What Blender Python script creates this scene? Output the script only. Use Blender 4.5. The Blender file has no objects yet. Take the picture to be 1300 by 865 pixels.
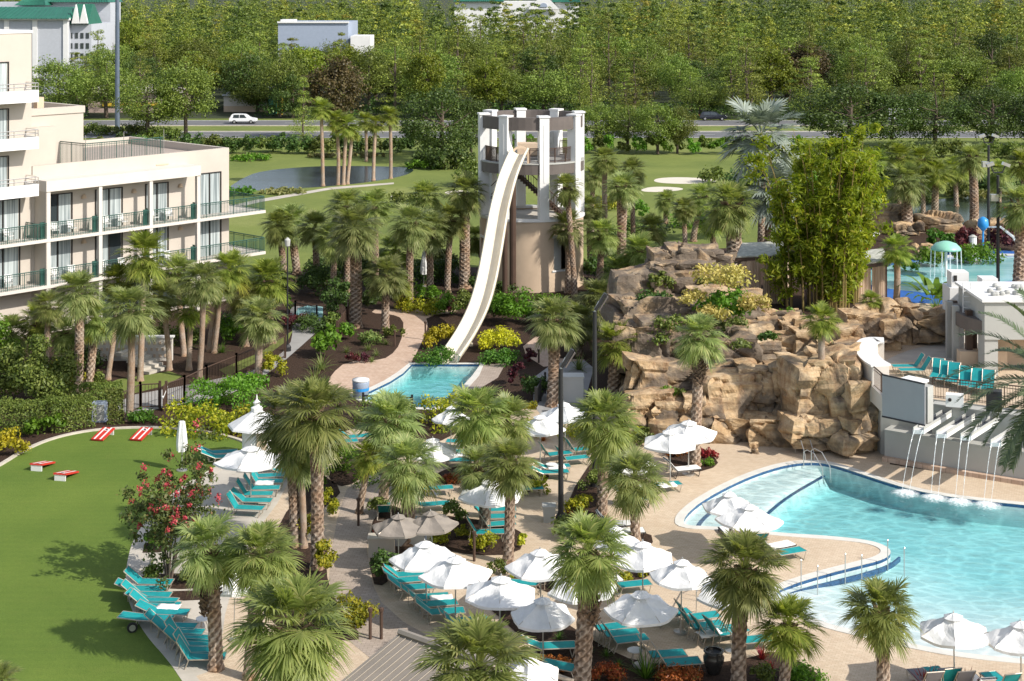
import bpy, bmesh, math, random
import numpy as np
from mathutils import Vector, Matrix, noise
from mathutils.geometry import tessellate_polygon

R = math.radians
PI = math.pi
sc = bpy.context.scene
COL = sc.collection
random.seed(7)
RNG = np.random.default_rng(11)

# ------------------------------------------------------------------ camera geometry
# level camera with a shifted lens: horizon at picture row -20 of 865, focal length 2000 of 1300 columns
H, F, YH, CX = 24.5, 2000.0, -20.0, 650.0


def G(px, py, z=0.0):
    d = F * (H - z) / (py - YH)
    return Vector(((px - CX) * d / F, d, z))


def D(px, py, d):
    return Vector(((px - CX) * d / F, d, H - (py - YH) * d / F))


def hz(py, d):
    return H - (py - YH) * d / F


# ------------------------------------------------------------------ object helpers
def link(o):
    COL.objects.link(o)
    return o


def tag(o, label=None, cat=None, group=None, kind=None):
    if label: o['label'] = label
    if cat: o['category'] = cat
    if group: o['group'] = group
    if kind: o['kind'] = kind
    return o


def empty(name, loc, rz=0.0):
    o = bpy.data.objects.new(name, None)
    o.location = loc
    o.rotation_euler = (0, 0, rz)
    o.empty_display_size = 0.2
    return link(o)


def copy_tree(o, parent=None):
    c = o.copy()
    link(c)
    c.parent = parent
    for ch in o.children:
        copy_tree(ch, c)
    return c


def mesh_obj(name, verts, faces, mat, parent=None, smooth=False, mats=None, midx=None):
    me = bpy.data.meshes.new(name)
    me.from_pydata([tuple(v) for v in verts], [], faces)
    for m in (mats or [mat]):
        me.materials.append(m)
    if midx is not None:
        me.polygons.foreach_set('material_index', midx)
    if smooth:
        me.polygons.foreach_set('use_smooth', [True] * len(me.polygons))
    me.update()
    o = link(bpy.data.objects.new(name, me))
    if parent is not None: o.parent = parent
    return o


def mesh_np(name, V, nq, mat, parent=None, k=4):
    """V: (n*k,3) array of separate k-gons"""
    me = np_mesh(name, V, k, mat)
    o = link(bpy.data.objects.new(name, me))
    if parent is not None: o.parent = parent
    return o


def np_mesh(name, V, k, mat):
    V = np.ascontiguousarray(V, dtype=np.float32).reshape(-1, 3)
    n = len(V) // k
    me = bpy.data.meshes.new(name)
    me.vertices.add(n * k)
    me.vertices.foreach_set('co', V.ravel())
    me.loops.add(n * k)
    me.loops.foreach_set('vertex_index', np.arange(n * k, dtype=np.int32))
    me.polygons.add(n)
    me.polygons.foreach_set('loop_start', np.arange(0, n * k, k, dtype=np.int32))
    me.polygons.foreach_set('loop_total', np.full(n, k, dtype=np.int32))
    me.materials.append(mat)
    me.update(calc_edges=True)
    return me


class MB:
    """collects verts and faces of one mesh"""
    def __init__(s):
        s.v, s.f, s.m = [], [], []
        s.mi = 0

    def add(s, vs, fs):
        b = len(s.v)
        s.v += [tuple(v) for v in vs]
        s.f += [tuple(b + i for i in f) for f in fs]
        s.m += [s.mi] * len(fs)
        return s

    def box(s, c, size, rz=0.0, rx=0.0, ry=0.0, taper=1.0):
        sx, sy, sz = size[0] / 2, size[1] / 2, size[2] / 2
        M = Matrix.Translation(Vector(c)) @ Matrix.Rotation(rz, 4, 'Z') @ Matrix.Rotation(ry, 4, 'Y') @ Matrix.Rotation(rx, 4, 'X')
        vs = []
        for dz in (-1, 1):
            t = taper if dz > 0 else 1.0
            for dx, dy in ((-1, -1), (1, -1), (1, 1), (-1, 1)):
                vs.append(M @ Vector((dx * sx * t, dy * sy * t, dz * sz)))
        return s.add(vs, [(3, 2, 1, 0), (4, 5, 6, 7), (0, 1, 5, 4), (1, 2, 6, 5), (2, 3, 7, 6), (3, 0, 4, 7)])

    def obox(s, o, ux, uy, uz):
        """box from corner o with edge vectors"""
        o, ux, uy, uz = Vector(o), Vector(ux), Vector(uy), Vector(uz)
        vs = [o, o + ux, o + ux + uy, o + uy, o + uz, o + ux + uz, o + ux + uy + uz, o + uy + uz]
        return s.add(vs, [(3, 2, 1, 0), (4, 5, 6, 7), (0, 1, 5, 4), (1, 2, 6, 5), (2, 3, 7, 6), (3, 0, 4, 7)])

    def tube(s, path, rad, n=8, caps=True):
        path = [Vector(p) for p in path]
        if not hasattr(rad, '__len__'): rad = [rad] * len(path)
        vs, fs = [], []
        t0 = (path[1] - path[0]).normalized()
        ref = Vector((1, 0, 0)) if abs(t0.x) < 0.8 else Vector((0, 1, 0))
        for i, p in enumerate(path):
            t = (path[min(i + 1, len(path) - 1)] - path[max(i - 1, 0)]).normalized()
            a = (ref - t * ref.dot(t)).normalized()
            ref = a
            b = t.cross(a)
            for k in range(n):
                an = 2 * PI * k / n
                vs.append(p + (a * math.cos(an) + b * math.sin(an)) * rad[i])
        for i in range(len(path) - 1):
            for k in range(n):
                k2 = (k + 1) % n
                fs.append((i * n + k, i * n + k2, (i + 1) * n + k2, (i + 1) * n + k))
        if caps:
            fs.append(tuple(range(n - 1, -1, -1)))
            fs.append(tuple((len(path) - 1) * n + k for k in range(n)))
        return s.add(vs, fs)

    def lathe(s, prof, n=24, c=(0, 0, 0), cap=True):
        cx, cy, cz = c
        vs, fs = [], []
        for r, z in prof:
            for k in range(n):
                a = 2 * PI * k / n
                vs.append((cx + r * math.cos(a), cy + r * math.sin(a), cz + z))
        for i in range(len(prof) - 1):
            for k in range(n):
                k2 = (k + 1) % n
                fs.append((i * n + k, i * n + k2, (i + 1) * n + k2, (i + 1) * n + k))
        if cap:
            fs.append(tuple(range(n - 1, -1, -1)))
            fs.append(tuple((len(prof) - 1) * n + k for k in range(n)))
        return s.add(vs, fs)

    def prism(s, poly, z0, z1, caps=True):
        """vertical prism over a 2D outline (counter-clockwise or not)"""
        n = len(poly)
        a = sum(poly[i][0] * poly[(i + 1) % n][1] - poly[(i + 1) % n][0] * poly[i][1] for i in range(n))
        if a < 0: poly = poly[::-1]
        vs = [(p[0], p[1], z0) for p in poly] + [(p[0], p[1], z1) for p in poly]
        fs = [(i, (i + 1) % n, n + (i + 1) % n, n + i) for i in range(n)]
        if caps:
            tri = tessellate_polygon([[Vector((p[0], p[1], 0)) for p in poly]])
            for t in tri:
                a3 = [poly[i] for i in t]
                ar = (a3[1][0] - a3[0][0]) * (a3[2][1] - a3[0][1]) - (a3[2][0] - a3[0][0]) * (a3[1][1] - a3[0][1])
                t = tuple(t) if ar > 0 else tuple(reversed(t))
                fs.append(tuple(n + i for i in t))
                fs.append(tuple(reversed(t)))
        return s.add(vs, fs)

    def build(s, name, mat, parent=None, smooth=False, mats=None):
        return mesh_obj(name, s.v, s.f, mat, parent, smooth, mats, s.m if mats else None)


def sheet(name, outer, z, mat, holes=()):
    """flat sheet over an outline with holes (lists of (x,y))"""
    loops = [[Vector((p[0], p[1], 0)) for p in outer]] + [[Vector((p[0], p[1], 0)) for p in h] for h in holes]
    flat = [p for l in loops for p in l]
    tri = tessellate_polygon(loops)
    fs = []
    for t in tri:
        a, b, c = (flat[i] for i in t)
        ar = (b.x - a.x) * (c.y - a.y) - (c.x - a.x) * (b.y - a.y)
        if abs(ar) < 1e-9: continue
        fs.append(tuple(t) if ar > 0 else tuple(reversed(t)))
    return mesh_obj(name, [(p.x, p.y, z) for p in flat], fs, mat)


def smooth_poly(pts, it=2):
    """corner cutting of a closed outline"""
    for _ in range(it):
        q = []
        for i in range(len(pts)):
            a, b = pts[i], pts[(i + 1) % len(pts)]
            q.append((a[0] * .75 + b[0] * .25, a[1] * .75 + b[1] * .25))
            q.append((a[0] * .25 + b[0] * .75, a[1] * .25 + b[1] * .75))
        pts = q
    return pts


def smooth_line(pts, it=2):
    for _ in range(it):
        q = [pts[0]]
        for a, b in zip(pts, pts[1:]):
            q.append(tuple(x * .75 + y * .25 for x, y in zip(a, b)))
            q.append(tuple(x * .25 + y * .75 for x, y in zip(a, b)))
        q.append(pts[-1])
        pts = q
    return pts


def P(lst, z=0.0):
    return [tuple(G(x, y, z))[:2] for x, y in lst]


def offset_line(pts, w):
    """left offset of an open 2D polyline"""
    out = []
    for i, p in enumerate(pts):
        a, b = pts[max(i - 1, 0)], pts[min(i + 1, len(pts) - 1)]
        dx, dy = b[0] - a[0], b[1] - a[1]
        L = math.hypot(dx, dy) or 1
        out.append((p[0] - dy / L * w, p[1] + dx / L * w))
    return out


def offset_poly(pts, w):
    n = len(pts)
    ar = sum(pts[i][0] * pts[(i + 1) % n][1] - pts[(i + 1) % n][0] * pts[i][1] for i in range(n))
    sg = -1 if ar > 0 else 1
    out = []
    for i, p in enumerate(pts):
        a, b = pts[i - 1], pts[(i + 1) % n]
        dx, dy = b[0] - a[0], b[1] - a[1]
        L = math.hypot(dx, dy) or 1
        out.append((p[0] - sg * dy / L * w, p[1] + sg * dx / L * w))
    return out


# ------------------------------------------------------------------ materials
def new_mat(name):
    m = bpy.data.materials.new(name)
    m.use_nodes = True
    nt = m.node_tree
    nt.nodes.clear()
    return m, nt


def N(nt, t, **kw):
    n = nt.nodes.new(t)
    for k, v in kw.items(): setattr(n, k, v)
    return n


def rgba(c):
    return (c[0], c[1], c[2], 1.0)


def coords(nt, scale=(1, 1, 1), rot=(0, 0, 0), obj=True):
    tc = N(nt, 'ShaderNodeTexCoord')
    mp = N(nt, 'ShaderNodeMapping')
    mp.inputs['Scale'].default_value = scale
    mp.inputs['Rotation'].default_value = rot
    nt.links.new(tc.outputs['Object'], mp.inputs['Vector'])
    return mp.outputs['Vector']


def noise_node(nt, vec, scale, detail=4, rough=.6):
    n = N(nt, 'ShaderNodeTexNoise')
    n.inputs['Scale'].default_value = scale
    n.inputs['Detail'].default_value = detail
    n.inputs['Roughness'].default_value = rough
    nt.links.new(vec, n.inputs['Vector'])
    return n.outputs['Fac']


def ramp(nt, fac, stops):
    r = N(nt, 'ShaderNodeValToRGB')
    el = r.color_ramp.elements
    while len(el) < len(stops): el.new(0.5)
    for e, (p, c) in zip(el, stops):
        e.position = p
        e.color = rgba(c)
    nt.links.new(fac, r.inputs['Fac'])
    return r.outputs['Color']


def mixc(nt, fac, a, b, mode='MIX'):
    m = N(nt, 'ShaderNodeMix', data_type='RGBA', blend_type=mode)
    for sock, v in ((m.inputs[0], fac), (m.inputs[6], a), (m.inputs[7], b)):
        if isinstance(v, (int, float)): sock.default_value = v
        elif isinstance(v, tuple): sock.default_value = rgba(v)
        else: nt.links.new(v, sock)
    return m.outputs[2]


def bump(nt, h, strength=.3, dist=.05):
    b = N(nt, 'ShaderNodeBump')
    b.inputs['Strength'].default_value = strength
    b.inputs['Distance'].default_value = dist
    nt.links.new(h, b.inputs['Height'])
    return b.outputs['Normal']


def principled(nt, color, rough=.6, metal=0.0, spec=.4, normal=None):
    p = N(nt, 'ShaderNodeBsdfPrincipled')
    p.inputs['Roughness'].default_value = rough
    p.inputs['Metallic'].default_value = metal
    p.inputs['Specular IOR Level'].default_value = spec
    if isinstance(color, tuple): p.inputs['Base Color'].default_value = rgba(color)
    else: nt.links.new(color, p.inputs['Base Color'])
    if normal is not None: nt.links.new(normal, p.inputs['Normal'])
    return p


def out(nt, sh):
    o = N(nt, 'ShaderNodeOutputMaterial')
    nt.links.new(sh.outputs[0], o.inputs['Surface'])
    return o


def plain(name, c, rough=.6, metal=0.0, spec=.4, var=.12, scale=1.5, bmp=0.0, bscale=20):
    """one colour with a little uneven wear"""
    m, nt = new_mat(name)
    v = coords(nt)
    f = noise_node(nt, v, scale, 5)
    lo = tuple(x * (1 - var) for x in c)
    hi = tuple(min(1, x * (1 + var)) for x in c)
    col = ramp(nt, f, [(.3, lo), (.7, hi)])
    nrm = bump(nt, noise_node(nt, v, bscale, 3), bmp, .02) if bmp else None
    out(nt, principled(nt, col, rough, metal, spec, nrm))
    return m


def leafmat(name, lo, hi, third=None, trans=.3, rough=.5, objvar=.25, nscale=.8, attr=None):
    m, nt = new_mat(name)
    geo = N(nt, 'ShaderNodeNewGeometry')
    stops = [(0, lo), (.8, hi)]
    if third: stops = [(0, lo), (.72, hi), (.9, hi), (1, third)]
    c = ramp(nt, geo.outputs['Random Per Island'], stops)
    v = coords(nt)
    nf = noise_node(nt, v, nscale, 2)
    c = mixc(nt, ramp(nt, nf, [(.35, (0, 0, 0)), (.65, (1, 1, 1))]), c, mixc(nt, 1.0, c, (.72, .8, .7), 'MULTIPLY'))
    oi = N(nt, 'ShaderNodeObjectInfo')
    hsv = N(nt, 'ShaderNodeHueSaturation')
    ma = N(nt, 'ShaderNodeMapRange')
    ma.inputs[3].default_value = 1 - objvar
    ma.inputs[4].default_value = 1 + objvar
    nt.links.new(oi.outputs['Random'], ma.inputs[0])
    nt.links.new(ma.outputs[0], hsv.inputs['Value'])
    mh = N(nt, 'ShaderNodeMapRange')
    mh.inputs[3].default_value = .5 - .06 * objvar
    mh.inputs[4].default_value = .5 + .05 * objvar
    nt.links.new(oi.outputs['Random'], mh.inputs[0])
    nt.links.new(mh.outputs[0], hsv.inputs['Hue'])
    nt.links.new(c, hsv.inputs['Color'])
    c = hsv.outputs['Color']
    if attr:      # one tint for each tree of the mass
        at = N(nt, 'ShaderNodeAttribute', attribute_name=attr)
        c = mixc(nt, 1.0, c, ramp(nt, at.outputs['Fac'], [(0, (.3, .4, .36)), (.3, (.6, .7, .62)), (.65, (1.0, 1.0, .92)), (.92, (1.35, 1.25, .9)), (1, (1.15, .85, .7))]), 'MULTIPLY')
    p = principled(nt, c, rough, 0, .3)
    t = N(nt, 'ShaderNodeBsdfTranslucent')
    tc = mixc(nt, 1.0, c, (1.25, 1.3, .6), 'MULTIPLY')
    nt.links.new(tc, t.inputs['Color'])
    mx = N(nt, 'ShaderNodeMixShader')
    mx.inputs[0].default_value = trans
    nt.links.new(p.outputs[0], mx.inputs[1])
    nt.links.new(t.outputs[0], mx.inputs[2])
    out(nt, mx)
    return m


M = {}


def make_materials():
    # ground of the golf course: mown grass with paler rough
    m, nt = new_mat('golf_grass'); v = coords(nt)
    a = noise_node(nt, v, .05, 5); b = noise_node(nt, v, 1.2, 5)
    c = ramp(nt, a, [(.35, (.155, .19, .055)), (.55, (.215, .245, .07)), (.7, (.27, .28, .1))])
    c = mixc(nt, b, c, mixc(nt, 1.0, c, (.62, .7, .6), 'MULTIPLY'))
    out(nt, principled(nt, c, .9, 0, .1, bump(nt, noise_node(nt, v, 6, 4), .5, .1))); M['golf'] = m
    # artificial lawn
    m, nt = new_mat('lawn_turf'); v = coords(nt)
    a = mixc(nt, .5, noise_node(nt, v, .35, 3), noise_node(nt, v, 3.2, 6, .75)); b = noise_node(nt, v, 22, 4, .85)
    c = ramp(nt, a, [(.3, (.083, .132, .022)), (.7, (.108, .16, .028))])
    c = mixc(nt, ramp(nt, b, [(.35, (0, 0, 0)), (.7, (1, 1, 1))]), c, mixc(nt, 1.0, c, (1.6, 1.5, 1.5), 'MULTIPLY'))
    c = mixc(nt, ramp(nt, noise_node(nt, v, .11, 3), [(.35, (0, 0, 0)), (.65, (1, 1, 1))]), c, mixc(nt, 1.0, c, (.8, .86, .85), 'MULTIPLY'))
    wv = N(nt, 'ShaderNodeTexWave', bands_direction='Y'); wv.inputs['Scale'].default_value = .55; wv.inputs['Distortion'].default_value = 1.2; nt.links.new(v, wv.inputs['Vector'])
    c = mixc(nt, ramp(nt, wv.outputs['Fac'], [(.35, (0, 0, 0)), (.65, (.25, .25, .25))]), c, mixc(nt, 1.0, c, (1.14, 1.1, 1.1), 'MULTIPLY'))
    c = mixc(nt, ramp(nt, noise_node(nt, v, .9, 6, .7), [(.5, (0, 0, 0)), (.75, (.22, .22, .22))]), c, (.15, .17, .04))
    out(nt, principled(nt, c, .85, 0, .15, bump(nt, b, .7, .03))); M['lawn'] = m
    # mulch
    m, nt = new_mat('mulch'); v = coords(nt)
    b = noise_node(nt, v, 9, 6, .75)
    c = ramp(nt, b, [(.3, (.018, .012, .009)), (.55, (.06, .037, .026)), (.75, (.13, .08, .055))])
    out(nt, principled(nt, c, .9, 0, .15, bump(nt, b, .9, .08))); M['mulch'] = m
    # pavers
    def pavers(name, c1, c2, joint, rot, sc_=2.2, stain=.35):
        m, nt = new_mat(name); v = coords(nt, (1, 1, 1), (0, 0, rot))
        br = N(nt, 'ShaderNodeTexBrick'); br.offset = .5
        br.inputs['Color1'].default_value = rgba(c1); br.inputs['Color2'].default_value = rgba(c2)
        br.inputs['Mortar'].default_value = rgba(joint)
        br.inputs['Scale'].default_value = sc_; br.inputs['Mortar Size'].default_value = .012
        br.inputs['Bias'].default_value = 0
        nt.links.new(v, br.inputs['Vector'])
        a = noise_node(nt, v, .28, 6, .65); b = noise_node(nt, v, 3.5, 5, .7)
        c = mixc(nt, ramp(nt, a, [(.35, (0, 0, 0)), (.7, (stain, stain, stain))]), br.outputs['Color'], mixc(nt, 1.0, br.outputs['Color'], (.62, .56, .5), 'MULTIPLY'))
        c = mixc(nt, ramp(nt, b, [(.4, (0, 0, 0)), (.75, (.35, .35, .35))]), c, mixc(nt, 1.0, c, (1.25, 1.2, 1.18), 'MULTIPLY'))
        out(nt, principled(nt, c, .8, 0, .25, bump(nt, br.outputs['Fac'], -.25, .01)))
        return m
    M['deck'] = pavers('deck_pavers', (.53, .42, .305), (.6, .495, .37), (.38, .29, .205), .35)
    M['promenade'] = pavers('promenade_pavers', (.36, .3, .25), (.44, .37, .31), (.22, .18, .15), .1, 1.6)
    M['peach'] = pavers('peach_pavers', (.5, .36, .27), (.58, .44, .34), (.4, .29, .22), .9, 1.4, .4)
    M['concrete'] = plain('pale_concrete', (.47, .43, .37), .85, bmp=.2, var=.18, scale=.6)
    M['greypath'] = plain('grey_path', (.32, .31, .3), .85, bmp=.2, var=.15, scale=.5)
    M['asphalt'] = plain('asphalt', (.135, .135, .14), .9, var=.15, scale=.3)
    M['sandpit'] = plain('bunker_sand', (.62, .56, .47), .95, var=.08)
    M['kerb'] = plain('kerb_stone', (.5, .45, .38), .8, var=.15)
    M['bluemat'] = plain('blue_rubber', (.015, .1, .36), .7, var=.15)
    M['roadpaint'] = plain('road_paint', (.7, .7, .66), .7)
    # ponds
    for nm, cc in (('pond', (.016, .024, .034)), ('pond_green', (.03, .045, .028))):
        m, nt = new_mat(nm + '_water'); v = coords(nt, (.25, 1, 1))
        w = noise_node(nt, v, 1.2, 3)
        out(nt, principled(nt, cc, .2, 0, .22, bump(nt, w, .4, .05))); M[nm] = m
    # building
    M['stucco'] = plain('stucco', (.5, .448, .39), .85, bmp=.15, bscale=40, var=.05, scale=.4)
    M['stucco_white'] = plain('white_stucco', (.6, .555, .5), .8, bmp=.1, bscale=40, var=.04, scale=.5)
    M['white'] = plain('white_paint', (.72, .715, .7), .55, var=.05, scale=.8)
    M['wall_grey'] = plain('pale_grey_render', (.4, .4, .375), .75, var=.06, scale=.6, bmp=.1, bscale=30)
    M['tan'] = plain('tan_render', (.56, .43, .31), .85, var=.1, scale=.5, bmp=.15, bscale=30)
    M['green_metal'] = plain('green_painted_metal', (.022, .08, .062), .45, var=.1)
    M['brown_metal'] = plain('brown_painted_metal', (.075, .045, .032), .5, var=.12)
    M['fascia'] = plain('taupe_fascia', (.125, .105, .095), .6, var=.12, scale=1.2)
    M['black_metal'] = plain('black_metal', (.018, .018, .02), .45, spec=.5)
    M['steel'] = plain('brushed_steel', (.55, .54, .52), .35, .8)
    M['dark'] = plain('dark_opening', (.02, .018, .017), .7)
    M['roofgreen'] = plain('green_metal_roof', (.02, .125, .085), .5, var=.12, scale=.5)
    M['roof_gravel'] = plain('roof_membrane', (.36, .3, .26), .9, var=.12)
    M['moss_roof'] = plain('weathered_roof', (.4, .4, .34), .9, var=.4, scale=3)
    M['bluegrey'] = plain('blue_grey_wall', (.3, .35, .44), .8, var=.05)
    M['palewall'] = plain('pale_far_wall', (.44, .46, .5), .8, var=.05)
    m, nt = new_mat('window_glass'); v = coords(nt)
    g = principled(nt, (.035, .045, .05), .06, 0, .8); out(nt, g); M['glass'] = m
    # curtains: fold shading put into the colour as upright streaks
    m, nt = new_mat('curtain'); v = coords(nt, (1, 1, .02))
    a = noise_node(nt, v, 7, 2)
    c = ramp(nt, a, [(.35, (.14, .17, .18)), (.65, (.5, .55, .55))])
    out(nt, principled(nt, c, .45, 0, .5)); M['curtain'] = m
    m, nt = new_mat('canvas_curtain'); v = coords(nt, (1, 1, .03))
    a = noise_node(nt, v, 5, 3)
    c = ramp(nt, a, [(.3, (.38, .28, .2)), (.7, (.6, .48, .37))])
    out(nt, principled(nt, c, .9, 0, .1, bump(nt, a, .4, .1))); M['canvas'] = m
    # umbrellas: cloth lets a little light through
    m, nt = new_mat('umbrella_cloth'); v = coords(nt)
    a = noise_node(nt, v, 2.5, 4)
    c = ramp(nt, a, [(.3, (.74, .74, .73)), (.7, (.85, .85, .84))])
    p = principled(nt, c, .8, 0, .2, bump(nt, a, .25, .12))
    t = N(nt, 'ShaderNodeBsdfTranslucent'); t.inputs['Color'].default_value = (.8, .8, .8, 1)
    mx = N(nt, 'ShaderNodeMixShader'); mx.inputs[0].default_value = .14
    nt.links.new(p.outputs[0], mx.inputs[1]); nt.links.new(t.outputs[0], mx.inputs[2]); out(nt, mx); M['cloth'] = m
    M['cloth_shaded'] = plain('shaded_umbrella_cloth', (.24, .21, .18), .85, var=.12)  # taupe carries the shade on two canopies, put into the cloth colour
    # sling fabric
    m, nt = new_mat('teal_sling'); v = coords(nt)
    a = noise_node(nt, v, 3, 3)
    oi = N(nt, 'ShaderNodeObjectInfo')
    c = ramp(nt, a, [(.3, (.008, .215, .235)), (.7, (.012, .285, .3))])
    c = mixc(nt, oi.outputs['Random'], c, mixc(nt, 1.0, c, (1.4, 1.15, 1.1), 'MULTIPLY'))
    out(nt, principled(nt, c, .65, 0, .3, bump(nt, noise_node(nt, v, 60, 2), .15, .01))); M['teal'] = m
    M['blue_sling'] = plain('blue_sling', (.01, .17, .3), .65)
    M['cushion'] = plain('white_cushion', (.78, .77, .75), .85, var=.06, bmp=.2, bscale=8)
    M['grey_towel'] = plain('grey_towel', (.2, .2, .22), .9, bmp=.3)
    M['frame_metal'] = plain('champagne_metal', (.45, .39, .32), .4, .5)
    M['wicker'] = plain('brown_wicker', (.1, .065, .045), .8, bmp=.6, bscale=40)
    M['red'] = plain('red_paint', (.5, .035, .025), .5, var=.08)
    M['car_white'] = plain('white_car_paint', (.75, .76, .77), .25, spec=.6, var=.02)
    M['car_dark'] = plain('dark_car_paint', (.012, .014, .025), .2, spec=.7, var=.02)
    M['tyre'] = plain('tyre_rubber', (.02, .02, .02), .9)
    M['urn'] = plain('glazed_urn', (.03, .028, .026), .25, spec=.6)
    # slide
    m, nt = new_mat('cream_fibreglass'); v = coords(nt)
    a = noise_node(nt, v, .7, 5)
    c = ramp(nt, a, [(.3, (.66, .585, .45)), (.7, (.76, .7, .57))])
    out(nt, principled(nt, c, .35, 0, .4)); M['slide'] = m
    # standing-seam roof
    m, nt = new_mat('taupe_seamed_metal'); v = coords(nt)
    a = noise_node(nt, v, 1.0, 4)
    c = ramp(nt, a, [(.3, (.27, .235, .195)), (.7, (.33, .285, .235))])
    out(nt, principled(nt, c, .5, .2, .4)); M['seam'] = m
    # rock: layered limestone with rust streaks and dark weathering
    for nm, dk in (('rock', .47), ('rock_dark', .36)):
     m, nt = new_mat(nm); v = coords(nt, (1, 1, 1)); vz = coords(nt, (.5, .5, 2.2)); vs = coords(nt, (1.4, 1.4, .25))
     a = noise_node(nt, vz, .9, 8, .7); b = noise_node(nt, v, .5, 5, .6); s = noise_node(nt, vs, .9, 6, .7); f = noise_node(nt, v, 5, 8, .8)
     c = ramp(nt, a, [(.28, (.19, .115, .062)), (.42, (.42, .285, .155)), (.56, (.55, .405, .25)), (.72, (.64, .53, .38))])
     c = mixc(nt, ramp(nt, s, [(.48, (0, 0, 0)), (.68, (.7, .7, .7))]), c, (.2, .085, .035))
     c = mixc(nt, ramp(nt, b, [(dk, (0, 0, 0)), (dk + .15, (.85, .85, .85))]), c, mixc(nt, f, (.055, .047, .042), (.17, .145, .12)))
     c = mixc(nt, ramp(nt, f, [(.3, (.5, .5, .5)), (.5, (0, 0, 0))]), c, (.06, .04, .03))
     out(nt, principled(nt, c, .85, 0, .25, bump(nt, mixc(nt, .5, a, f), .8, .16))); M[nm] = m
    # palm trunk
    m, nt = new_mat('palm_trunk'); v = coords(nt, (1, 1, 1)); v2 = coords(nt, (6, 6, 1.2))
    a = noise_node(nt, v, 1.1, 3); f = noise_node(nt, v2, 2.2, 5, .8)
    c = ramp(nt, f, [(.32, (.075, .056, .043)), (.5, (.24, .19, .148)), (.7, (.42, .36, .3))])
    at = N(nt, 'ShaderNodeAttribute', attribute_name='tone')
    c = mixc(nt, .75, c, ramp(nt, at.outputs['Fac'], [(.1, (.085, .06, .045)), (.55, (.26, .2, .155)), (1, (.46, .4, .34))]))
    c = mixc(nt, ramp(nt, a, [(.4, (0, 0, 0)), (.65, (1, 1, 1))]), c, mixc(nt, 1.0, c, (.95, .76, .6), 'MULTIPLY'))
    oi = N(nt, 'ShaderNodeObjectInfo')
    c = mixc(nt, oi.outputs['Random'], c, mixc(nt, 1.0, c, (1.35, 1.35, 1.35), 'MULTIPLY'))
    out(nt, principled(nt, c, .9, 0, .2, bump(nt, f, .8, .05))); M['trunk'] = m
    M['boot'] = plain('palm_boot', (.16, .105, .068), .9, var=.45, scale=3)
    M['bark'] = plain('bark', (.1, .075, .055), .9, var=.35, scale=2, bmp=.5, bscale=6)
    M['bark_pale'] = plain('pine_bark', (.12, .09, .07), .9, var=.35, scale=2)
    # leaves
    M['palm'] = leafmat('sabal_leaf', (.18, .22, .07), (.345, .38, .132), (.46, .43, .18), .5, .42)
    M['palm_blue'] = leafmat('grey_green_leaf', (.185, .225, .085), (.355, .39, .16), (.46, .44, .21), .48, .42)
    M['palm_lime'] = leafmat('yellow_green_leaf', (.14, .19, .03), (.32, .36, .075), (.44, .41, .12), .44)
    M['palm_dead'] = leafmat('withered_leaf', (.16, .11, .05), (.33, .27, .12), None, .2)
    M['palm_yellow'] = leafmat('yellowing_leaf', (.22, .22, .03), (.4, .37, .06), None, .35)
    M['silver'] = leafmat('silver_leaf', (.17, .2, .17), (.36, .4, .35), None, .15)
    M['date'] = leafmat('date_palm_leaf', (.06, .09, .05), (.17, .21, .125), None, .25)
    M['bamboo'] = leafmat('bamboo_leaf', (.15, .24, .015), (.38, .46, .04), (.55, .5, .06), .52)
    M['cane'] = plain('bamboo_cane', (.2, .15, .05), .6, var=.3)
    M['hedge'] = leafmat('hedge_leaf', (.07, .11, .02), (.2, .24, .05), None, .25)
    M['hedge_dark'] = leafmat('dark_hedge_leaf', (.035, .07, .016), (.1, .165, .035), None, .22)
    M['bright'] = leafmat('bright_green_leaf', (.065, .15, .012), (.17, .32, .03), None, .35)
    M['croton'] = leafmat('yellow_shrub_leaf', (.16, .2, .012), (.46, .42, .03), (.1, .17, .02), .3)
    M['golden'] = leafmat('golden_leaf', (.38, .34, .02), (.62, .55, .03), None, .3)
    M['sandy_bloom'] = leafmat('straw_yellow_bloom', (.4, .32, .09), (.62, .5, .17), None, .25)
    M['grass'] = leafmat('fountain_grass_blade', (.09, .14, .03), (.24, .28, .09), (.33, .3, .13), .3)
    M['strap'] = leafmat('strap_leaf', (.04, .11, .012), (.12, .23, .03), None, .3)
    M['crimson'] = leafmat('crimson_leaf', (.12, .012, .02), (.38, .03, .035), (.3, .08, .03), .25)
    M['maroon'] = leafmat('maroon_leaf', (.045, .012, .018), (.14, .03, .04), None, .2)
    M['orange_leaf'] = leafmat('orange_red_leaf', (.2, .045, .012), (.45, .13, .03), (.12, .16, .03), .25)
    M['pink_bloom'] = leafmat('pink_red_bloom', (.38, .03, .05), (.62, .1, .13), (.6, .22, .12), .25)
    M['myrtle'] = leafmat('myrtle_leaf', (.05, .075, .02), (.13, .15, .045), (.2, .1, .04), .25)
    M['oak'] = leafmat('oak_leaf', (.08, .12, .022), (.21, .26, .048), (.29, .33, .07), .25, objvar=.35, nscale=.25)
    M['oak_dark'] = leafmat('dark_crown_leaf', (.035, .065, .014), (.1, .145, .03), None, .2, objvar=.3, nscale=.25)
    M['pine'] = leafmat('pine_needle', (.085, .12, .022), (.28, .315, .055), (.4, .41, .09), .2, objvar=.35, nscale=.25)
    M['forest'] = leafmat('forest_leaf', (.09, .125, .026), (.29, .325, .06), (.41, .41, .1), .2, objvar=.05, nscale=.07, attr='tint')
    M['lime_tree'] = leafmat('lime_crown_leaf', (.09, .13, .012), (.22, .26, .03), (.3, .27, .04), .3, objvar=.2, nscale=.25)
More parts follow.
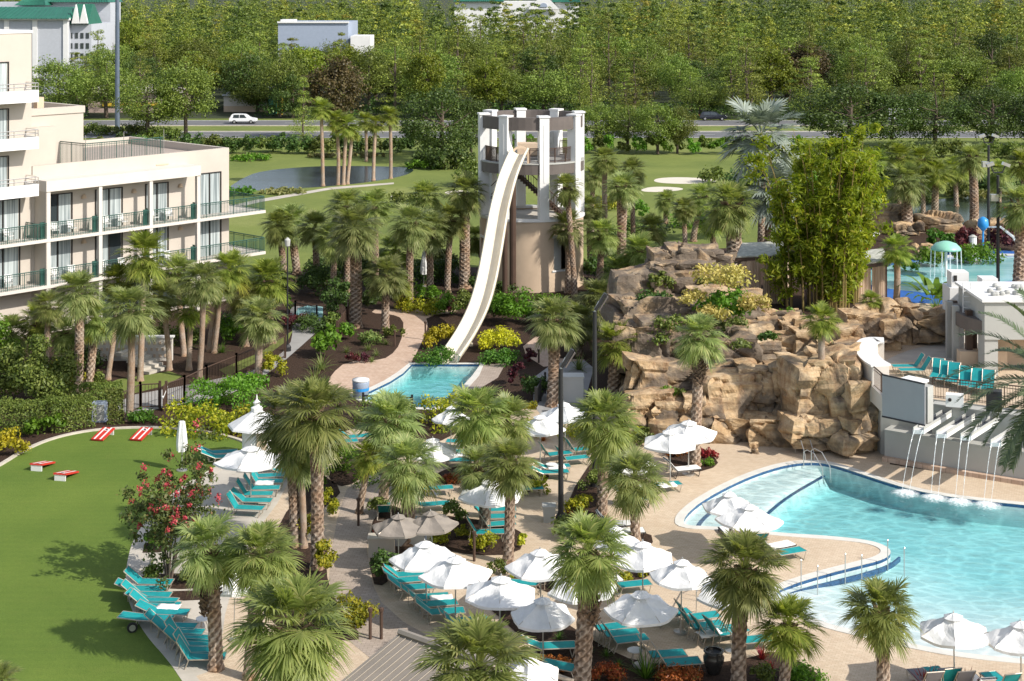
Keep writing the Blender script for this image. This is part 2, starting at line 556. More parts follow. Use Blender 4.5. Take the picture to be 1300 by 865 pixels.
    M['rust_tree'] = leafmat('reddish_crown_leaf', (.055, .045, .02), (.12, .085, .035), (.1, .1, .03), .2, objvar=.2, nscale=.25)
    M['reed'] = leafmat('reed_blade', (.12, .12, .04), (.3, .28, .11), None, .3)


make_materials()
# ------------------------------------------------------------------ vegetation generators
def unit(a):
    return a / np.maximum(np.linalg.norm(a, axis=-1, keepdims=True), 1e-9)


def leaf_quads(pos, nrm, size, aspect=.5, rng=RNG, jit=.5, axis=None):
    """diamond leaves at pos facing nrm (both (n,3)); size (n,) or number"""
    n = len(pos)
    nrm = unit(unit(nrm) + rng.normal(0, jit, (n, 3)))
    ref = rng.normal(0, 1, (n, 3)) if axis is None else axis + rng.normal(0, .35, (n, 3))
    u = unit(ref - nrm * np.sum(ref * nrm, 1, keepdims=True))
    w = np.cross(nrm, u)
    s = (np.ones(n) * size)[:, None] * rng.uniform(.7, 1.3, (n, 1))
    a = pos - u * s * .5
    c = pos + u * s * .5
    b = pos + w * s * aspect * .5 + nrm * s * .08
    d = pos - w * s * aspect * .5 + nrm * s * .08
    return np.stack([a, b, c, d], 1).reshape(-1, 3)


def clump_cloud(centres, radii, per, size, aspect=.6, flat=.8, rng=RNG, jit=.6, fill=.55):
    """leaves through a set of leaf clumps"""
    m = len(centres)
    dirs = unit(rng.normal(0, 1, (m, per, 3)))
    rr = rng.uniform(fill, 1.0, (m, per, 1)) * radii[:, None, None]
    off = dirs * rr
    off[..., 2] *= flat
    pos = (centres[:, None, :] + off).reshape(-1, 3)
    nr = (dirs + np.array([0, 0, .45])).reshape(-1, 3)
    return leaf_quads(pos, nr, size, aspect, rng, jit)


def blade(base, d, L, w, droop, segs=3):
    """one strap leaf as quads: returns list of (4,3)"""
    p = Vector(base); d = Vector(d).normalized()
    q = []
    side = d.cross(Vector((0, 0, 1)))
    if side.length < .05: side = Vector((1, 0, 0))
    side.normalize()
    prev = (p - side * w * .5, p + side * w * .5)
    for i in range(segs):
        t = (i + 1) / segs
        p = p + d * (L / segs)
        d = (d + Vector((0, 0, -droop / segs * (1 + i)))).normalized()
        ww = w * (1.15 - t) if i < segs - 1 else w * .06
        cur = (p - side * ww * .5, p + side * ww * .5)
        q.append((prev[0], prev[1], cur[1], cur[0]))
        prev = cur
    return q


def rosette_mesh(name, n, L, w, mat, droop=.6, spread=1.0, seed=1, segs=3, rb=.08, elmin=5, elmax=85):
    rnd = random.Random(seed)
    q = []
    for i in range(n):
        az = i * 2.39996 + rnd.uniform(-.3, .3)
        el = R(elmin + (elmax - elmin) * ((i + .5) / n) ** (1 / spread)) 
        d = (math.cos(az) * math.cos(el), math.sin(az) * math.cos(el), math.sin(el))
        b = (math.cos(az) * rb, math.sin(az) * rb, 0.02)
        q += blade(b, d, L * rnd.uniform(.7, 1.1), w, droop * rnd.uniform(.7, 1.3), segs)
    return np_mesh(name, np.array([[tuple(v) for v in f] for f in q]), 4, mat)


# ---- fan palms
def fan_frond(az, el, lp, lb, nl, rnd, droop=.5, w=.05, vfold=.28, sweep=120):
    q4, t3 = [], []
    d = Vector((math.cos(az) * math.cos(el), math.sin(az) * math.cos(el), math.sin(el)))
    p = Vector((math.cos(az) * .08, math.sin(az) * .08, 0)) + Vector((0, 0, .12 * math.sin(el)))
    g = Vector((0, 0, -1))
    sd = d.cross(Vector((0, 0, 1)))
    if sd.length < .1: sd = Vector((-math.sin(az), math.cos(az), 0))
    sd.normalize()
    pw = .028
    prev = (p - sd * pw, p + sd * pw)
    for i in range(3):
        p = p + d * (lp / 3)
        d = (d + g * .13).normalized()
        cur = (p - sd * pw * .8, p + sd * pw * .8)
        q4.append((prev[0], prev[1], cur[1], cur[0]))
        prev = cur
    a = d
    s = sd
    n = s.cross(a).normalized()
    if n.z < 0: n = -n
    for i in range(nl):
        th = R(-sweep + 2 * sweep * i / (nl - 1)) + rnd.uniform(-.03, .03)
        ct, st = math.cos(th), math.sin(th)
        dr = (a * ct + s * st + n * (vfold * abs(st) + rnd.uniform(-.05, .05))).normalized()
        b = p + a * (.22 * lb * max(ct, 0))
        L = lb * (.66 + .34 * math.cos(th / 1.35)) * rnd.uniform(.88, 1.08)
        dd = droop * rnd.uniform(.6, 1.4)
        p1 = b + dr * (L * .55) + g * (L * .07 * dd * 2)
        p2 = b + dr * (L * .92) + g * (L * .42 * dd)
        wd = dr.cross(n)
        if wd.length < .05: wd = s
        wd.normalize()
        w1 = w * L
        q4.append((b - wd * w1 * .3, b + wd * w1 * .3, p1 + wd * w1 * .5, p1 - wd * w1 * .5))
        t3.append((p1 - wd * w1 * .5, p1 + wd * w1 * .5, p2 + wd * w1 * .06, p2 - wd * w1 * .06))
    # join each leaflet's two faces into one island so that it keeps one colour
    V, Fc = [], []
    for f in q4[:3]:
        k = len(V); V += f; Fc.append((k, k + 1, k + 2, k + 3))
    for f, h in zip(q4[3:], t3):
        k = len(V)
        V += [f[0], f[1], f[2], f[3], h[2], h[3]]
        Fc += [(k, k + 1, k + 2, k + 3), (k + 3, k + 2, k + 4, k + 5)]
    return V, Fc


def crown_mesh(name, seed, mat, nf=38, lp=.75, lb=.95, nl=24, elmin=-45, elmax=82, droop=.5, w=.055, vfold=.28, pw=.85, sweep=120):
    rnd = random.Random(seed)
    V, Fc = [], []
    for i in range(nf):
        t = (i + .5) / nf
        el = R(elmin + (elmax - elmin) * t ** pw + rnd.uniform(-9, 9))
        az = i * 2.39996 + rnd.uniform(-.25, .25)
        sc_ = rnd.uniform(.85, 1.1) * (.82 if t > .85 else 1)
        v, f = fan_frond(az, el, lp * sc_, lb * sc_, nl, rnd, droop, w, vfold, sweep)
        k = len(V)
        V += v
        Fc += [tuple(k + j for j in q) for q in f]
    me = bpy.data.meshes.new(name)
    me.from_pydata([tuple(v) for v in V], [], Fc)
    me.materials.append(mat)
    me.update()
    return me


def trunk_mesh(name, h, r0, r1, lean, seed, amp=.13, n=20, mat=None, bulge=0.0):
    rnd = random.Random(seed)
    nz = max(8, int(h / .085))
    bend = rnd.uniform(-.12, .12) * min(h / 5, 1.5)
    ba = rnd.uniform(0, 6.28)
    ph = rnd.uniform(0, 6)
    V, Fc, tone = [], [], []
    for j in range(nz + 1):
        t = j / nz
        z = h * t
        k = math.sin(t * PI) * bend
        cx = lean[0] * t ** 1.3 + k * math.cos(ba)
        cy = lean[1] * t ** 1.3 + k * math.sin(ba)
        r = r0 + (r1 - r0) * t
        r *= 1 + .35 * max(0, 1 - z / .5) ** 2
        if bulge: r *= 1 + bulge * max(0, (t - .55) / .45)
        for i in range(n):
            a = 2 * PI * i / n + (j % 2) * PI / n
            p = (a * 5 / (2 * PI) + z / .33 + ph) % 1
            q = (a * 5 / (2 * PI) - z / .33 + ph) % 1
            m = max(abs(p - .5), abs(q - .5)) * 2
            tone.append(min(1, max(0, (m - .45) * 1.8)) if amp > .05 else .62 + rnd.uniform(-.1, .1))
            rr = r * (1 + amp * 1.5 * (m - .6) + rnd.uniform(-.05, .05) * (amp > .05))
            V.append((cx + rr * math.cos(a), cy + rr * math.sin(a), z))
    for j in range(nz):
        o = j % 2
        for i in range(n):
            i2 = (i + 1) % n
            Fc.append((j * n + i, j * n + i2, (j + 1) * n + i2, (j + 1) * n + i))
    me = bpy.data.meshes.new(name)
    me.from_pydata(V, [], Fc)
    me.materials.append(mat or M['trunk'])
    me.attributes.new('tone', 'FLOAT', 'POINT').data.foreach_set('value', tone)
    me.update()
    return me


def boots_mesh(name, h, r, seed, n=60, L=.3):
    """old split leaf bases standing off the trunk"""
    rnd = random.Random(seed)
    mb = MB()
    for i in range(n):
        t = i / n
        az = i * 2.39996
        z = -h + h * t
        el = R(rnd.uniform(25, 62))
        d = Vector((math.cos(az) * math.cos(el), math.sin(az) * math.cos(el), math.sin(el)))
        sd = Vector((-math.sin(az), math.cos(az), 0))
        p = Vector((math.cos(az) * r * .8, math.sin(az) * r * .8, z))
        l = L * rnd.uniform(.6, 1.2)
        w0, w1, th = .085, .035, .03
        nn = d.cross(sd).normalized()
        q = p + d * l
        vs = [p - sd * w0 - nn * th, p + sd * w0 - nn * th, p + sd * w0 + nn * th, p - sd * w0 + nn * th,
              q - sd * w1 - nn * th * .6, q + sd * w1 - nn * th * .6, q + sd * w1 + nn * th * .6, q - sd * w1 + nn * th * .6]
        mb.add(vs, [(3, 2, 1, 0), (4, 5, 6, 7), (0, 1, 5, 4), (1, 2, 6, 5), (2, 3, 7, 6), (3, 0, 4, 7)])
    me = bpy.data.meshes.new(name)
    me.from_pydata(mb.v, [], mb.f)
    me.materials.append(M['boot'])
    return me


CROWNS = {
    'green': [crown_mesh('crown', s, M['palm'], nf=58, nl=32, elmin=-58, w=.076, sweep=118, droop=.7, lb=.88) for s in range(4)],
    'blue': [crown_mesh('crown', 20 + s, M['palm_blue'], nf=56, nl=32, droop=.75, elmin=-58, w=.076, sweep=118, lb=.88) for s in range(4)],
    'lime': [crown_mesh('crown', 40 + s, M['palm_lime'], nf=48, nl=30, elmin=-48, w=.078, sweep=118, droop=.65, lb=.88) for s in range(2)],
    'sparse': [crown_mesh('crown', 60 + s, M['palm'], nf=24, nl=24, elmin=-25, lp=.8) for s in range(2)],
    'silver': [crown_mesh('crown', 80 + s, M['silver'], nf=38, nl=28, elmin=-58, elmax=80, lp=.75, lb=.95, droop=.5, w=.1, vfold=.3) for s in range(2)],
}
DEAD = [crown_mesh('dead_fronds', 90 + s, M['palm_dead'], nf=9, nl=16, elmin=-78, elmax=-48, droop=.9, lp=.5, lb=.8) for s in range(3)]
YELLOW = [crown_mesh('yellow_fronds', 95 + s, M['palm_yellow'], nf=5, nl=22, elmin=-45, elmax=-10, droop=.7) for s in range(2)]
BOOTS = [boots_mesh('boots', 2.4, .26, s, 190, .25) for s in range(3)]
BOOTS_S = [boots_mesh('boots', .55, .2, 5 + s, 34, .3) for s in range(2)]
PALM_N = [0]


def palm(bx, by, cx, cy, rpx, label, kind='green', z0=0.0, d=None, extras='', tr=None, group=None, name='sabal_palm'):
    """fan palm: foot at pixel (bx,by), crown centre at (cx,cy), crown radius rpx pixels"""
    i = PALM_N[0]; PALM_N[0] += 1
    rnd = random.Random(100 + i)
    if d is None: d = F * (H - z0) / (by - YH)
    base = Vector(((bx - CX) * d / F, d, z0))
    top = D(cx, cy, d)
    s = d / F
    rw = rpx * s
    h = max(top.z - z0 - .12 * rw, .5)
    lean = (top.x - base.x, rnd.uniform(-.25, .25))
    e = empty(name, base)
    tag(e, label, 'palm tree', group)
    r = tr if tr else rnd.uniform(.155, .2)
    t = link(bpy.data.objects.new('trunk', trunk_mesh('trunk', h, r * 1.12, r, lean, i, amp=.16 if 'S' not in extras else .03, bulge=.35 if 'b' in extras else 0)))
    t.parent = e
    fam = CROWNS[kind]
    c = link(bpy.data.objects.new('crown', fam[i % len(fam)]))
    c.parent = e
    k = rw / 1.86
    c.location = (lean[0], lean[1], h)
    c.rotation_euler = (rnd.uniform(-.1, .1), rnd.uniform(-.1, .1), rnd.uniform(0, 6.28))
    c.scale = (k, k, k * rnd.uniform(.92, 1.05))
    def extra(nm, lst, zs=1.0):
        o = link(bpy.data.objects.new(nm, lst[i % len(lst)]))
        o.parent = e
        o.location = (lean[0], lean[1], h)
        o.rotation_euler = (0, 0, rnd.uniform(0, 6.28))
        return o
    if 'B' in extras:
        o = extra('boots', BOOTS); o.scale = (1.05, 1.05, 1)
    elif 'b' in extras or (rnd.random() < .55 and 'S' not in extras):
        o = extra('boots', BOOTS_S); o.scale = (r / .17,) * 3
    if 'd' in extras:
        o = extra('dead_fronds', DEAD); o.scale = (k * .95,) * 3
    if 'y' in extras:
        o = extra('yellow_fronds', YELLOW); o.scale = (k,) * 3
    return e


# ---- feather palms
def pinnate(az, el, L, nl, ll, rnd, droop=1.0, w=.035, arch=.1):
    V, Fc = [], []
    d = Vector((math.cos(az) * math.cos(el), math.sin(az) * math.cos(el), math.sin(el)))
    sd = Vector((-math.sin(az), math.cos(az), 0))
    p = Vector((math.cos(az) * .12, math.sin(az) * .12, 0))
    pts = [(p.copy(), d.copy())]
    K = 14
    for i in range(K):
        p = p + d * (L / K)
        d = (d + Vector((0, 0, -arch * droop * (.4 + 1.2 * i / K)))).normalized()
        pts.append((p.copy(), d.copy()))
    for i in range(K):
        w0, w1 = .035 * (1 - i / K) + .008, .035 * (1 - (i + 1) / K) + .008
        k = len(V)
        V += [pts[i][0] - sd * w0, pts[i][0] + sd * w0, pts[i + 1][0] + sd * w1, pts[i + 1][0] - sd * w1]
        Fc.append((k, k + 1, k + 2, k + 3))
    for j in range(nl):
        t = .12 + .87 * j / nl
        f = t * K
        i = min(int(f), K - 1)
        b = pts[i][0].lerp(pts[i + 1][0], f - i)
        a = pts[i][1]
        up = sd.cross(a)
        if up.z < 0: up = -up
        for sg in (-1, 1):
            l = ll * math.sin(PI * (.12 + .8 * t)) ** .6 * rnd.uniform(.85, 1.1)
            dr = (a * .75 + sd * sg * .85 + up * rnd.uniform(.15, .5)).normalized()
            m = b + dr * l * .55
            e = b + dr * l + Vector((0, 0, -.18 * l))
            wv = dr.cross(up).normalized() * w
            k = len(V)
            V += [b - wv * .5, b + wv * .5, m + wv * .5, m - wv * .5, e]
            Fc += [(k, k + 1, k + 2, k + 3), (k + 3, k + 2, k + 4)]
    return V, Fc


def feather_crown(name, seed, mat, nf, L, nl, ll, elmin, elmax, droop=1.0, w=.035, arch=.1):
    rnd = random.Random(seed)
    V, Fc = [], []
    for i in range(nf):
        t = (i + .5) / nf
        v, f = pinnate(i * 2.39996 + rnd.uniform(-.2, .2), R(elmin + (elmax - elmin) * t + rnd.uniform(-6, 6)), L * rnd.uniform(.85, 1.08), nl, ll, rnd, droop, w, arch)
        k = len(V)
        V += v
        Fc += [tuple(k + j for j in q) for q in f]
    me = bpy.data.meshes.new(name)
    me.from_pydata([tuple(v) for v in V], [], Fc)
    me.materials.append(mat)
    return me


# ---- shrubs
def shrub(px, py, wpx, hpx, mat, label, cat='shrub', name='shrub', z0=0.0, leaf=.16, dens=1.0, depth=None, group=None, aspect=.55, lump=.28, d=None, seed=None, jit=.6):
    """rounded bush: foot centre at pixel (px,py), width and height in pixels"""
    if d is None: d = F * (H - z0) / (py - YH)
    s = d / F
    rx = wpx * s / 2
    hh = hpx * s
    if depth is None: ry = max(rx * .8, hh * .55)
    else: ry = depth / 2
    ry = min(ry, rx * 1.6)
    rng = np.random.default_rng(int(px * 131 + py * 17) if seed is None else seed)
    nc = int(max(8, 10 * (rx * ry / max(hh * hh, .05)) ** .6 * 2))
    nc = min(nc, 60)
    th = rng.uniform(0, 2 * PI, nc)
    rr = np.sqrt(rng.uniform(0, 1, nc)) * .82
    zz = np.sqrt(np.maximum(0, 1 - rr ** 2)) * rng.uniform(.45, 1.0, nc)
    cr = min(rx, ry, hh) * rng.uniform(lump, lump + .3, nc)
    cen = np.stack([np.cos(th) * rr * rx, np.sin(th) * rr * ry, zz * (hh - cr * .6)], 1)
    area = 2 * PI * ((rx * ry + rx * hh + ry * hh) / 3)
    total = min(9000, max(220, area / (leaf * leaf * aspect) * 2.6 * dens))
    per = max(8, int(total / nc))
    V = clump_cloud(cen, cr, per, leaf, aspect, .9, rng, jit, .3)
    zmin = V.reshape(-1, 4, 3)[:, :, 2].min(1)
    V = V.reshape(-1, 4, 3)[zmin > -.05].reshape(-1, 3)
    o = link(bpy.data.objects.new(name, np_mesh('foliage', V, 4, M[mat])))
    o.location = ((px - CX) * s, d + 0.0, z0)
    tag(o, label, cat, group)
    return o


def hedge(pts, width, height, mat, label, z0=0.0, leaf=.12, dens=1.0, group=None, cat='hedge', name='hedge', lumpy=.12):
    """clipped hedge along a world polyline"""
    rng = np.random.default_rng(abs(hash((round(pts[0][0] * 10), round(pts[0][1] * 10)))) % 10000)
    o0 = Vector((pts[0][0], pts[0][1], z0))
    chunks = []
    for a, b in zip(pts, pts[1:]):
        a, b = np.array(a[:2]), np.array(b[:2])
        L = np.linalg.norm(b - a)
        t = (b - a) / L
        nn = np.array([-t[1], t[0]])
        area = L * (2 * height + width)
        n = int(min(14000, area / (leaf * leaf * .55) * 2.4 * dens))
        u = rng.uniform(0, L, n)
        fsel = rng.uniform(0, 2 * height + width, n)
        side = np.where(fsel < height, -1, np.where(fsel < 2 * height, 1, 0))
        v = np.where(side == 0, rng.uniform(-1, 1, n), side) * width / 2
        z = np.where(side == 0, height, rng.uniform(0.02, height, n))
        lump = np.sin(u * 2.1 + z) * lumpy * .5 + rng.normal(0, lumpy * .35, n)
        v = v + np.where(side == 0, 0, side) * lump
        z = z + np.where(side == 0, lump, 0)
        # rounded shoulders
        k = np.clip((z / height - .75) / .25, 0, 1)
        v = v * (1 - .16 * k)
        pos = np.stack([a[0] + t[0] * u + nn[0] * v, a[1] + t[1] * u + nn[1] * v, z + z0], 1)
        nr = np.stack([nn[0] * side, nn[1] * side, np.where(side == 0, 1.0, .25)], 1)
        chunks.append(leaf_quads(pos, nr, leaf, .55, rng, .7))
    V = np.concatenate(chunks) - np.array(o0)
    o = link(bpy.data.objects.new(name, np_mesh('foliage', V, 4, M[mat])))
    o.location = o0
    tag(o, label, cat, group)
    return o


ROS = {}


def tuft(px, py, wpx, mat, label, cat='plant', name='strap_leaf_plant', z0=0.0, n=40, w=.06, droop=.7, elmin=8, elmax=85, group=None, d=None, segs=3):
    """clump of strap leaves, wpx pixels across"""
    if d is None: d = F * (H - z0) / (py - YH)
    s = d / F
    key = (mat, n, w, droop, elmin, int(px) % 3)
    if key not in ROS:
        ROS[key] = rosette_mesh('leaves', n, 1.0, w, M[mat], droop, 1.0, int(px) % 3 + 1, segs, .06, elmin, elmax)
    o = link(bpy.data.objects.new(name, ROS[key]))
    L = wpx * s / 1.6
    o.scale = (L, L, L)
    o.rotation_euler = (0, 0, px * 1.7)
    o.location = ((px - CX) * s, d, z0)
    tag(o, label, cat, group)
    return o


# ---- trees
def pine_leaves(h, seed, size=.32, per=120, dense=1.0):
    rng = np.random.default_rng(seed)
    cen, rad = [], []
    z = h * rng.uniform(.12, .3)
    while z < h:
        t = max(0, (z - h * .12) / (h * .88))
        Rm = (max(0.02, 1 - t) ** .75) * h * .2 * rng.uniform(.5, 1.15) + .3
        k = int(2 + 3 * (1 - t) * dense)
        a0 = rng.uniform(0, 6.28)
        for j in range(k):
            a = a0 + j * 2 * PI / k + rng.uniform(-.4, .4)
            rr = Rm * rng.uniform(.45, 1.0)
            cen.append((math.cos(a) * rr, math.sin(a) * rr, z + rng.uniform(-.35, .35)))
            rad.append(rng.uniform(.9, 1.7) * (.65 + .75 * (1 - t)))
        z += rng.uniform(.8, 1.5) * h / 13
    return clump_cloud(np.array(cen), np.array(rad), per, size, .5, .6, rng, .5, .55)


def broad_leaves(h, w, seed, size=.4, per=34, nc=60, low=.1):
    rng = np.random.default_rng(seed)
    d = unit(rng.normal(0, 1, (nc, 3)))
    d[:, 2] = np.where(d[:, 2] < 0, d[:, 2] * .85, d[:, 2])
    rr = rng.uniform(.4, .95, (nc, 1)) ** .6
    cz = h * (low + (1 - low) * .5)
    cen = d * rr * np.array([w / 2, w / 2, h * (1 - low) * .42])
    cen[:, 2] += cz
    rad = rng.uniform(.13, .23, nc) * w
    return clump_cloud(cen, rad, per, size, .65, .75, rng, .7, .3)


def tree_trunk(h, w, seed, mat, r=.22, limbs=6):
    rnd = random.Random(seed)
    mb = MB()
    mb.tube([(0, 0, -.3), (rnd.uniform(-.1, .1), rnd.uniform(-.1, .1), h * .3), (rnd.uniform(-.3, .3), rnd.uniform(-.3, .3), h * .62), (0, 0, h * .93)], [r * 1.3, r, r * .65, r * .12], 7)
    for i in range(limbs):
        a = i * 2.4 + rnd.uniform(-.4, .4)
        z = h * rnd.uniform(.25, .6)
        e = (math.cos(a) * w * .36, math.sin(a) * w * .36, z + h * rnd.uniform(.1, .22))
        m = (e[0] * .5, e[1] * .5, z + (e[2] - z) * .35)
        mb.tube([(0, 0, z), m, e], [r * .5, r * .35, r * .1], 5)
    me = bpy.data.meshes.new('trunk')
    me.from_pydata(mb.v, [], mb.f)
    me.materials.append(mat)
    return me


def tree_family(kind, n, mat, barkmat):
    fam = []
    for i in range(n):
        sd = 300 + i + (hash_name(kind) % 500)
        if kind.startswith('pine'):
            h = 17 + (i % 3)
            fam.append((h, 6.4, np_mesh('crown', pine_leaves(h, sd), 4, mat), tree_trunk(h, 3.5, sd, barkmat, .2, 7)))
        else:
            h, w = (10, 9) if kind.startswith('oak') else (9, 6)
            fam.append((h, w, np_mesh('crown', broad_leaves(h, w, sd, size=.28, per=125, nc=66, low=.02 if kind == 'oakdark' else .12), 4, mat), tree_trunk(h, w, sd, barkmat, .24, 7)))
    return fam


def hash_name(s):
    r = 7
    for ch in s: r = (r * 31 + ord(ch)) % 100003
    return r


TREES = {
    'pine': tree_family('pine', 6, M['pine'], M['bark_pale']),
    'oak': tree_family('oak', 5, M['oak'], M['bark']),
    'oakdark': tree_family('oakdark', 3, M['oak_dark'], M['bark']),
    'lime': tree_family('lime', 3, M['lime_tree'], M['bark']),
    'rust': tree_family('rust', 2, M['rust_tree'], M['bark']),
}
TREE_N = [0]


def tree(fam, x, y, h, w, label, name='tree', group=None, cat='tree', z0=0.0):
    i = TREE_N[0]; TREE_N[0] += 1
    rnd = random.Random(500 + i)
    h0, w0, cm, tm = TREES[fam][i % len(TREES[fam])]
    e = empty(name, (x, y, z0), rnd.uniform(0, 6.28))
    e.scale = (w / w0, w / w0, h / h0)
    tag(e, label, cat, group)
    for nm, me in (('trunk', tm), ('crown', cm)):
        o = link(bpy.data.objects.new(nm, me))
        o.parent = e
    return e


def ptree(fam, px, py, wpx, toppx, label, name='broadleaf_tree', group=None, z0=0.0):
    """tree with its foot at pixel (px,py), wpx wide, its top at row toppx"""
    g = G(px, py, z0)
    s = g.y / F
    return tree(fam, g.x, g.y, hz(toppx, g.y) - z0, wpx * s, label, name, group, 'tree', z0)


# ---- rocks
def rock_mesh(name, sx, sy, sz, seed, res=18, blocky=.75, mat=None):
    """weathered block: rounded box with split faces, ledges and pitting"""
    rnd = random.Random(seed)
    off = Vector((rnd.uniform(-50, 50), rnd.uniform(-50, 50), rnd.uniform(-50, 50)))
    bm = bmesh.new()
    bmesh.ops.create_cube(bm, size=2)
    bmesh.ops.subdivide_edges(bm, edges=bm.edges[:], cuts=res, use_grid_fill=True)
    S = Vector((sx / 2, sy / 2, sz / 2))
    mean = (sx + sy + sz) / 3
    for v in bm.verts:
        p = v.co
        sph = p.normalized() * 1.25
        q = p.lerp(sph, 1 - blocky)
        w = Vector((q.x * S.x, q.y * S.y, q.z * S.z))
        nrm = Vector((p.x / S.x, p.y / S.y, p.z / S.z * .6)).normalized()
        f = (w + off)
        big = noise.noise(f * (1.1 / mean * 2)) * mean * .11
        vd, vp = noise.voronoi(Vector((f.x * .3, f.y * .3, f.z * .55)))
        crack = max(0, .1 - (vd[1] - vd[0])) * -3.0
        cell = (noise.cell(vp[0] * 3.1) - .5) * .36
        lay = noise.noise(Vector((f.x * .25, f.y * .25, f.z * 2.0))) * .15
        fine = noise.fractal(f * 2.2, 1.0, 2.0, 4) * .06
        v.co = w + nrm * (big + cell + crack + lay + fine)
    me = bpy.data.meshes.new(name)
    bm.to_mesh(me)
    bm.free()
    me.materials.append(mat or M['rock'])
    return me
# ------------------------------------------------------------------ the setting: ground, lawn, decks, paths, pools, ponds, roads
ZT = 3.2   # level of the upper terrace
GEXT = [(-1400, 20), (1400, 20), (1400, 2600), (-1400, 2600)]

POOL = smooth_poly(P([(1035, 587), (1062, 592), (1100, 605), (1150, 621), (1200, 631), (1250, 637), (1300, 642), (1420, 655), (1500, 700), (1460, 850), (1300, 838), (1220, 830), (1160, 819), (1100, 805), (1050, 793), (1012, 777), (990, 762), (984, 752), (1010, 741), (1050, 729), (1090, 719), (1122, 711), (1133, 702), (1124, 693), (1100, 686), (1050, 681), (1000, 678), (950, 673), (902, 669), (869, 668), (868, 660), (873, 652), (889, 638), (922, 619), (960, 602), (1000, 590)]), 2)
SPOOL = P([(523, 463), (610, 463), (600, 477), (588, 490), (578, 503), (570, 513), (545, 519), (505, 515), (462, 508), (452, 503), (470, 497), (495, 485), (512, 474)])


def struct(o, kind='structure'):
    o['kind'] = kind
    return o


struct(sheet('ground', GEXT, 0.0, M['golf'], [POOL, SPOOL]))
# planting soil round the resort buildings
SOIL = P([(-500, 900), (-500, 440), (-120, 395), (250, 380), (345, 352), (420, 335), (560, 338), (760, 345), (850, 320), (1000, 310), (1200, 330), (1500, 420), (1500, 1050), (-200, 1050)])
struct(sheet('planting_soil', SOIL, .005, M['mulch'], [POOL, SPOOL]))
# pool deck of tan pavers
DECK = P([(262, 600), (300, 582), (360, 575), (420, 552), (450, 545), (520, 560), (560, 560), (590, 545), (640, 527), (690, 512), (770, 520), (800, 545), (830, 560), (905, 552), (1000, 548), (1120, 560), (1130, 590), (1300, 616), (1520, 640), (1520, 1050), (330, 1050), (236, 870), (215, 838), (186, 806), (168, 775), (160, 745), (162, 712), (172, 680), (196, 650), (225, 622)])
struct(sheet('pool_deck', DECK, .012, M['deck'], [POOL]))
# artificial lawn with its kerb
LAWN_EDGE = smooth_line([tuple(G(x, y))[:2] for x, y in [(-60, 625), (0, 592), (30, 573), (65, 558), (110, 548), (160, 544), (215, 544), (262, 549), (300, 558), (318, 566)]], 2)
LAWN_R = smooth_line([tuple(G(x, y))[:2] for x, y in [(318, 566), (300, 580), (262, 600), (225, 622), (196, 650), (172, 680), (162, 712), (160, 745), (168, 775), (186, 806), (215, 838), (236, 870), (300, 960)]], 2)
LAWN = LAWN_EDGE + LAWN_R[1:] + [tuple(G(150, 1050))[:2], (-75, 45), (-90, 78)]
struct(sheet('lawn', LAWN, .02, M['lawn']))


def strip(name, line, w, z0, z1, mat):
    a, b = offset_line(line, w / 2), offset_line(line, -w / 2)
    mb = MB()
    n = len(line)
    vs = [(p[0], p[1], z) for z in (z0, z1) for l in (a, b) for p in l]
    fs = []
    for i in range(n - 1):
        fs += [(2 * n + i, 2 * n + i + 1, 3 * n + i + 1, 3 * n + i)[::-1], (i, i + 1, 2 * n + i + 1, 2 * n + i)[::-1], (n + i, n + i + 1, 3 * n + i + 1, 3 * n + i)]
    mb.add(vs, fs)
    return mb.build(name, mat)


struct(strip('lawn_kerb', LAWN_EDGE, .22, 0, .1, M['kerb']))
struct(strip('lawn_border', [(p[0] + .25, p[1]) for p in LAWN_R], .55, 0, .032, M['concrete']))
# paths
struct(sheet('promenade', P([(440, 622), (470, 600), (520, 612), (500, 640), (470, 668), (466, 700), (472, 740), (484, 765), (512, 790), (540, 806), (560, 830), (500, 860), (440, 812), (424, 770), (418, 735), (420, 705), (428, 660)]), .018, M['promenade']))
struct(sheet('west_terrace', P([(255, 604), (300, 584), (358, 578), (372, 600), (352, 640), (322, 680), (300, 730), (286, 780), (276, 850), (240, 862), (218, 836), (190, 806), (172, 775), (165, 745), (167, 712), (178, 680), (202, 650), (230, 622)]), .018, M['concrete']))
struct(sheet('slide_pool_deck', smooth_poly(P([(420, 476), (440, 459), (485, 458), (503, 446), (512, 425), (512, 405), (496, 399), (470, 398), (478, 392), (540, 394), (570, 393), (585, 396), (540, 402), (544, 414), (535, 436), (523, 460), (512, 474), (495, 485), (470, 497), (452, 503), (430, 500), (415, 492)]), 1), .014, M['peach']))
struct(sheet('slide_pool_side_deck', P([(611, 463), (642, 462), (632, 480), (612, 492), (600, 505), (580, 516), (570, 514), (578, 503), (588, 490), (600, 477)]), .016, M['promenade']))
struct(sheet('service_path', P([(680, 478), (702, 462), (742, 458), (754, 468), (745, 500), (735, 530), (690, 530), (676, 515)]), .02, M['greypath']))
struct(sheet('tower_path', P([(664, 440), (680, 428), (695, 425), (700, 455), (742, 457), (742, 462), (690, 466), (668, 452)]), .016, M['peach']))
struct(sheet('garden_path', smooth_poly(P([(330, 470), (368, 440), (372, 420), (366, 395), (374, 388), (392, 392), (408, 402), (412, 412), (400, 424), (380, 442), (350, 468), (300, 500), (240, 512), (150, 530), (150, 505), (235, 490)]), 1), .016, M['greypath']))
struct(sheet('hillside_grass', P([(278, 470), (330, 448), (372, 420), (366, 432), (330, 458), (290, 478)]), .018, M['golf']))
struct(sheet('hillside_grass', P([(118, 494), (150, 482), (215, 472), (232, 478), (210, 490), (170, 500), (125, 503)]), .018, M['golf']))
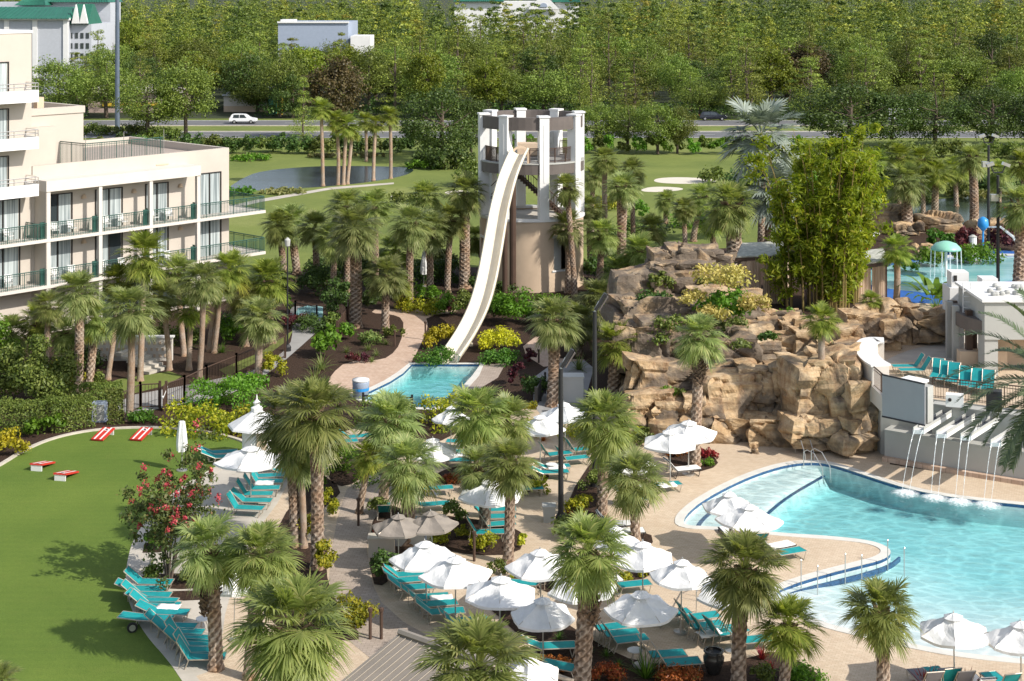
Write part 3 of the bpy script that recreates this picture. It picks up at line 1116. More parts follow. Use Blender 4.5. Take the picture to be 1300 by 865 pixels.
# beds in the deck
BEDS = [
    [(167, 690), (212, 690), (215, 702), (165, 703)], [(176, 730), (268, 728), (274, 746), (216, 750), (180, 741)],
    [(205, 752), (262, 750), (266, 762), (222, 764)],
    [(352, 690), (420, 640), (436, 622), (405, 600), (385, 625), (356, 660), (336, 720), (335, 800), (436, 815), (462, 812), (434, 776), (416, 742), (414, 710), (420, 690)],
    [(440, 620), (415, 612), (425, 585), (470, 570), (520, 590), (505, 612), (470, 600)],
    [(470, 668), (482, 650), (505, 640), (515, 665), (537, 690), (500, 722), (490, 745), (470, 742)],
    [(578, 735), (598, 718), (640, 745), (700, 780), (765, 822), (810, 842), (880, 846), (945, 838), (985, 826), (1012, 838), (1046, 862), (1046, 910), (760, 940), (735, 880), (700, 845), (640, 790)],
    [(545, 682), (560, 655), (590, 658), (640, 665), (668, 680), (658, 705), (600, 706), (560, 698)],
    [(640, 728), (700, 708), (765, 735), (820, 720), (826, 735), (770, 750), (735, 764), (690, 752)],
    [(846, 566), (872, 558), (905, 578), (914, 592), (880, 602), (850, 592)],
    [(712, 662), (735, 606), (780, 556), (806, 556), (790, 590), (762, 650), (740, 672)],
    [(655, 612), (690, 596), (700, 608), (672, 628), (650, 622)],
    [(555, 600), (590, 590), (600, 600), (570, 618), (545, 612)],
    [(790, 680), (826, 676), (830, 694), (800, 700)],
]
for b in BEDS:
    struct(sheet('planting_bed', smooth_poly(P(b), 1), .03, M['mulch']))

# pools ---------------------------------------------------------------------
def pool_floor(name, x0, x1, y0, y1, depth, step, mat):
    nx, ny = int((x1 - x0) / step), int((y1 - y0) / step)
    vs = [(x0 + step * i, y0 + step * j, -depth(x0 + step * i, y0 + step * j)) for j in range(ny + 1) for i in range(nx + 1)]
    fs = [(j * (nx + 1) + i, j * (nx + 1) + i + 1, (j + 1) * (nx + 1) + i + 1, (j + 1) * (nx + 1) + i) for j in range(ny) for i in range(nx)]
    return mesh_obj(name, vs, fs, mat, None, True)


def seg_dist(p, a, b):
    ax, ay = a; bx, by = b
    dx, dy = bx - ax, by - ay
    t = max(0, min(1, ((p[0] - ax) * dx + (p[1] - ay) * dy) / (dx * dx + dy * dy)))
    return math.hypot(p[0] - ax - dx * t, p[1] - ay - dy * t)


BEACH = P([(984, 752), (1000, 768), (1050, 793), (1100, 805), (1160, 819), (1220, 830), (1300, 838), (1460, 850)])
LEDGE = P([(860, 700), (950, 671), (968, 651), (1000, 624), (1046, 598), (1040, 560), (850, 600)])


def in_poly(p, poly):
    c = False
    for i in range(len(poly)):
        a, b = poly[i - 1], poly[i]
        if (a[1] > p[1]) != (b[1] > p[1]) and p[0] < (b[0] - a[0]) * (p[1] - a[1]) / (b[1] - a[1]) + a[0]:
            c = not c
    return c


def pdepth(x, y):
    db = min(seg_dist((x, y), a, b) for a, b in zip(BEACH, BEACH[1:]))
    d = .065 + min(1.0, max(0, db) ** 1.2 * .06)
    if in_poly((x, y), LEDGE): d = min(d, .26)
    return d


def water_mat(name, absorb, dens, wscale, bstr):
    m, nt = new_mat(name); v = coords(nt, (1, 1.25, 1))
    w1 = noise_node(nt, v, wscale, 3, .55); w2 = noise_node(nt, v, wscale * .3, 2)
    nrm = bump(nt, mixc(nt, .35, w1, w2), bstr, .2)
    tr = N(nt, 'ShaderNodeBsdfTransparent'); tr.inputs['Color'].default_value = (.97, .985, .985, 1)
    gl = N(nt, 'ShaderNodeBsdfGlossy'); gl.inputs['Roughness'].default_value = .04; nt.links.new(nrm, gl.inputs['Normal'])
    geo = N(nt, 'ShaderNodeNewGeometry')
    dt = N(nt, 'ShaderNodeVectorMath', operation='DOT_PRODUCT'); nt.links.new(nrm, dt.inputs[0]); nt.links.new(geo.outputs['Incoming'], dt.inputs[1])
    def mth(op, *xs):
        q = N(nt, 'ShaderNodeMath', operation=op)
        for k, x in enumerate(xs):
            if isinstance(x, (int, float)): q.inputs[k].default_value = x
            else: nt.links.new(x, q.inputs[k])
        return q.outputs[0]
    # Schlick reflectance, the same from above and from below the surface
    fr = mth('ADD', mth('MULTIPLY', mth('POWER', mth('SUBTRACT', 1.0, mth('ABSOLUTE', dt.outputs['Value'])), 5.0), .98), .02)
    mx = N(nt, 'ShaderNodeMixShader')
    nt.links.new(fr, mx.inputs[0]); nt.links.new(tr.outputs[0], mx.inputs[1]); nt.links.new(gl.outputs[0], mx.inputs[2])
    o = out(nt, mx)
    ab = N(nt, 'ShaderNodeVolumeAbsorption'); ab.inputs['Color'].default_value = rgba(absorb); ab.inputs['Density'].default_value = dens
    nt.links.new(ab.outputs[0], o.inputs['Volume'])
    return m


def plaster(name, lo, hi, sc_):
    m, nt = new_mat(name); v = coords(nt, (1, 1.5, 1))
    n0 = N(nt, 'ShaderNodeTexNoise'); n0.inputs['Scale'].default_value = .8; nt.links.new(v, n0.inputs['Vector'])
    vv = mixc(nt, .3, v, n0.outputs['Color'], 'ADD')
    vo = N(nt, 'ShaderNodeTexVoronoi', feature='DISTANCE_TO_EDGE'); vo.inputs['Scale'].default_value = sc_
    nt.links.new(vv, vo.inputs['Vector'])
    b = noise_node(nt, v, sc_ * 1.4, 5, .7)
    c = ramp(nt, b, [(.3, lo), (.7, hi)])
    c = mixc(nt, ramp(nt, vo.outputs['Distance'], [(0, (.55, .55, .55)), (.16, (0, 0, 0))]), c, mixc(nt, 1.0, c, (1.5, 1.4, 1.36), 'MULTIPLY'))  # bright web paints sunlight rippling through water into the floor colour
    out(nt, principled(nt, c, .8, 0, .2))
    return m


def water_body(name, poly, ztop, zbot, mat):
    mb = MB(); mb.prism(poly, zbot, ztop)
    return mb.build(name, mat)


def pool(name, poly, floor_args, wmat, fmat, coping_mat, tile_mat, ztop=-.06):
    struct(pool_floor(name + '_floor', *floor_args, fmat))
    n = len(poly)
    ar = sum(poly[i][0] * poly[(i + 1) % n][1] - poly[(i + 1) % n][0] * poly[i][1] for i in range(n))
    out_ = offset_poly(poly, .42)
    # wall with a waterline of tiles
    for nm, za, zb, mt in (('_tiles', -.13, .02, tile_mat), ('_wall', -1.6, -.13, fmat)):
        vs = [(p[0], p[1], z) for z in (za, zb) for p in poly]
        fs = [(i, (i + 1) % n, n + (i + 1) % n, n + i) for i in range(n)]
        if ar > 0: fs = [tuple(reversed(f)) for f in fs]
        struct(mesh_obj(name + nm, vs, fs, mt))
    vs = [(p[0], p[1], z) for z, pp in ((.035, poly), (.035, out_), (0, out_), (0.0, poly)) for p in pp]
    fs = []
    for i in range(n):
        j = (i + 1) % n
        fs += [(i, j, n + j, n + i), (n + i, n + j, 2 * n + j, 2 * n + i), (3 * n + i, 3 * n + j, j, i)]
    if ar > 0: fs = [tuple(reversed(f)) for f in fs]
    struct(mesh_obj(name + '_coping', vs, fs, coping_mat))
    w = water_body(name + '_water', offset_poly(poly, .012), ztop, -1.7, wmat)
    struct(w)


M['water'] = water_mat('pool_water', (.0, .75, .8), .25, 1.3, .65)
M['water_slide'] = water_mat('slide_pool_water', (.0, .72, .77), .32, 1.4, .35)
M['plaster'] = plaster('pool_plaster_ripple_light', (.5, .57, .57), (.68, .72, .71), .9)
M['coping'] = plain('pale_coping', (.62, .6, .55), .7, var=.08)
M['tile'] = plain('blue_tile', (.03, .09, .2), .25, var=.3, scale=6)
xs = [p[0] for p in POOL]; ys = [p[1] for p in POOL]
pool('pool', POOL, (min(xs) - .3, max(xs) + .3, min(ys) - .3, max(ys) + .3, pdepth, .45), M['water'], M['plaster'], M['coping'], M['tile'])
xs = [p[0] for p in SPOOL]; ys = [p[1] for p in SPOOL]
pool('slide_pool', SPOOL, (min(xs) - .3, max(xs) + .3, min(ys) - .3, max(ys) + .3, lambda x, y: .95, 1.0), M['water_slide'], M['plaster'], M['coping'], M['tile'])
# blue tile line along the step between ledge and deep water
line = P([(950, 670), (968, 651), (1000, 624), (1046, 598)])
struct(strip('ledge_step_line', smooth_line(line, 2), .16, -.27, -.235, M['tile']))
struct(strip('ledge_step_line', smooth_line(P([(884, 668), (888, 657), (903, 643), (935, 625)]), 2), .2, -.27, -.235, M['tile']))
struct(strip('beach_step_line', smooth_line(P([(990, 755), (1020, 744), (1060, 734), (1100, 724), (1130, 714), (1142, 704)]), 2), .09, -.3, -.1, M['tile']))

# ponds, bunkers, roads of the golf course --------------------------------------
struct(sheet('pond', smooth_poly(P([(285, 242), (305, 228), (330, 217), (400, 211), (470, 211), (528, 213), (520, 222), (480, 230), (430, 236), (370, 240), (310, 243)]), 2), .012, M['pond']))
struct(sheet('pond', smooth_poly(P([(1085, 282), (1110, 270), (1150, 258), (1220, 250), (1300, 246), (1450, 246), (1450, 292), (1250, 290), (1150, 288)]), 2), .012, M['pond_green']))
for b in ([(828, 230), (836, 226), (870, 225), (908, 228), (915, 231), (880, 234), (840, 233)], [(812, 241), (828, 237), (862, 238), (870, 241), (845, 244), (818, 244)],
          [(494, 250), (505, 246), (515, 249), (508, 256), (497, 256)], [(560, 244), (590, 241), (600, 246), (575, 249)]):
    struct(sheet('bunker', smooth_poly(P(b), 2), .012, M['sandpit']))
struct(sheet('path', P([(290, 262), (325, 254), (420, 238), (500, 232), (500, 234), (420, 241), (330, 257), (292, 266)]), .016, M['concrete']))


def road(name, ya, yb, mat, z):
    da, db = F * H / (ya - YH), F * H / (yb - YH)
    return struct(mesh_obj(name, [(-260, db, z), (260, db, z), (260, da, z), (-260, da, z)], [(0, 1, 2, 3)], mat))


road('verge', 151, 177, M['golf'], .01)
road('road', 153.3, 160.3, M['asphalt'], .06)
road('road', 167.6, 175.6, M['asphalt'], .06)
for y, w in ((153.7, .25), (159.9, .25), (168.0, .25), (175.1, .28)):
    road('road_marking', y, y + w, M['roadpaint'], .068)
for yk in (160.3, 167.6):
    d = F * H / (yk - YH)
    mb = MB(); mb.box((0, d, .07), (520, .2, .16)); struct(mb.build('road_kerb', M['kerb']))
for k in range(26):
    for yk in (156.8, 171.5):
        d = F * H / (yk - YH)
        struct(mesh_obj('lane_dash', [(-130 + k * 10, d, .068), (-127 + k * 10, d, .068), (-127 + k * 10, d + .18, .068), (-130 + k * 10, d + .18, .068)], [(0, 1, 2, 3)], M['roadpaint']))

# upper terrace --------------------------------------------------------------
TER = P([(1000, 455), (1062, 470), (1100, 484), (1118, 498), (1150, 502), (1190, 508), (1300, 521), (1520, 546), (1520, 300), (1250, 296), (1100, 292), (1000, 300), (945, 330), (900, 352), (905, 390), (940, 430)], ZT)
mb = MB(); mb.prism(TER, -.2, ZT); struct(mb.build('upper_terrace_base', M['wall_grey']))
struct(sheet('upper_terrace', offset_poly(TER, -.02), ZT + .006, M['deck']))
struct(sheet('upper_terrace_soil', P([(905, 352), (945, 332), (1000, 303), (1100, 294), (1250, 298), (1300, 300), (1300, 318), (1200, 322), (1110, 342), (1095, 382), (1060, 405), (1000, 420), (935, 420)], ZT), ZT + .012, M['mulch']))
struct(sheet('curved_terrace_paving', smooth_poly(P([(1120, 462), (1135, 452), (1160, 443), (1185, 438), (1206, 436), (1300, 436), (1300, 462), (1206, 456), (1160, 460)], ZT), 1), ZT + .013, M['concrete']))
# splash pool
struct(sheet('splash_pad', smooth_poly(P([(1098, 350), (1110, 338), (1160, 330), (1200, 322), (1240, 316), (1300, 320), (1420, 326), (1420, 385), (1300, 382), (1230, 392), (1190, 386), (1130, 384), (1100, 372)], ZT), 1), ZT + .018, M['bluemat']))
m, nt = new_mat('splash_water'); v = coords(nt, (.7, 1.6, 1))
w = noise_node(nt, v, 1.0, 4)
c = ramp(nt, noise_node(nt, v, .35, 4), [(.3, (.16, .42, .46)), (.7, (.38, .6, .6))])
out(nt, principled(nt, c, .12, 0, .5, bump(nt, w, .3, .06))); M['splash'] = m
struct(sheet('splash_pool_water', smooth_poly(P([(1092, 354), (1104, 342), (1150, 334), (1200, 328), (1290, 326), (1420, 330), (1420, 350), (1290, 356), (1240, 362), (1200, 374), (1160, 371), (1105, 364)], ZT), 1), ZT + .024, M['splash']))
struct(strip('splash_pool_edge', smooth_line(P([(1198, 327.5), (1240, 325), (1290, 325.5), (1420, 329)], ZT), 1), .4, ZT, ZT + .16, M['coping']))
# ------------------------------------------------------------------ hotel wing on the left
HT = Vector((.677, .735, 0)).normalized()      # along the facade
HN = Vector((.735, -.677, 0)).normalized()     # out of the facade
HO = Vector((-32, 108.8, 0))                   # first column on the balcony front line


def hp(s, o, z):
    """point at s metres along the facade, o metres out from the balcony front line"""
    return HO + HT * s + HN * o + Vector((0, 0, z))


def hbox(mb, s0, s1, o0, o1, z0, z1):
    mb.obox(hp(s0, o0, z0), HT * (s1 - s0), HN * (o1 - o0), (0, 0, z1 - z0))


hotel = empty('hotel_building', hp(4, -6, 0))
tag(hotel, 'cream hotel wing with green balcony railings and stepped roof at the left edge', 'building')
HINV = Matrix.Translation(-hotel.location)


def hpart(name, mb, mat, parent=None):
    o = mb.build(name, mat)
    o.data.transform(HINV)
    o.parent = parent or hotel
    return o


WP = -1.6   # wall plane behind the balcony front line
SL = [3.7, 6.9]
SLH = [10.15, 13.4, 16.6]
mb = MB()
hbox(mb, -.35, 16.6, -15, WP, 0, 11.2)
hpart('wing_wall', mb, M['stucco'])
mb = MB()
hbox(mb, -.3, 16.6, WP - .28, WP + .003, 11.2, 11.82); hbox(mb, 16.32, 16.603, -15, WP - .283, 11.2, 11.82); hbox(mb, -.3, 16.3, -15, -14.7, 11.2, 11.82)
hpart('parapet', mb, M['stucco'])
mb = MB(); hbox(mb, -.3, 16.3, -14.69, WP - .29, 11.2, 11.26); hpart('roof', mb, M['roof_gravel'])
mb = MB(); hbox(mb, -9.5, -.37, -15.1, WP + .002, 0, 21.1); hpart('tower_wall', mb, M['stucco'])
mb = MB(); hbox(mb, -9.6, -.3, -15.2, WP + .06, 21.1, 21.28); hpart('tower_coping', mb, M['white'])
mb = MB()
hbox(mb, -.36, 6.0, -14.8, -5.2, 11.27, 15.0); hbox(mb, -.36, 3.2, -5.2, -4.4, 11.27, 14.2)
hpart('penthouse_wall', mb, M['stucco'])
mb = MB(); hbox(mb, -.36, 6.08, -5.45, -5.1, 15.0, 15.5); hbox(mb, 5.7, 6.08, -14.8, -5.45, 15.0, 15.5); hpart('penthouse_parapet', mb, M['stucco'])
for s, o, c in ((.3, -6.2, 0), (.9, -6.2, 1), (2.9, -6.4, 0)):
    mb = MB(); hbox(mb, s, s + .55, o - .5, o, 15.0, 16.2); hpart('roof_vent', mb, M['tan'])
# side wall that closes the first balcony bay
mb = MB()
hbox(mb, -.16, .0, WP, -.05, 0, 10.15)
hpart('bay_side_wall', mb, M['tan'] if False else M['stucco'])
# spandrel beam over the top balconies
mb = MB(); hbox(mb, -.2, 12.75, WP + .003, .05, 10.15, 10.9); hpart('spandrel', mb, M['stucco_white'])
for z in SL:
    mb = MB(); hbox(mb, -9.5, 18.9, WP + .003, .02, z - .22, z); hbox(mb, 16.603, 18.9, -8, WP + .002, z - .22, z)
    hpart('balcony_slab', mb, M['stucco_white'])
for z in SLH:
    mb = MB(); hbox(mb, -9.5, -.75, WP + .004, .0, z - .2, z); hbox(mb, -9.5, -.75, -.14, .0, z, z + .62); hbox(mb, -.89, -.75, WP + .004, -.141, z, z + .62)
    hpart('balcony_parapet', mb, M['white'])
    mb = MB()
    for s in [-9 + 1.6 * i for i in range(6)]: mb.tube([hp(s, -.04, z + .6), hp(s, -.04, z + 1.1)], .03, 5)
    for zz in (.86, 1.1): mb.tube([hp(-9.4, -.04, z + zz), hp(-.78, -.04, z + zz)], .03, 5); mb.tube([hp(-.78, -.04, z + zz), hp(-.78, WP, z + zz)], .03, 5)
    mb.tube([hp(-.78, -.04, z + .0), hp(-.78, -.04, z + 1.1)], .03, 5)
    hpart('railing', mb, M['steel'])
# columns
for s in (.02, 4.15, 8.4, 12.6):
    mb = MB(); hbox(mb, s - .14, s + .14, -.3, -.02, 0, 10.15)
    hpart('column', mb, M['stucco_white'])


def railing(pts, z, name='railing', mat='green_metal', h=1.08, parent=None, gap=.14, fn=None):
    mb = MB()
    for a, b in zip(pts, pts[1:]):
        L = (b - a).length
        up = Vector((0, 0, 1))
        for zz, r in ((h, .035), (h - .14, .018), (.1, .02)):
            mb.tube([a + up * (z + zz), b + up * (z + zz)], r, 5)
        n = max(1, int(L / gap))
        for i in range(n + 1):
            p = a.lerp(b, i / n)
            big = i % 9 == 0
            mb.tube([p + up * (z + .0), p + up * (z + h)], mat == 'green_metal' and (.034 if big else .016) or .011, 4, False)
    if fn: return fn(name, mb, M[mat], parent)
    return mb.build(name, M[mat], parent)


for z in SL:
    railing([hp(-9.4, -.06, 0), hp(18.8, -.06, 0), hp(18.8, -7.8, 0)], z, fn=hpart)
    for s in (0.02, 4.15, 8.4, 12.6):     # solid green dividers between neighbouring balconies
        mb = MB(); hbox(mb, s - .5, s + .05, -.36, -.3, z, z + 1.15); hbox(mb, s + .141, s + .2, -1.0, -.1, z, z + 1.15)
        hpart('divider', mb, M['green_metal'])
railing([hp(-.8, -.06, 0), hp(-.8, WP, 0)], 6.9, fn=hpart)
railing([hp(4.0, -5.1, 0), hp(4.3, WP - .6, 0), hp(11.0, WP - .6, 0)], 11.25, h=1.75, fn=hpart)
mb = MB()
for s in (4.3, 7.5, 11.0): mb.tube([hp(s, WP - .6, 11.2), hp(s, WP - .6, 13.6)], .025, 5)
hpart('mast', mb, M['steel'])


def window(s0, s1, z0, z1, panels=2, dark=0):
    """sliding balcony door: frame with glass and a drawn curtain behind"""
    mb = MB()
    t = .07
    hbox(mb, s0 - t, s0, WP + .003, WP + .09, z0, z1 + t); hbox(mb, s1, s1 + t, WP + .003, WP + .09, z0, z1 + t); hbox(mb, s0, s1, WP + .003, WP + .09, z1, z1 + t)
    for i in range(1, panels):
        x = s0 + (s1 - s0) * i / panels
        hbox(mb, x - .05, x + .05, WP + .003, WP + .08, z0, z1)
    fr = hpart('window', mb, M['dark'])
    mb = MB()
    w = (s1 - s0) / panels
    k = 0
    for i in range(panels):
        if i == dark: 
            continue
        hbox(mb, s0 + w * i + .06, s0 + w * (i + 1) - .06, WP + .003, WP + .02, z0, z1)
    if mb.v:
        c = hpart('curtain', mb, M['curtain'], fr); 
    mb = MB()
    if 0 <= dark < panels: hbox(mb, s0 + w * dark + .06, s0 + w * (dark + 1) - .06, WP + .003, WP + .03, z0, z1)
    if mb.v: hpart('glass', mb, M['glass'], fr)
    return fr


rr = random.Random(3)
for z in SL:
    for b, (s0, s1) in enumerate(((.55, 2.75), (4.75, 6.9), (9.0, 10.9), (13.7, 15.75))):
        window(s0, s1, z, z + 2.75 + (.35 if b == 3 else 0), 2, (0 if b == 0 and z > 5 else (1 if b == 1 and z < 5 else 5)))
    window(-3.8, -1.35, z, z + 2.75, 2, 5)
    window(-8.2, -6.0, z, z + 2.75, 2, 5)
for z in SLH:
    window(-4.4, -2.2, z, z + 2.5, 2, 5)
    window(-8.6, -6.6, z, z + 2.5, 2, 0)
# wall lamps by the balcony doors
for z in SL:
    for s in (3.7, 7.9, 12.0):
        mb = MB(); mb.lathe([(.02, .3), (.12, .24), (.2, .06), (.2, 0), (.02, 0)], 10, hp(s, WP + .14, z + 2.3)); hpart('wall_lamp', mb, M['tan'])
mb = MB(); hbox(mb, 5.2, 12.5, WP + .003, WP + .03, .3, 2.7); hpart('ground_floor_glazing', mb, M['glass'])
mb = MB(); hbox(mb, 9.9, 11.0, WP + .004, WP + .05, 11.0, 11.08); hpart('scupper', mb, M['tan'])

# balcony chairs: a thing each
def balcony_chair():
    e = empty('balcony_chair', (0, 0, 0))
    mb = MB(); mb.box((0, 0, .43), (.52, .5, .05)); mb.build('seat', M['cushion'], e)
    mb = MB(); mb.box((0, .24, .72), (.52, .05, .5), rx=R(-12)); mb.build('backrest', M['cushion'], e)
    for dx in (-.24, .24):
        for dy in (-.22, .22):
            mb = MB(); mb.tube([(dx, dy, 0), (dx, dy, .62 if dy < 0 else .43)], .018, 5); mb.build('leg', M['steel'], e)
        mb = MB(); mb.box((dx * 1.05, 0, .63), (.05, .5, .03)); mb.build('armrest', M['steel'], e)
    return e


proto = balcony_chair()
spots = []
names = {0: 'first', 1: 'second', 2: 'third', 3: 'fourth'}
for z, lev in ((6.9, 'upper'), (3.7, 'lower')):
    for b, s in enumerate((.95, 5.1, 9.1)):
        for k, ds in ((0, 0), (1, 1.35)):
            spots.append((s + ds, z, f"{'left' if k == 0 else 'right'} white balcony chair in the {names[b]} bay of the hotel wing's {lev} balcony"))
    spots.append((-4.2, z, f'left white chair on the {lev} green balcony at the photo edge')); spots.append((-2.6, z, f'right white chair on the {lev} green balcony beside the wing corner'))
for i, (s, z, lb) in enumerate(spots):
    o = proto if i == 0 else copy_tree(proto)
    o.location = hp(s, -.75, z + .002)
    o.rotation_euler = (0, 0, math.atan2(HN.y, HN.x) + PI / 2 + rr.uniform(-.6, .6) )
    tag(o, lb, 'chair', 'white chairs on the hotel balconies')

# ------------------------------------------------------------------ slide tower
TC = Vector((1.6, 129.2, 0)); TR = 4.25
tower = empty('slide_tower', TC)
tag(tower, 'round tan slide tower with white square columns and an open railed platform', 'tower')


def tpart(name, mb, mat, parent=None, smooth=False):
    return mb.build(name, mat, parent or tower, smooth)


def ring(mb, r0, r1, z0, z1, n=48, a0=0, a1=360):
    """ring segment; angle 0 faces the viewer and grows to the right"""
    vs, fs = [], []
    for i in range(n + 1):
        a = R(a0 + (a1 - a0) * i / n)
        x, y = math.sin(a), -math.cos(a)
        for r, z in ((r0, z0), (r1, z0), (r1, z1), (r0, z1)): vs.append((x * r, y * r, z))
    for i in range(n):
        for k in range(4):
            fs.append((i * 4 + k, i * 4 + (k + 1) % 4, (i + 1) * 4 + (k + 1) % 4, (i + 1) * 4 + k))
    if a1 - a0 < 359:
        fs += [(3, 2, 1, 0), tuple(n * 4 + k for k in range(4))]
    return mb.add(vs, fs)


mb = MB(); ring(mb, TR - .3, TR, 0, 5.6, 60, 50, 285 - 0); ring(mb, TR - .3, TR, 0, 5.6, 40, -60, 24); ring(mb, TR - .3, TR, 0, 1.7, 6, 24.01, 49.99); ring(mb, TR - .3, TR, 4.3, 5.6, 6, 24.01, 49.99)
ring(mb, TR - .3, TR, 4.0, 5.6, 4, 285.01, 299.99)
o = tpart('wall', mb, M['tan'])
mb = MB(); ring(mb, .2, TR - .31, 5.3, 5.5, 40); tpart('lower_floor', mb, M['concrete'])
mb = MB(); ring(mb, TR - .45, TR + .12, 5.602, 5.8, 48); tpart('wall_cap', mb, M['white'])
mb = MB(); ring(mb, TR - .05, TR + .07, 1.58, 1.72, 8, 22, 52); ring(mb, TR - .05, TR + .07, 4.28, 4.5, 8, 22, 52); ring(mb, TR + .002, TR + .05, 3.95, 4.15, 6, 283, 302); w_ = tpart('window', mb, M['white'])
mb = MB(); ring(mb, TR - .2, TR - .1, 1.72, 4.3, 4, 24.2, 34); tpart('shutter', mb, M['wall_grey'], w_)
mb = MB(); ring(mb, 1.2, 1.35, .1, 5.2, 30); tpart('core_wall', mb, M['dark'])
for a in (58, 13, -32, -77, 103, 148, 193, 238):
    mb = MB(); x, y = math.sin(R(a)) * (TR - .25), -math.cos(R(a)) * (TR - .25)
    mb.box((x, y, 9.85), (.78, .78, 8.1), rz=R(a)); mb.box((x, y, 13.95), (.92, .92, .14), rz=R(a))
    for dz in (7.9,): mb.box((x + math.sin(R(a)) * .4, y - math.cos(R(a)) * .4, 11), (.16, .03, 4.6), rz=R(a))
    tpart('column', mb, M['white'])
mb = MB(); ring(mb, TR - .42, TR - .06, 12.85, 13.87, 48); tpart('top_beam', mb, M['fascia'])
mb = MB(); ring(mb, TR - .12, TR + .05, 9.35, 10.15, 48); tpart('platform_beam', mb, M['fascia'])
mb = MB(); ring(mb, .9, TR - .121, 9.9, 10.15, 48); ring(mb, TR - .3, TR + .1, 10.152, 10.25, 48); tpart('platform', mb, M['wall_grey'])


def arc_rail(mb, r, z, a0, a1, h=1.15, n=24):
    pts = [Vector((math.sin(R(a0 + (a1 - a0) * i / n)) * r, -math.cos(R(a0 + (a1 - a0) * i / n)) * r, 0)) for i in range(n + 1)]
    for zz, rr_ in ((h, .04), (.12, .025), (h - .14, .02)):
        mb.tube([p + Vector((0, 0, z + zz)) for p in pts], rr_, 5)
    for i, p in enumerate(pts):
        for f in (0, .5):
            q = p.lerp(pts[min(i + 1, n)], f)
            mb.tube([q + Vector((0, 0, z)), q + Vector((0, 0, z + h))], .045 if (i % 6 == 0 and f == 0) else .016, 4, False)


for a0, a1 in ((-3, 58), (58, 103), (103, 193), (193, 283), (-77, -36)):
    mb = MB(); arc_rail(mb, TR - .3, 10.25, a0, a1); tpart('railing', mb, M['brown_metal'])
# stairs winding up inside
mb = MB(); rl = MB()
for i in range(20):
    t = i / 20
    x = -1.2 + 4.2 * t; z = 9.3 - 3.8 * t
    mb.box((x, -1.9, z), (.3, 1.3, .1)); mb.box((x, -2.58, z - .12), (.32, .06, .36))
for zz in (.25, 1.0):
    rl.tube([(-1.3, -2.6, 9.3 + zz), (3.0, -2.6, 5.5 + zz)], .04, 5)
for i in range(22):
    t = i / 21
    rl.tube([(-1.3 + 4.3 * t, -2.6, 9.3 - 3.8 * t + .2), (-1.3 + 4.3 * t, -2.6, 9.3 - 3.8 * t + 1.0)], .016 if i % 5 else .04, 4, False)
st = tpart('stair_flight', mb, M['brown_metal']); tpart('handrail', rl, M['brown_metal'], st)
mb = MB(); rl = MB()
for i in range(10):
    t = i / 10
    mb.box((-3.2 + 2.0 * t, -1.4, 7.2 + 2 * t), (.26, 1.2, .1))
rl.tube([(-3.3, -2.0, 8.2), (-1.2, -2.0, 10.2)], .04, 5); rl.tube([(-3.3, -2.0, 7.5), (-1.2, -2.0, 9.5)], .03, 5)
st = tpart('stair_flight', mb, M['brown_metal']); tpart('handrail', rl, M['brown_metal'], st)
# start gate of the slide
mb = MB()
n = 14
for k in range(n):
    a, b = PI * k / n, PI * (k + 1) / n
    for r0, r1 in ((.55, .72),):
        vs = []
        for an in (a, b):
            for r in (r0, r1):
                for dy in (0, .3): vs.append((-.95 - math.cos(an) * r, -TR + .15 + dy, 10.9 + math.sin(an) * r))
        mb.add(vs, [(0, 2, 6, 4), (1, 5, 7, 3), (0, 4, 5, 1), (2, 3, 7, 6)])
mb.box((-1.58, -TR + .3, 10.57), (.17, .3, .66)); mb.box((-.32, -TR + .3, 10.57), (.17, .3, .66))
tpart('start_gate', mb, M['tan'])
mb = MB(); mb.box((1.6, 2.6, 11.2), (.6, .5, 1.9)); mb.box((1.6, 2.3, 11.5), (.45, .12, .5)); tpart('control_cabinet', mb, M['wall_grey'])
mb = MB(); mb.box((-.2, 2.4, 10.75), (1.9, 1.2, 1.0)); tpart('queue_wall', mb, M['tan'])

# the slide itself
slide = empty('water_slide', D(570, 466, 101.6))
tag(slide, 'long cream open water slide running from the tower down into the small pool', 'water slide')
SP = [(661, 197, 125.2), (655, 208, 123.8), (646, 230, 121.6), (639, 255, 119.8), (632, 286, 117.8), (624, 335, 114.3), (617, 370, 111.6), (608, 400, 108.9), (596, 425, 106.4), (583, 446, 103.9), (575, 457, 102.4), (571, 463, 101.7)]
pts = [D(*p) for p in SP]
pts = [Vector(p) for p in smooth_line([tuple(p) for p in pts], 3)]
vs, fs = [], []
prof = []
for k in range(13):     # half-pipe profile, outer then inner
    a = -PI * .5 + PI * k / 12
    prof.append((math.sin(a) * .6, .62 - math.cos(a) * .58))
prof = [(-.68, .66), (-.6, .68)] + [(x, y) for x, y in prof[1:-1]] + [(.6, .68), (.68, .66)]
outer = [(x * 1.14, y - .1) for x, y in reversed(prof)]
full = prof + outer
for i, p in enumerate(pts):
    t = (pts[min(i + 1, len(pts) - 1)] - pts[max(i - 1, 0)]).normalized()
    sd = t.cross(Vector((0, 0, 1))).normalized()
    sd = -sd
    up = t.cross(sd)
    if up.z < 0: up = -up
    for x, y in full:
        vs.append(p + sd * x + up * y - slide.location)
nf = len(full)
for i in range(len(pts) - 1):
    for k in range(nf):
        fs.append((i * nf + k, i * nf + (k + 1) % nf, (i + 1) * nf + (k + 1) % nf, (i + 1) * nf + k))
fs.append(tuple(range(nf))); fs.append(tuple((len(pts) - 1) * nf + k for k in reversed(range(nf))))
mesh_obj('chute', vs, fs, M['slide'], slide, True)
pp = D(651, 366, 122.6); tp = D(651, 226, 122.6)
mb = MB(); mb.tube([pp + Vector((0, 0, -.1)) - slide.location, tp - slide.location], .26, 12); mb.build('support_post', M['brown_metal'], slide)
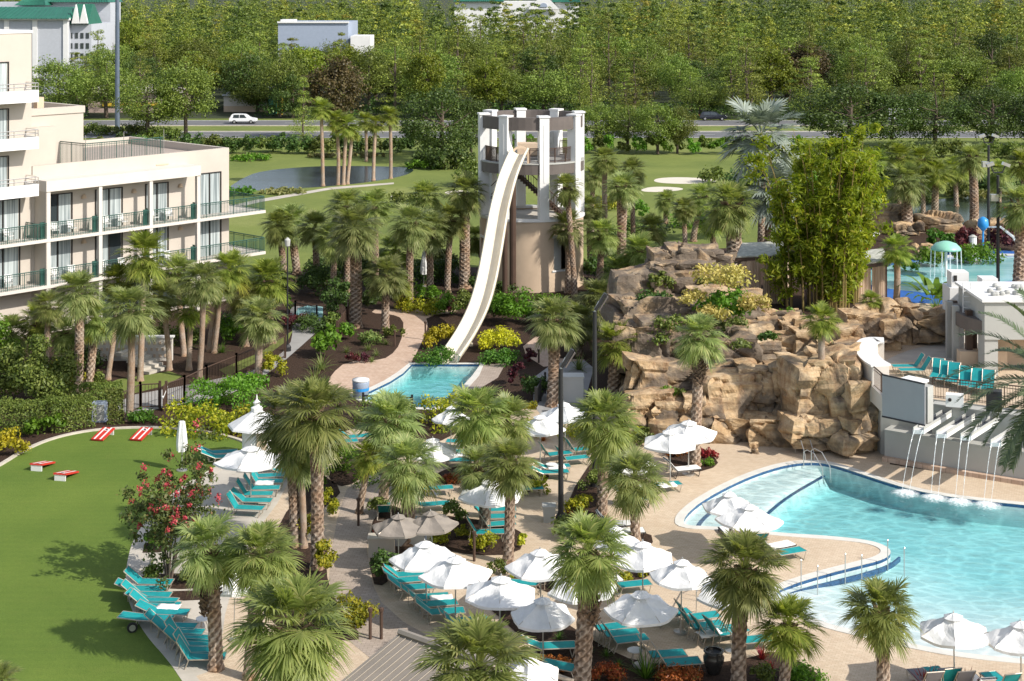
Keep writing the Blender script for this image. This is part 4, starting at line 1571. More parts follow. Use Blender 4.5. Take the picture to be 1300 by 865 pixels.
mb = MB(); pq = D(641, 372, 119.5); mb.tube([pq - slide.location, D(641, 262, 119.5) - slide.location], .2, 12); mb.build('support_post', M['brown_metal'], slide)
mb = MB()
for px, py, d in ((588, 452, 104.6), (598, 435, 106.6)):
    p = D(px, py, d); mb.tube([Vector((p.x, p.y, 0)) - slide.location, p - slide.location], .12, 8)
mb.build('foot_post', M['slide'], slide)
# ------------------------------------------------------------------ rock cliff
cliff = empty('rock_cliff', G(960, 560))
tag(cliff, 'tan artificial rock cliff with ledges between the pool deck and the upper terrace', 'rock cliff')
BLK = [  # pixel centre, depth, size in metres, turn, seed
    # low wall left of the shaggy palm
    (826, 533, 85.2, (3.0, 2.2, 3.3), 5, 1), (858, 537, 85.0, (2.8, 2.2, 3.0), -8, 2), (888, 533, 85.2, (2.6, 2.2, 3.2), 6, 3),
    # ledge above it
    (815, 488, 87.2, (2.4, 2.0, 3.2), 10, 4), (845, 477, 88.5, (4.0, 2.2, 1.4), -12, 5), (880, 486, 88.0, (4.2, 2.2, 2.2), 6, 6), (862, 496, 86.8, (2.6, 1.6, 1.0), 18, 40),
    # second storey wall
    (815, 443, 91.0, (3.4, 2.4, 3.0), -6, 7), (850, 440, 91.5, (4.2, 2.4, 3.2), 8, 8), (886, 440, 91.5, (3.6, 2.4, 3.0), -4, 9), (920, 452, 90.0, (3.4, 2.4, 2.6), 7, 10),
    # dark shelves and the peak
    (822, 400, 95.0, (4.2, 4.0, 2.4), 12, 11), (858, 402, 95.5, (4.4, 4.0, 2.2), -8, 12), (896, 398, 96.5, (4.0, 4.0, 2.6), 5, 13),
    (852, 372, 98.0, (3.6, 3.0, 2.4), 14, 14), (868, 351, 99.5, (4.6, 3.6, 2.6), -10, 15), (852, 330, 101.0, (3.0, 3.0, 1.6), 6, 41), (880, 329, 101.5, (4.2, 3.4, 2.2), 8, 16), (905, 335, 101.0, (3.0, 3.0, 1.9), -12, 17), (843, 352, 99.0, (1.8, 2.4, 2.2), 20, 18),
    # tall middle cliff
    (928, 520, 86.0, (3.4, 2.6, 4.6), 10, 19), (955, 515, 86.5, (2.6, 2.6, 4.8), -8, 20), (976, 510, 86.0, (1.5, 2.0, 3.6), 5, 21), (998, 508, 85.7, (1.5, 1.8, 4.0), -3, 22), (918, 482, 88.5, (3.2, 2.6, 2.4), 4, 23), (956, 472, 88.5, (4.0, 2.6, 1.4), -5, 24),
    (945, 548, 84.8, (4.4, 2.0, 2.2), 6, 43),
    # right bulge by the white wall
    (1034, 510, 84.8, (3.4, 3.4, 4.4), 12, 25), (1062, 500, 84.4, (3.2, 3.6, 4.8), -14, 26), (1080, 520, 83.6, (1.9, 3.0, 4.0), 20, 27), (1000, 550, 84.2, (4.6, 2.2, 2.1), -2, 28), (1050, 550, 83.2, (5.0, 2.8, 2.0), 10, 29), (1077, 546, 82.6, (2.3, 2.4, 2.0), 24, 30), (1012, 478, 87.0, (3.6, 3.0, 1.8), 6, 31),
    # stacked blocks at the top
    (952, 449, 90.5, (3.4, 2.0, 1.5), 3, 32), (992, 440, 91.5, (3.6, 2.0, 1.7), -5, 33), (950, 420, 94.0, (2.0, 2.0, 1.5), 6, 34), (975, 415, 94.5, (1.7, 1.8, 1.5), -6, 35), (1002, 417, 94.0, (2.0, 2.0, 1.6), 4, 36), (1022, 440, 91.0, (2.2, 2.2, 2.4), 12, 37), (1060, 448, 89.0, (2.8, 2.6, 2.0), -8, 38), (1070, 425, 91.0, (2.6, 2.4, 1.6), 9, 39),
    (935, 402, 96.0, (3.2, 2.6, 1.1), 5, 44), (985, 398, 97.0, (3.4, 2.4, 1.0), -5, 45), (1035, 412, 94.5, (3.4, 2.4, 1.3), 5, 46),
    # boulders round the terrace edge
    (1090, 417, 92.5, (2.6, 2.4, 2.2), 8, 47), (1118, 415, 92.8, (2.6, 2.4, 2.4), -9, 48), (1142, 410, 93.5, (2.0, 2.0, 2.6), 14, 49), (1132, 420, 91.5, (1.6, 1.5, 1.4), 4, 50), (1165, 413, 93.5, (1.6, 1.8, 2.2), 8, 51), (1190, 412, 93.5, (2.6, 1.8, 1.7), -4, 52), (1078, 440, 89.5, (1.8, 1.8, 2.6), 4, 53),
    # backing mass
    (880, 470, 93.0, (9.0, 3.0, 6.0), 0, 60), (980, 480, 91.5, (9.0, 3.6, 5.4), 0, 61), (860, 420, 99.0, (8.0, 4.0, 8.0), 0, 62), (925, 425, 97, (5, 4, 6), 0, 63),
]
for px, py, d, sz, rz, sd in BLK:
    p = D(px, py, d)
    o = link(bpy.data.objects.new('boulder', rock_mesh('boulder', *sz, sd, res=20 if max(sz) > 2 else 14, blocky=.74 + .2 * ((sd * 37) % 10) / 10, mat=M['rock_dark' if 5 <= sd <= 18 or sd in (40, 41, 44, 60, 62) else 'rock'])))
    o.parent = cliff
    o.location = p - cliff.location
    o.rotation_euler = (R((sd * 13) % 11 - 5), R((sd * 29) % 13 - 6), R(rz))


def rock(px, py, wpx, hpx, label, z0=0.0, sd=1, depth=None, sink=.25):
    g = G(px, py, z0); s = g.y / F
    o = link(bpy.data.objects.new('rock', rock_mesh('rock', wpx * s, depth or wpx * s * .8, hpx * s * (1 + sink), sd, 16, .45)))
    o.location = (g.x, g.y, z0 + hpx * s * (1 - sink) / 2)
    return tag(o, label, 'rock')


rock(957, 576, 22, 17, 'small reddish boulder on the deck at the foot of the rock cliff', 0, 71)
rock(1124, 292, 62, 30, 'brown boulder behind the white umbrella on the upper terrace', ZT, 72)
rock(1188, 292, 62, 22, 'pale flat boulder beside the green pond and purple bush', ZT, 73)
rock(1150, 298, 40, 18, 'low brown boulder between two palms above the splash pool', ZT, 76)
rock(1172, 330, 30, 20, 'white water-washed boulder at the splash pool edge', ZT, 74)
rock(1262, 300, 60, 22, 'tan boulder behind the purple bush at the right', ZT, 77)
rock(900, 318, 20, 10, 'small boulder beside the tree ferns above the cliff', 6.5, 78)

# ------------------------------------------------------------------ curved white terrace wall, screen and spouts
wall = empty('terrace_wall', G(1123, 583))
tag(wall, 'curved white terrace wall with balcony front beside the rock cliff', 'wall')
WI = -wall.location


def wpart(name, mb, mat, parent=None, smooth=False):
    o = mb.build(name, mat, None, smooth)
    o.data.transform(Matrix.Translation(WI))
    o.parent = parent or wall
    return o


def wallstrip(line, w, z0, z1):
    """vertical wall along a 2D line, w thick on its right-hand side"""
    a, b = line, offset_line(line, w)
    mb = MB()
    n = len(line)
    vs = [(p[0], p[1], z) for z in (z0, z1) for l in (a, b) for p in l]
    fs = []
    for i in range(n - 1):
        fs += [(2 * n + i + 1, 2 * n + i, 3 * n + i, 3 * n + i + 1), (i, i + 1, 2 * n + i + 1, 2 * n + i), (n + i + 1, n + i, 3 * n + i, 3 * n + i + 1), (i + 1, i, n + i, n + i + 1)]
    fs += [(0, 2 * n, 3 * n, n), (n - 1, 2 * n - 1, 4 * n - 1, 3 * n - 1)]
    return mb.add(vs, fs)


# parapet: sweeps from the back of the rocks towards the viewer (drawn at its cap height)
ZC = 4.55
def C2(lst, z): return [tuple(G(x, y, z))[:2] for x, y in lst]
par = smooth_line(C2([(1122, 431), (1100, 430), (1087, 436), (1087, 448), (1095, 459), (1107, 466)], ZC), 2)
wpart('parapet', wallstrip(par, .95, 2.7, ZC), M['stucco_white'])
wpart('parapet_cap', wallstrip(offset_line(par, -.06), 1.12, ZC, ZC + .1), M['white'])
front = C2([(1120, 478), (1176, 490)], ZC)
a, b = [Vector((p[0], p[1], 0)) for p in front]
t = (b - a).normalized(); nn = Vector((t.y, -t.x, 0))
e1 = Vector((par[-1][0], par[-1][1], 0))
wpart('balcony_sill', wallstrip([(e1.x, e1.y), (a.x, a.y), (a.x + t.x * .4, a.y + t.y * .4)], .5, 2.7, 3.55), M['stucco_white'])
wpart('balcony_front', wallstrip([(a.x + t.x * .4, a.y + t.y * .4), (b.x, b.y)], .5, 2.6, ZT - .05), M['wall_grey'])
wpart('recessed_wall', wallstrip(C2([(1085, 470), (1118, 499), (1200, 507), (1340, 522)], ZT), 1.0, 0, ZT - .1), M['wall_grey'])
mb = MB(); mb.obox(a + t * 1.0 + Vector((0, 0, ZT)), t * ((b - a).length - 1.5), -nn * .9, (0, 0, 1.3)); wpart('planter', mb, M['wall_grey'])
mb = MB(); mb.obox(a + t * .95 + nn * .05 + Vector((0, 0, ZT + 1.3)), t * ((b - a).length - 1.4), -nn * 1.0, (0, 0, .12)); wpart('planter_cap', mb, M['white'])
mb = MB(); mb.obox(Vector((b.x, b.y, ZT - .5)) - t * .42, t * .5, -nn * .5, (0, 0, 1.8)); wpart('pier', mb, M['wall_grey'])


def wrail(pts, z, name='railing'):
    mb = MB()
    for p, q in zip(pts, pts[1:]):
        L = (q - p).length
        up = Vector((0, 0, 1))
        for zz, r in ((1.05, .035), (.9, .02), (.1, .02)): mb.tube([p + up * (z + zz), q + up * (z + zz)], r, 5)
        n = int(L / .13)
        for i in range(n + 1):
            mb.tube([p.lerp(q, i / n) + up * z, p.lerp(q, i / n) + up * (z + 1.05)], .028 if i % 10 == 0 else .011, 4, False)
    wpart(name, mb, M['brown_metal'])


wrail([Vector((*q, 0)) for q in C2([(1184, 505), (1240, 511), (1300, 518), (1420, 532)], ZT)], ZT)
wrail([e1 - nn * .15, a - nn * .2, a + t * 1.0 - nn * .2], 3.5)
# blank screen hung in front of the balcony
scr = empty('projection_screen', a + t * .1 + nn * .25 + Vector((0, 0, 3)))
tag(scr, 'blank grey outdoor movie screen hung on the terrace balcony front', 'screen')
q0 = D(1120, 528, a.y - .45); q1 = D(1174, 539.5, b.y - .5); q2 = D(1174, 488.5, b.y - .45); q3 = D(1120, 476.5, a.y - .4)
def slab(qs, th):
    n_ = (qs[1] - qs[0]).cross(qs[3] - qs[0]).normalized() * th
    m_ = MB(); m_.add([*qs, *[q + n_ for q in qs]], [(0, 1, 2, 3), (7, 6, 5, 4), (1, 0, 4, 5), (2, 1, 5, 6), (3, 2, 6, 7), (0, 3, 7, 4)]); return m_
mb = slab([q0, q1, q2, q3], -.06)
M['screen'] = plain('screen_cloth', (.31, .31, .32), .6, var=.03)
o = mb.build('screen_cloth', M['screen']); o.data.transform(Matrix.Translation(-scr.location)); o.parent = scr
mb = MB(); up = Vector((0, 0, .03))
for qa, qb in ((q3 + up, q2 + up), (q0 - up, q1 - up)):
    mb = MB(); mb.tube([qa, qb], .045, 6); o = mb.build('frame_bar', M['black_metal']); o.data.transform(Matrix.Translation(-scr.location)); o.parent = scr

# fountain: low wall, trough and spouts
fo = empty('fountain_wall', G(1123, 583))
tag(fo, 'grey fountain wall with sloping water spouts above the pool', 'fountain')
FI = Matrix.Translation(-fo.location)


def fpart(name, mb, mat, parent=None, smooth=False):
    o = mb.build(name, mat, None, smooth); o.data.transform(FI); o.parent = parent or fo; return o


A, B, Cc = G(1123, 584), G(1212, 600), G(1310, 616)
E_ = G(1460, 640)
base = [(A.x, A.y), (B.x, B.y), (Cc.x, Cc.y), (E_.x, E_.y)]
base = smooth_line(base, 2)
fpart('basin_wall', wallstrip(base, 1.3, 0, 1.5), M['wall_grey'])
fpart('basin_top', wallstrip(offset_line(base, -.05), 1.4, 1.5, 1.58), M['wall_grey'])
fpart('basin_plinth', wallstrip(offset_line(base, -.35), .34, 0, .22), M['peach'])
up_ = offset_line(base, .9)
def along(line, s):
    for p, q in zip(line, line[1:]):
        L = math.hypot(q[0] - p[0], q[1] - p[1])
        if s <= L or q is line[-1]: return Vector((p[0] + (q[0] - p[0]) * s / L, p[1] + (q[1] - p[1]) * s / L, 0)), Vector(((q[0] - p[0]) / L, (q[1] - p[1]) / L, 0))
        s -= L
upl = smooth_line([tuple(D(x, 500, d_))[:2] for x, d_ in ((1183, 80.3), (1240, 79.1), (1291, 78.1), (1400, 75.9))], 1)
fpart('trough_wall', wallstrip(upl, .6, 1.58, 3.06), M['wall_grey'])
fpart('trough_top', wallstrip(offset_line(upl, -.06), .72, 3.06, 3.14), M['wall_grey'])
m, nt = new_mat('falling_water'); v = coords(nt, (6, 6, .5))
gl = principled(nt, (.85, .9, .92), .15, 0, .6); tr = N(nt, 'ShaderNodeBsdfTransparent'); mx = N(nt, 'ShaderNodeMixShader')
rr_ = ramp(nt, noise_node(nt, v, 1.6, 4), [(.3, (.08, .08, .08)), (.65, (.7, .7, .7))])
nt.links.new(rr_, mx.inputs[0]); nt.links.new(tr.outputs[0], mx.inputs[1]); nt.links.new(gl.outputs[0], mx.inputs[2]); out(nt, mx); M['fall'] = m
M['tray_shade'] = plain('tray_shade_paint', (.05, .055, .07), .25)  # colour of the painted shade on the spout trays
m, nt = new_mat('white_foam'); v = coords(nt)
gr = N(nt, 'ShaderNodeVectorMath', operation='LENGTH'); nt.links.new(v, gr.inputs[0])
ma = N(nt, 'ShaderNodeMath', operation='SUBTRACT'); ma.inputs[0].default_value = 1.15; nt.links.new(gr.outputs['Value'], ma.inputs[1])
mb_ = N(nt, 'ShaderNodeMath', operation='MULTIPLY'); nt.links.new(ma.outputs[0], mb_.inputs[0]); nt.links.new(noise_node(nt, v, 5, 5, .8), mb_.inputs[1])
mx = N(nt, 'ShaderNodeMixShader'); tr = N(nt, 'ShaderNodeBsdfTransparent'); nt.links.new(ramp(nt, mb_.outputs[0], [(.22, (0, 0, 0)), (.5, (1, 1, 1))]), mx.inputs[0])
nt.links.new(tr.outputs[0], mx.inputs[1]); nt.links.new(principled(nt, (.85, .9, .9), .6).outputs[0], mx.inputs[2]); out(nt, mx); M['foam'] = m
ORD = ['leftmost', 'second from left', 'third from left', 'rightmost']
TIPS = [(1159, 546, 1149, 626), (1188, 551, 1186, 632), (1219, 554, 1217, 637), (1257, 562, 1253, 641)]
for i, (tx, ty, sx, sy) in enumerate(TIPS):
    foot = G(sx, sy)
    db_, dt_ = 79.75 - i * .72, foot.y + 1.75 - i * .1
    bL_, bR_, tL_, tR_ = D(tx + 33, ty - 20, db_), D(tx + 46, ty - 20, db_ - .25), D(tx, ty, dt_), D(tx + 14, ty + .3, dt_ - .2)
    bL_ += (bL_ - tL_) * .12; bR_ += (bR_ - tR_) * .12
    tip = (tL_ + tR_) / 2; back = (bL_ + bR_) / 2; dv = tip - back; sd = (tR_ - tL_) * .5
    def tray(q, th):
        m_ = MB(); m_.add([*q, *[p + Vector((0, 0, -th)) for p in q]], [(0, 1, 2, 3), (7, 6, 5, 4), (1, 0, 4, 5), (2, 1, 5, 6), (3, 2, 6, 7), (0, 3, 7, 4)]); return m_
    fpart('spout', tray([tL_, tR_, bR_, bL_], .2), M['white'])
    for p_, q_, o_ in ((tL_, bL_, sd * .14), (tR_, bR_, sd * -.14)):
        u_ = Vector((0, 0, .14)); fpart('spout_lip', tray([p_ + u_, p_ + o_ + u_, q_ + o_ + u_, q_ + u_], .139), M['wall_grey'])
    u_ = Vector((0, 0, .012)); fpart('spout_water', tray([tL_.lerp(bL_, .5) + sd * .16 + u_, tR_.lerp(bR_, .5) - sd * .16 + u_, bR_ - sd * .16 + u_, bL_ + sd * .16 + u_], .01), M['tray_shade'])  # dark sheet laid in for the shade at the back of the tray
    # stream: two thin ropes of water bending over the lip
    e = empty('water_stream', foot); tag(e, f'thin white water stream falling from the fountain spouts, {ORD[i]} of the four', 'water stream', 'streams falling into the pool')
    hd = Vector((dv.x, dv.y, 0)).normalized()
    mb = MB()
    for s_ in (-.7, .75):
        st = tip + sd * s_
        en = Vector((foot.x, foot.y, -.05)) + sd * s_ * .9
        path = [st.lerp(en, k / 10) for k in range(11)]
        path = [Vector((st.x + (en.x - st.x) * (k / 10) ** .75, st.y + (en.y - st.y) * (k / 10) ** .75, st.z + (en.z - st.z) * (k / 10))) for k in range(11)]
        mb.tube([p - e.location for p in path], [.02 - .0006 * k for k in range(11)], 6, False)
    # thin sheet just below the lip
    mb.build('falling_water', M['fall'], e, True)
    rnd = random.Random(i)
    mb = MB(); vs, fs = [(0, 0, .05)], []
    nr_, ns_ = 5, 18
    for r_ in range(1, nr_ + 1):
        for k in range(ns_):
            a_ = 2 * PI * k / ns_; q_ = r_ / nr_
            rr2 = .8 * q_ * (1 + rnd.uniform(-.3, .3) * q_)
            vs.append((math.cos(a_) * rr2 * 1.25, math.sin(a_) * rr2, (.07 * (1 - q_) + rnd.uniform(0, .09) * (1 - q_ * .8)) - .055 * q_))
    for k in range(ns_): fs.append((0, 1 + k, 1 + (k + 1) % ns_))
    for r_ in range(nr_ - 1):
        for k in range(ns_): fs.append((1 + r_ * ns_ + k, 1 + (r_ + 1) * ns_ + k, 1 + (r_ + 1) * ns_ + (k + 1) % ns_, 1 + r_ * ns_ + (k + 1) % ns_))
    mb.add(vs, fs)
    mb.build('splash_foam', M['foam'], e, True)
sp = empty('loudspeaker', G(1212, 494, 3.5)); tag(sp, 'small white box speaker standing on the fountain trough', 'speaker')
loc = D(1212, 500, 78.6); sp.location = (loc.x, loc.y, 3.45)
mb = MB(); mb.box((0, 0, .3), (.85, .5, .6), rz=-.3); mb.build('cabinet', M['white'], sp); mb = MB(); mb.lathe([(.09, 0), (.09, .03)], 12, (0, 0, 0)); o = mb.build('speaker_cone', M['dark'], sp); o.rotation_euler = (R(90), 0, -.3); o.location = (-.3, -.2, .36)
sp = empty('loudspeaker', D(1262, 514, 77.8)); sp.location.z = 3.45; tag(sp, 'black box speaker behind the date palm frond', 'speaker')
mb = MB(); mb.box((0, 0, .5), (.75, .6, 1.0), rz=-.3); mb.build('cabinet', M['black_metal'], sp); mb = MB(); mb.box((-.2, -.36, .5), (.5, .05, .8), rz=-.3); mb.build('grille', M['dark'], sp)

# ------------------------------------------------------------------ white bar building on the terrace
bar = empty('bar_building', G(1250, 480, ZT))
tag(bar, 'white flat-roofed bar building with taupe curved fascia at the right edge', 'building')
BI = Matrix.Translation(-bar.location)


def bpart(name, mb, mat, parent=None, smooth=False):
    o = mb.build(name, mat, None, smooth); o.data.transform(BI); o.parent = parent or bar; return o


def bbox(px0, px1, ytop, ybase, d, depth, mb, z0=ZT):
    """box whose front face spans px0..px1 at depth d"""
    s = d / F
    mb.obox(((px0 - CX) * s, d, z0), ((px1 - px0) * s, 0, 0), (0, depth, 0), (0, 0, hz(ytop, d) - z0))


mb = MB(); bbox(1250, 1400, 384, 470, 85.5, 5, mb, 5.2); bpart('wall', mb, M['wall_grey'])
mb = MB(); bbox(1250, 1267, 400, 470, 85.6, 1.2, mb); bpart('wall', mb, M['wall_grey'])
mb = MB(); bbox(1247, 1403, 381, 384, 85.35, 5.3, mb, hz(384, 85.4)); bpart('roof_coping', mb, M['white'])
mb = MB(); bbox(1267, 1400, 418, 470, 88.0, 1.0, mb); bpart('shaded_bar_front', mb, M['tan'])
mb = MB(); bbox(1206, 1224, 366, 470, 92, 1.6, mb); bbox(1224, 1262, 378, 470, 93.5, 3, mb); bpart('tower_wall', mb, M['white'])
mb = MB(); bbox(1208, 1230, 346, 365, 92.2, 1.0, mb, hz(366, 92.2)); bpart('chimney', mb, M['white'])
mb = MB(); bbox(1247, 1267, 354, 374, 91, 1.0, mb, hz(376, 91)); bpart('chimney', mb, M['white'])
mb = MB(); bbox(1211, 1215, 350, 356, 92.15, .1, mb, hz(357, 92.15)); bbox(1250, 1257, 360, 366, 90.95, .1, mb, hz(367, 90.95)); bpart('vent', mb, M['dark'])
arc = smooth_line([tuple(D(x, 400, d))[:2] for x, d in ((1204, 91.5), (1208, 89.2), (1222, 87.4), (1240, 86.3), (1254, 85.6))], 2)
zt = hz(398, 88)
bpart('fascia', wallstrip(arc, .5, zt - .75, zt), M['fascia'])
inner = offset_line(arc, .5)
mb = MB(); mb.prism(inner + [(inner[-1][0], 92.0), (inner[0][0] + .6, 92.4)], zt - .3, zt - .1); bpart('canopy_roof', mb, M['wall_grey'])
for px, d in ((1207, 89.6), (1215, 88.4), (1232, 87.2)):
    mb = MB(); p = D(px, 470, d); mb.box((p.x, p.y + .3, ZT + 1.6), (.34, .34, 3.2)); bpart('column', mb, M['wall_grey' if px != 1232 else 'brown_metal'])
for px, d in ((1213, 90.5), (1238, 89.5)):
    mb = MB(); p = D(px, 470, d); mb.box((p.x, p.y + .6, ZT + 1.5), (.5, .3, 3.0)); bpart('brown_panel', mb, M['brown_metal'])
mb = MB(); p = D(1224, 400, 88)
for dx in (0, .42): mb.tube([(p.x + dx, 88.2, zt - .2), (p.x + dx, 88.2, zt + 1.7)], .03, 5)
for k in range(6): mb.tube([(p.x, 88.2, zt + k * .3), (p.x + .42, 88.2, zt + k * .3)], .022, 5)
bpart('roof_ladder', mb, M['white'])
rnd = random.Random(4)
for k in range(12):
    p = D(rnd.uniform(1254, 1300), 381, 86.2 + rnd.uniform(0, 3)); mb = MB(); mb.lathe([(.16, 0), (.18, .14), (.1, .22)], 9, (p.x, p.y, hz(381, 85.4) + .002)); bpart('roof_vent', mb, M['wall_grey'])
mb = MB(); p = D(1222, 468, 86.6); mb.box((p.x + 1.3, p.y + .8, ZT + .5), (2.6, .7, 1.0)); bpart('counter', mb, M['bluemat'] if False else M['tan'])

# cabanas
def cabana(name, corners, z0, h, label, open_=True):
    """flat-roofed cabana from its four ground corners; canvas curtains on the outer faces"""
    e = empty('cabana', (corners[0][0], corners[0][1], z0)); tag(e, label, 'cabana')
    T = Matrix.Translation(-e.location)
    def pt(nm, mb, mat):
        o = mb.build(nm, mat); o.data.transform(T); o.parent = e
    for c in corners:
        mb = MB(); mb.box((c[0], c[1], z0 + h / 2), (.2, .2, h)); pt('post', mb, M['brown_metal'])
    mb = MB(); ex = offset_poly([tuple(c) for c in corners], .3); mb.prism(ex, z0 + h, z0 + h + .22); pt('roof_frame', mb, M['brown_metal'])
    mb = MB(); mb.prism(offset_poly([tuple(c) for c in corners], .22), z0 + h + .221, z0 + h + .3); pt('roof', mb, M['moss_roof'])
    for i in range(4):
        a, b = Vector((*corners[i], 0)), Vector((*corners[(i + 1) % 4], 0))
        if i == 2: continue
        L = (b - a).length; nseg = 24
        tt = (b - a).normalized(); nn = Vector((tt.y, -tt.x, 0))
        for c0, c1 in ((.04, .47), (.53, .96)):
            vs, fs = [], []
            for k in range(nseg + 1):
                u = c0 + (c1 - c0) * k / nseg
                q = a.lerp(b, u) + nn * (.05 + .05 * math.sin(k * 1.9))
                vs += [(q.x, q.y, z0 + .06), (q.x, q.y, z0 + h - .05)]
            for k in range(nseg): fs.append((2 * k, 2 * k + 2, 2 * k + 3, 2 * k + 1))
            mb = MB(); mb.add(vs, fs); pt('curtain', mb, M['canvas'])
    return e


def quad_px(lst, z): return [tuple(G(x, y, z))[:2] for x, y in lst]
cabana('cabana', quad_px([(938, 389), (996, 386), (1000, 366), (946, 369)], ZT), ZT, 3.0, 'brown cabana with beige curtains left of the bamboo')
cabana('cabana', quad_px([(1086, 386), (1124, 379), (1118, 362), (1082, 368)], ZT), ZT, 2.3, 'smaller beige curtained cabana right of the bamboo')
# ------------------------------------------------------------------ umbrellas
def umbrella_proto(mat, n=6):
    """unit umbrella: radius 1.4, rim at 2.15, top at 2.75"""
    e = empty('umbrella', (0, 0, 0))
    Rr, zr, zt = 1.4, 2.15, 2.7
    vs, fs = [], []
    K = 7
    SUB = 5
    m = n * SUB
    for j in range(K + 1):
        t = j / K
        t_ = .13 + .87 * t
        for k in range(m):
            a = 2 * PI * k / m
            u = (k % SUB) / SUB
            flat = math.cos(PI / n) / math.cos((u - .5) * 2 * PI / n)
            r = Rr * t_ * flat
            z = zt - .05 - (zt - zr) * t_ ** 1.1
            z -= .075 * math.sin(PI * u) * math.sin(PI * min(t_ * .8, 1)) + .03 * math.sin(PI * u) * t
            z += .02 * math.sin(k * 5.3 + j * 1.7)
            vs.append((r * math.cos(a), r * math.sin(a), z))
    for j in range(K):
        for k in range(m):
            fs.append((j * m + k, (j + 1) * m + k, (j + 1) * m + (k + 1) % m, j * m + (k + 1) % m))
    # short valance
    b = len(vs)
    for k in range(m):
        x, y, z = vs[K * m + k]; vs.append((x * 1.004, y * 1.004, z - .09))
    for k in range(m): fs.append((K * m + k, b + k, b + (k + 1) % m, K * m + (k + 1) % m))
    mesh_obj('canopy', vs, fs, mat, e)
    vs, fs = [(0, 0, zt + .06)], []
    for j in range(1, 4):
        for k in range(m):
            a = 2 * PI * k / m; u = (k % SUB) / SUB
            flat = math.cos(PI / n) / math.cos((u - .5) * 2 * PI / n)
            r = .4 * j / 3 * flat
            vs.append((r * math.cos(a), r * math.sin(a), zt + .06 - .15 * (j / 3) ** 1.2 - .02 * math.sin(PI * u)))
    for k in range(m): fs.append((0, 1 + k, 1 + (k + 1) % m))
    for j in range(2):
        for k in range(m): fs.append((1 + j * m + k, 1 + (j + 1) * m + k, 1 + (j + 1) * m + (k + 1) % m, 1 + j * m + (k + 1) % m))
    mesh_obj('vent_cap', vs, fs, mat, e)
    mb = MB(); mb.tube([(0, 0, .05), (0, 0, zt + .07)], .028, 8); mb.lathe([(.01, zt + .06), (.03, zt + .08), (.01, zt + .14)], 8); mb.build('pole', M['steel'], e)
    for k in range(n):
        a = 2 * PI * k / n
        mb = MB(); mb.tube([(.03 * math.cos(a), .03 * math.sin(a), zt - .1), (Rr * .97 * math.cos(a), Rr * .97 * math.sin(a), zr - .03)], .012, 4); mb.tube([(.03 * math.cos(a), .03 * math.sin(a), zt - .62), (Rr * .5 * math.cos(a), Rr * .5 * math.sin(a), zt - .4)], .009, 4)
        mb.build('rib', M['frame_metal'], e)
    mb = MB(); mb.lathe([(.3, 0), (.3, .07), (.06, .1), (.05, .28)], 18); mb.build('base', M['steel'], e)
    return e


UP = {'w': umbrella_proto(M['cloth']), 't': umbrella_proto(M['cloth_shaded'])}
UUSED = set()
UMB = [  # apex pixel, half width, kind, floor, label
    (542, 688, 45, 'w', 0, 'broad white umbrella in front of the grey booth, first of the promenade row'),
    (578, 707, 47, 'w', 0, 'white umbrella over the six teal loungers beside the promenade'),
    (633, 732, 49, 'w', 0, 'white umbrella between the promenade loungers and the diagonal flower bed'),
    (690, 757, 41, 'w', 0, 'white umbrella left of the big shaggy palm trunk in front'),
    (687, 697, 44, 'w', 0, 'white umbrella behind the frond of the big shaggy palm'),
    (742, 726, 44, 'w', 0, 'white umbrella half hidden behind the big shaggy palm trunk'),
    (816, 688, 42, 'w', 0, 'white umbrella at the foot of the thin palm by the pool deck'),
    (864, 711, 41, 'w', 0, 'white umbrella just left of the tall dark palm in front'),
    (814, 749, 46, 'w', 0, 'white umbrella above the teal loungers in the middle of the front deck'),
    (930, 732, 45, 'w', 0, 'white umbrella behind the trunk of the tall dark palm in front'),
    (676, 832, 40, 'w', 0, 'low white umbrella at the bottom edge beside the pavilion palm'),
    (926, 617, 34, 'w', 0, 'white umbrella standing in the shallow pool, the farther of two'),
    (950, 633, 42, 'w', 0, 'white umbrella standing in the shallow pool, the nearer of two'),
    (874, 533, 36, 'w', 0, 'white umbrella against the rock cliff, the farther of two'),
    (851, 545, 36, 'w', 0, 'white umbrella over the white loungers by the rock cliff, the nearer of two'),
    (719, 511, 31, 'w', 0, 'white umbrella at the end of the grey service path'),
    (686, 527, 32, 'w', 0, 'white umbrella left of the tall black lamp post'),
    (572, 516, 24, 'w', 0, 'small white umbrella beside the hedge of the slide pool'),
    (622, 607, 42, 'w', 0, 'white umbrella behind the two thin palm trunks in the middle'),
    (550, 556, 34, 'w', 0, 'white umbrella under the palm crown beside the orange shrub'),
    (800, 572, 34, 'w', 0, 'white umbrella half hidden by the grey green palm crown'),
    (783, 668, 30, 'w', 0, 'white umbrella behind the right side of the big shaggy palm crown'),
    (318, 567, 46, 'w', 0, 'white umbrella in front of the white kiosk by the lawn'),
    (297, 720, 28, 'w', 0, 'white umbrella between the two palms by the lawn loungers'),
    (506, 640, 34, 't', 0, 'shade toned umbrella under the palm beside the promenade'),
    (550, 636, 34, 't', 0, 'shade toned umbrella in the shade right of the promenade palm'),
    (1212, 779, 46, 'w', 0, 'white umbrella on the beach edge of the pool at the lower right'),
    (1297, 790, 46, 'w', 0, 'white umbrella cut by the right edge of the photo'),
    (1096, 284, 19, 'w', ZT, 'white umbrella between the bamboo and the boulder on the upper terrace'),
    (1228, 226, 0, 'x', ZT, ''),
]
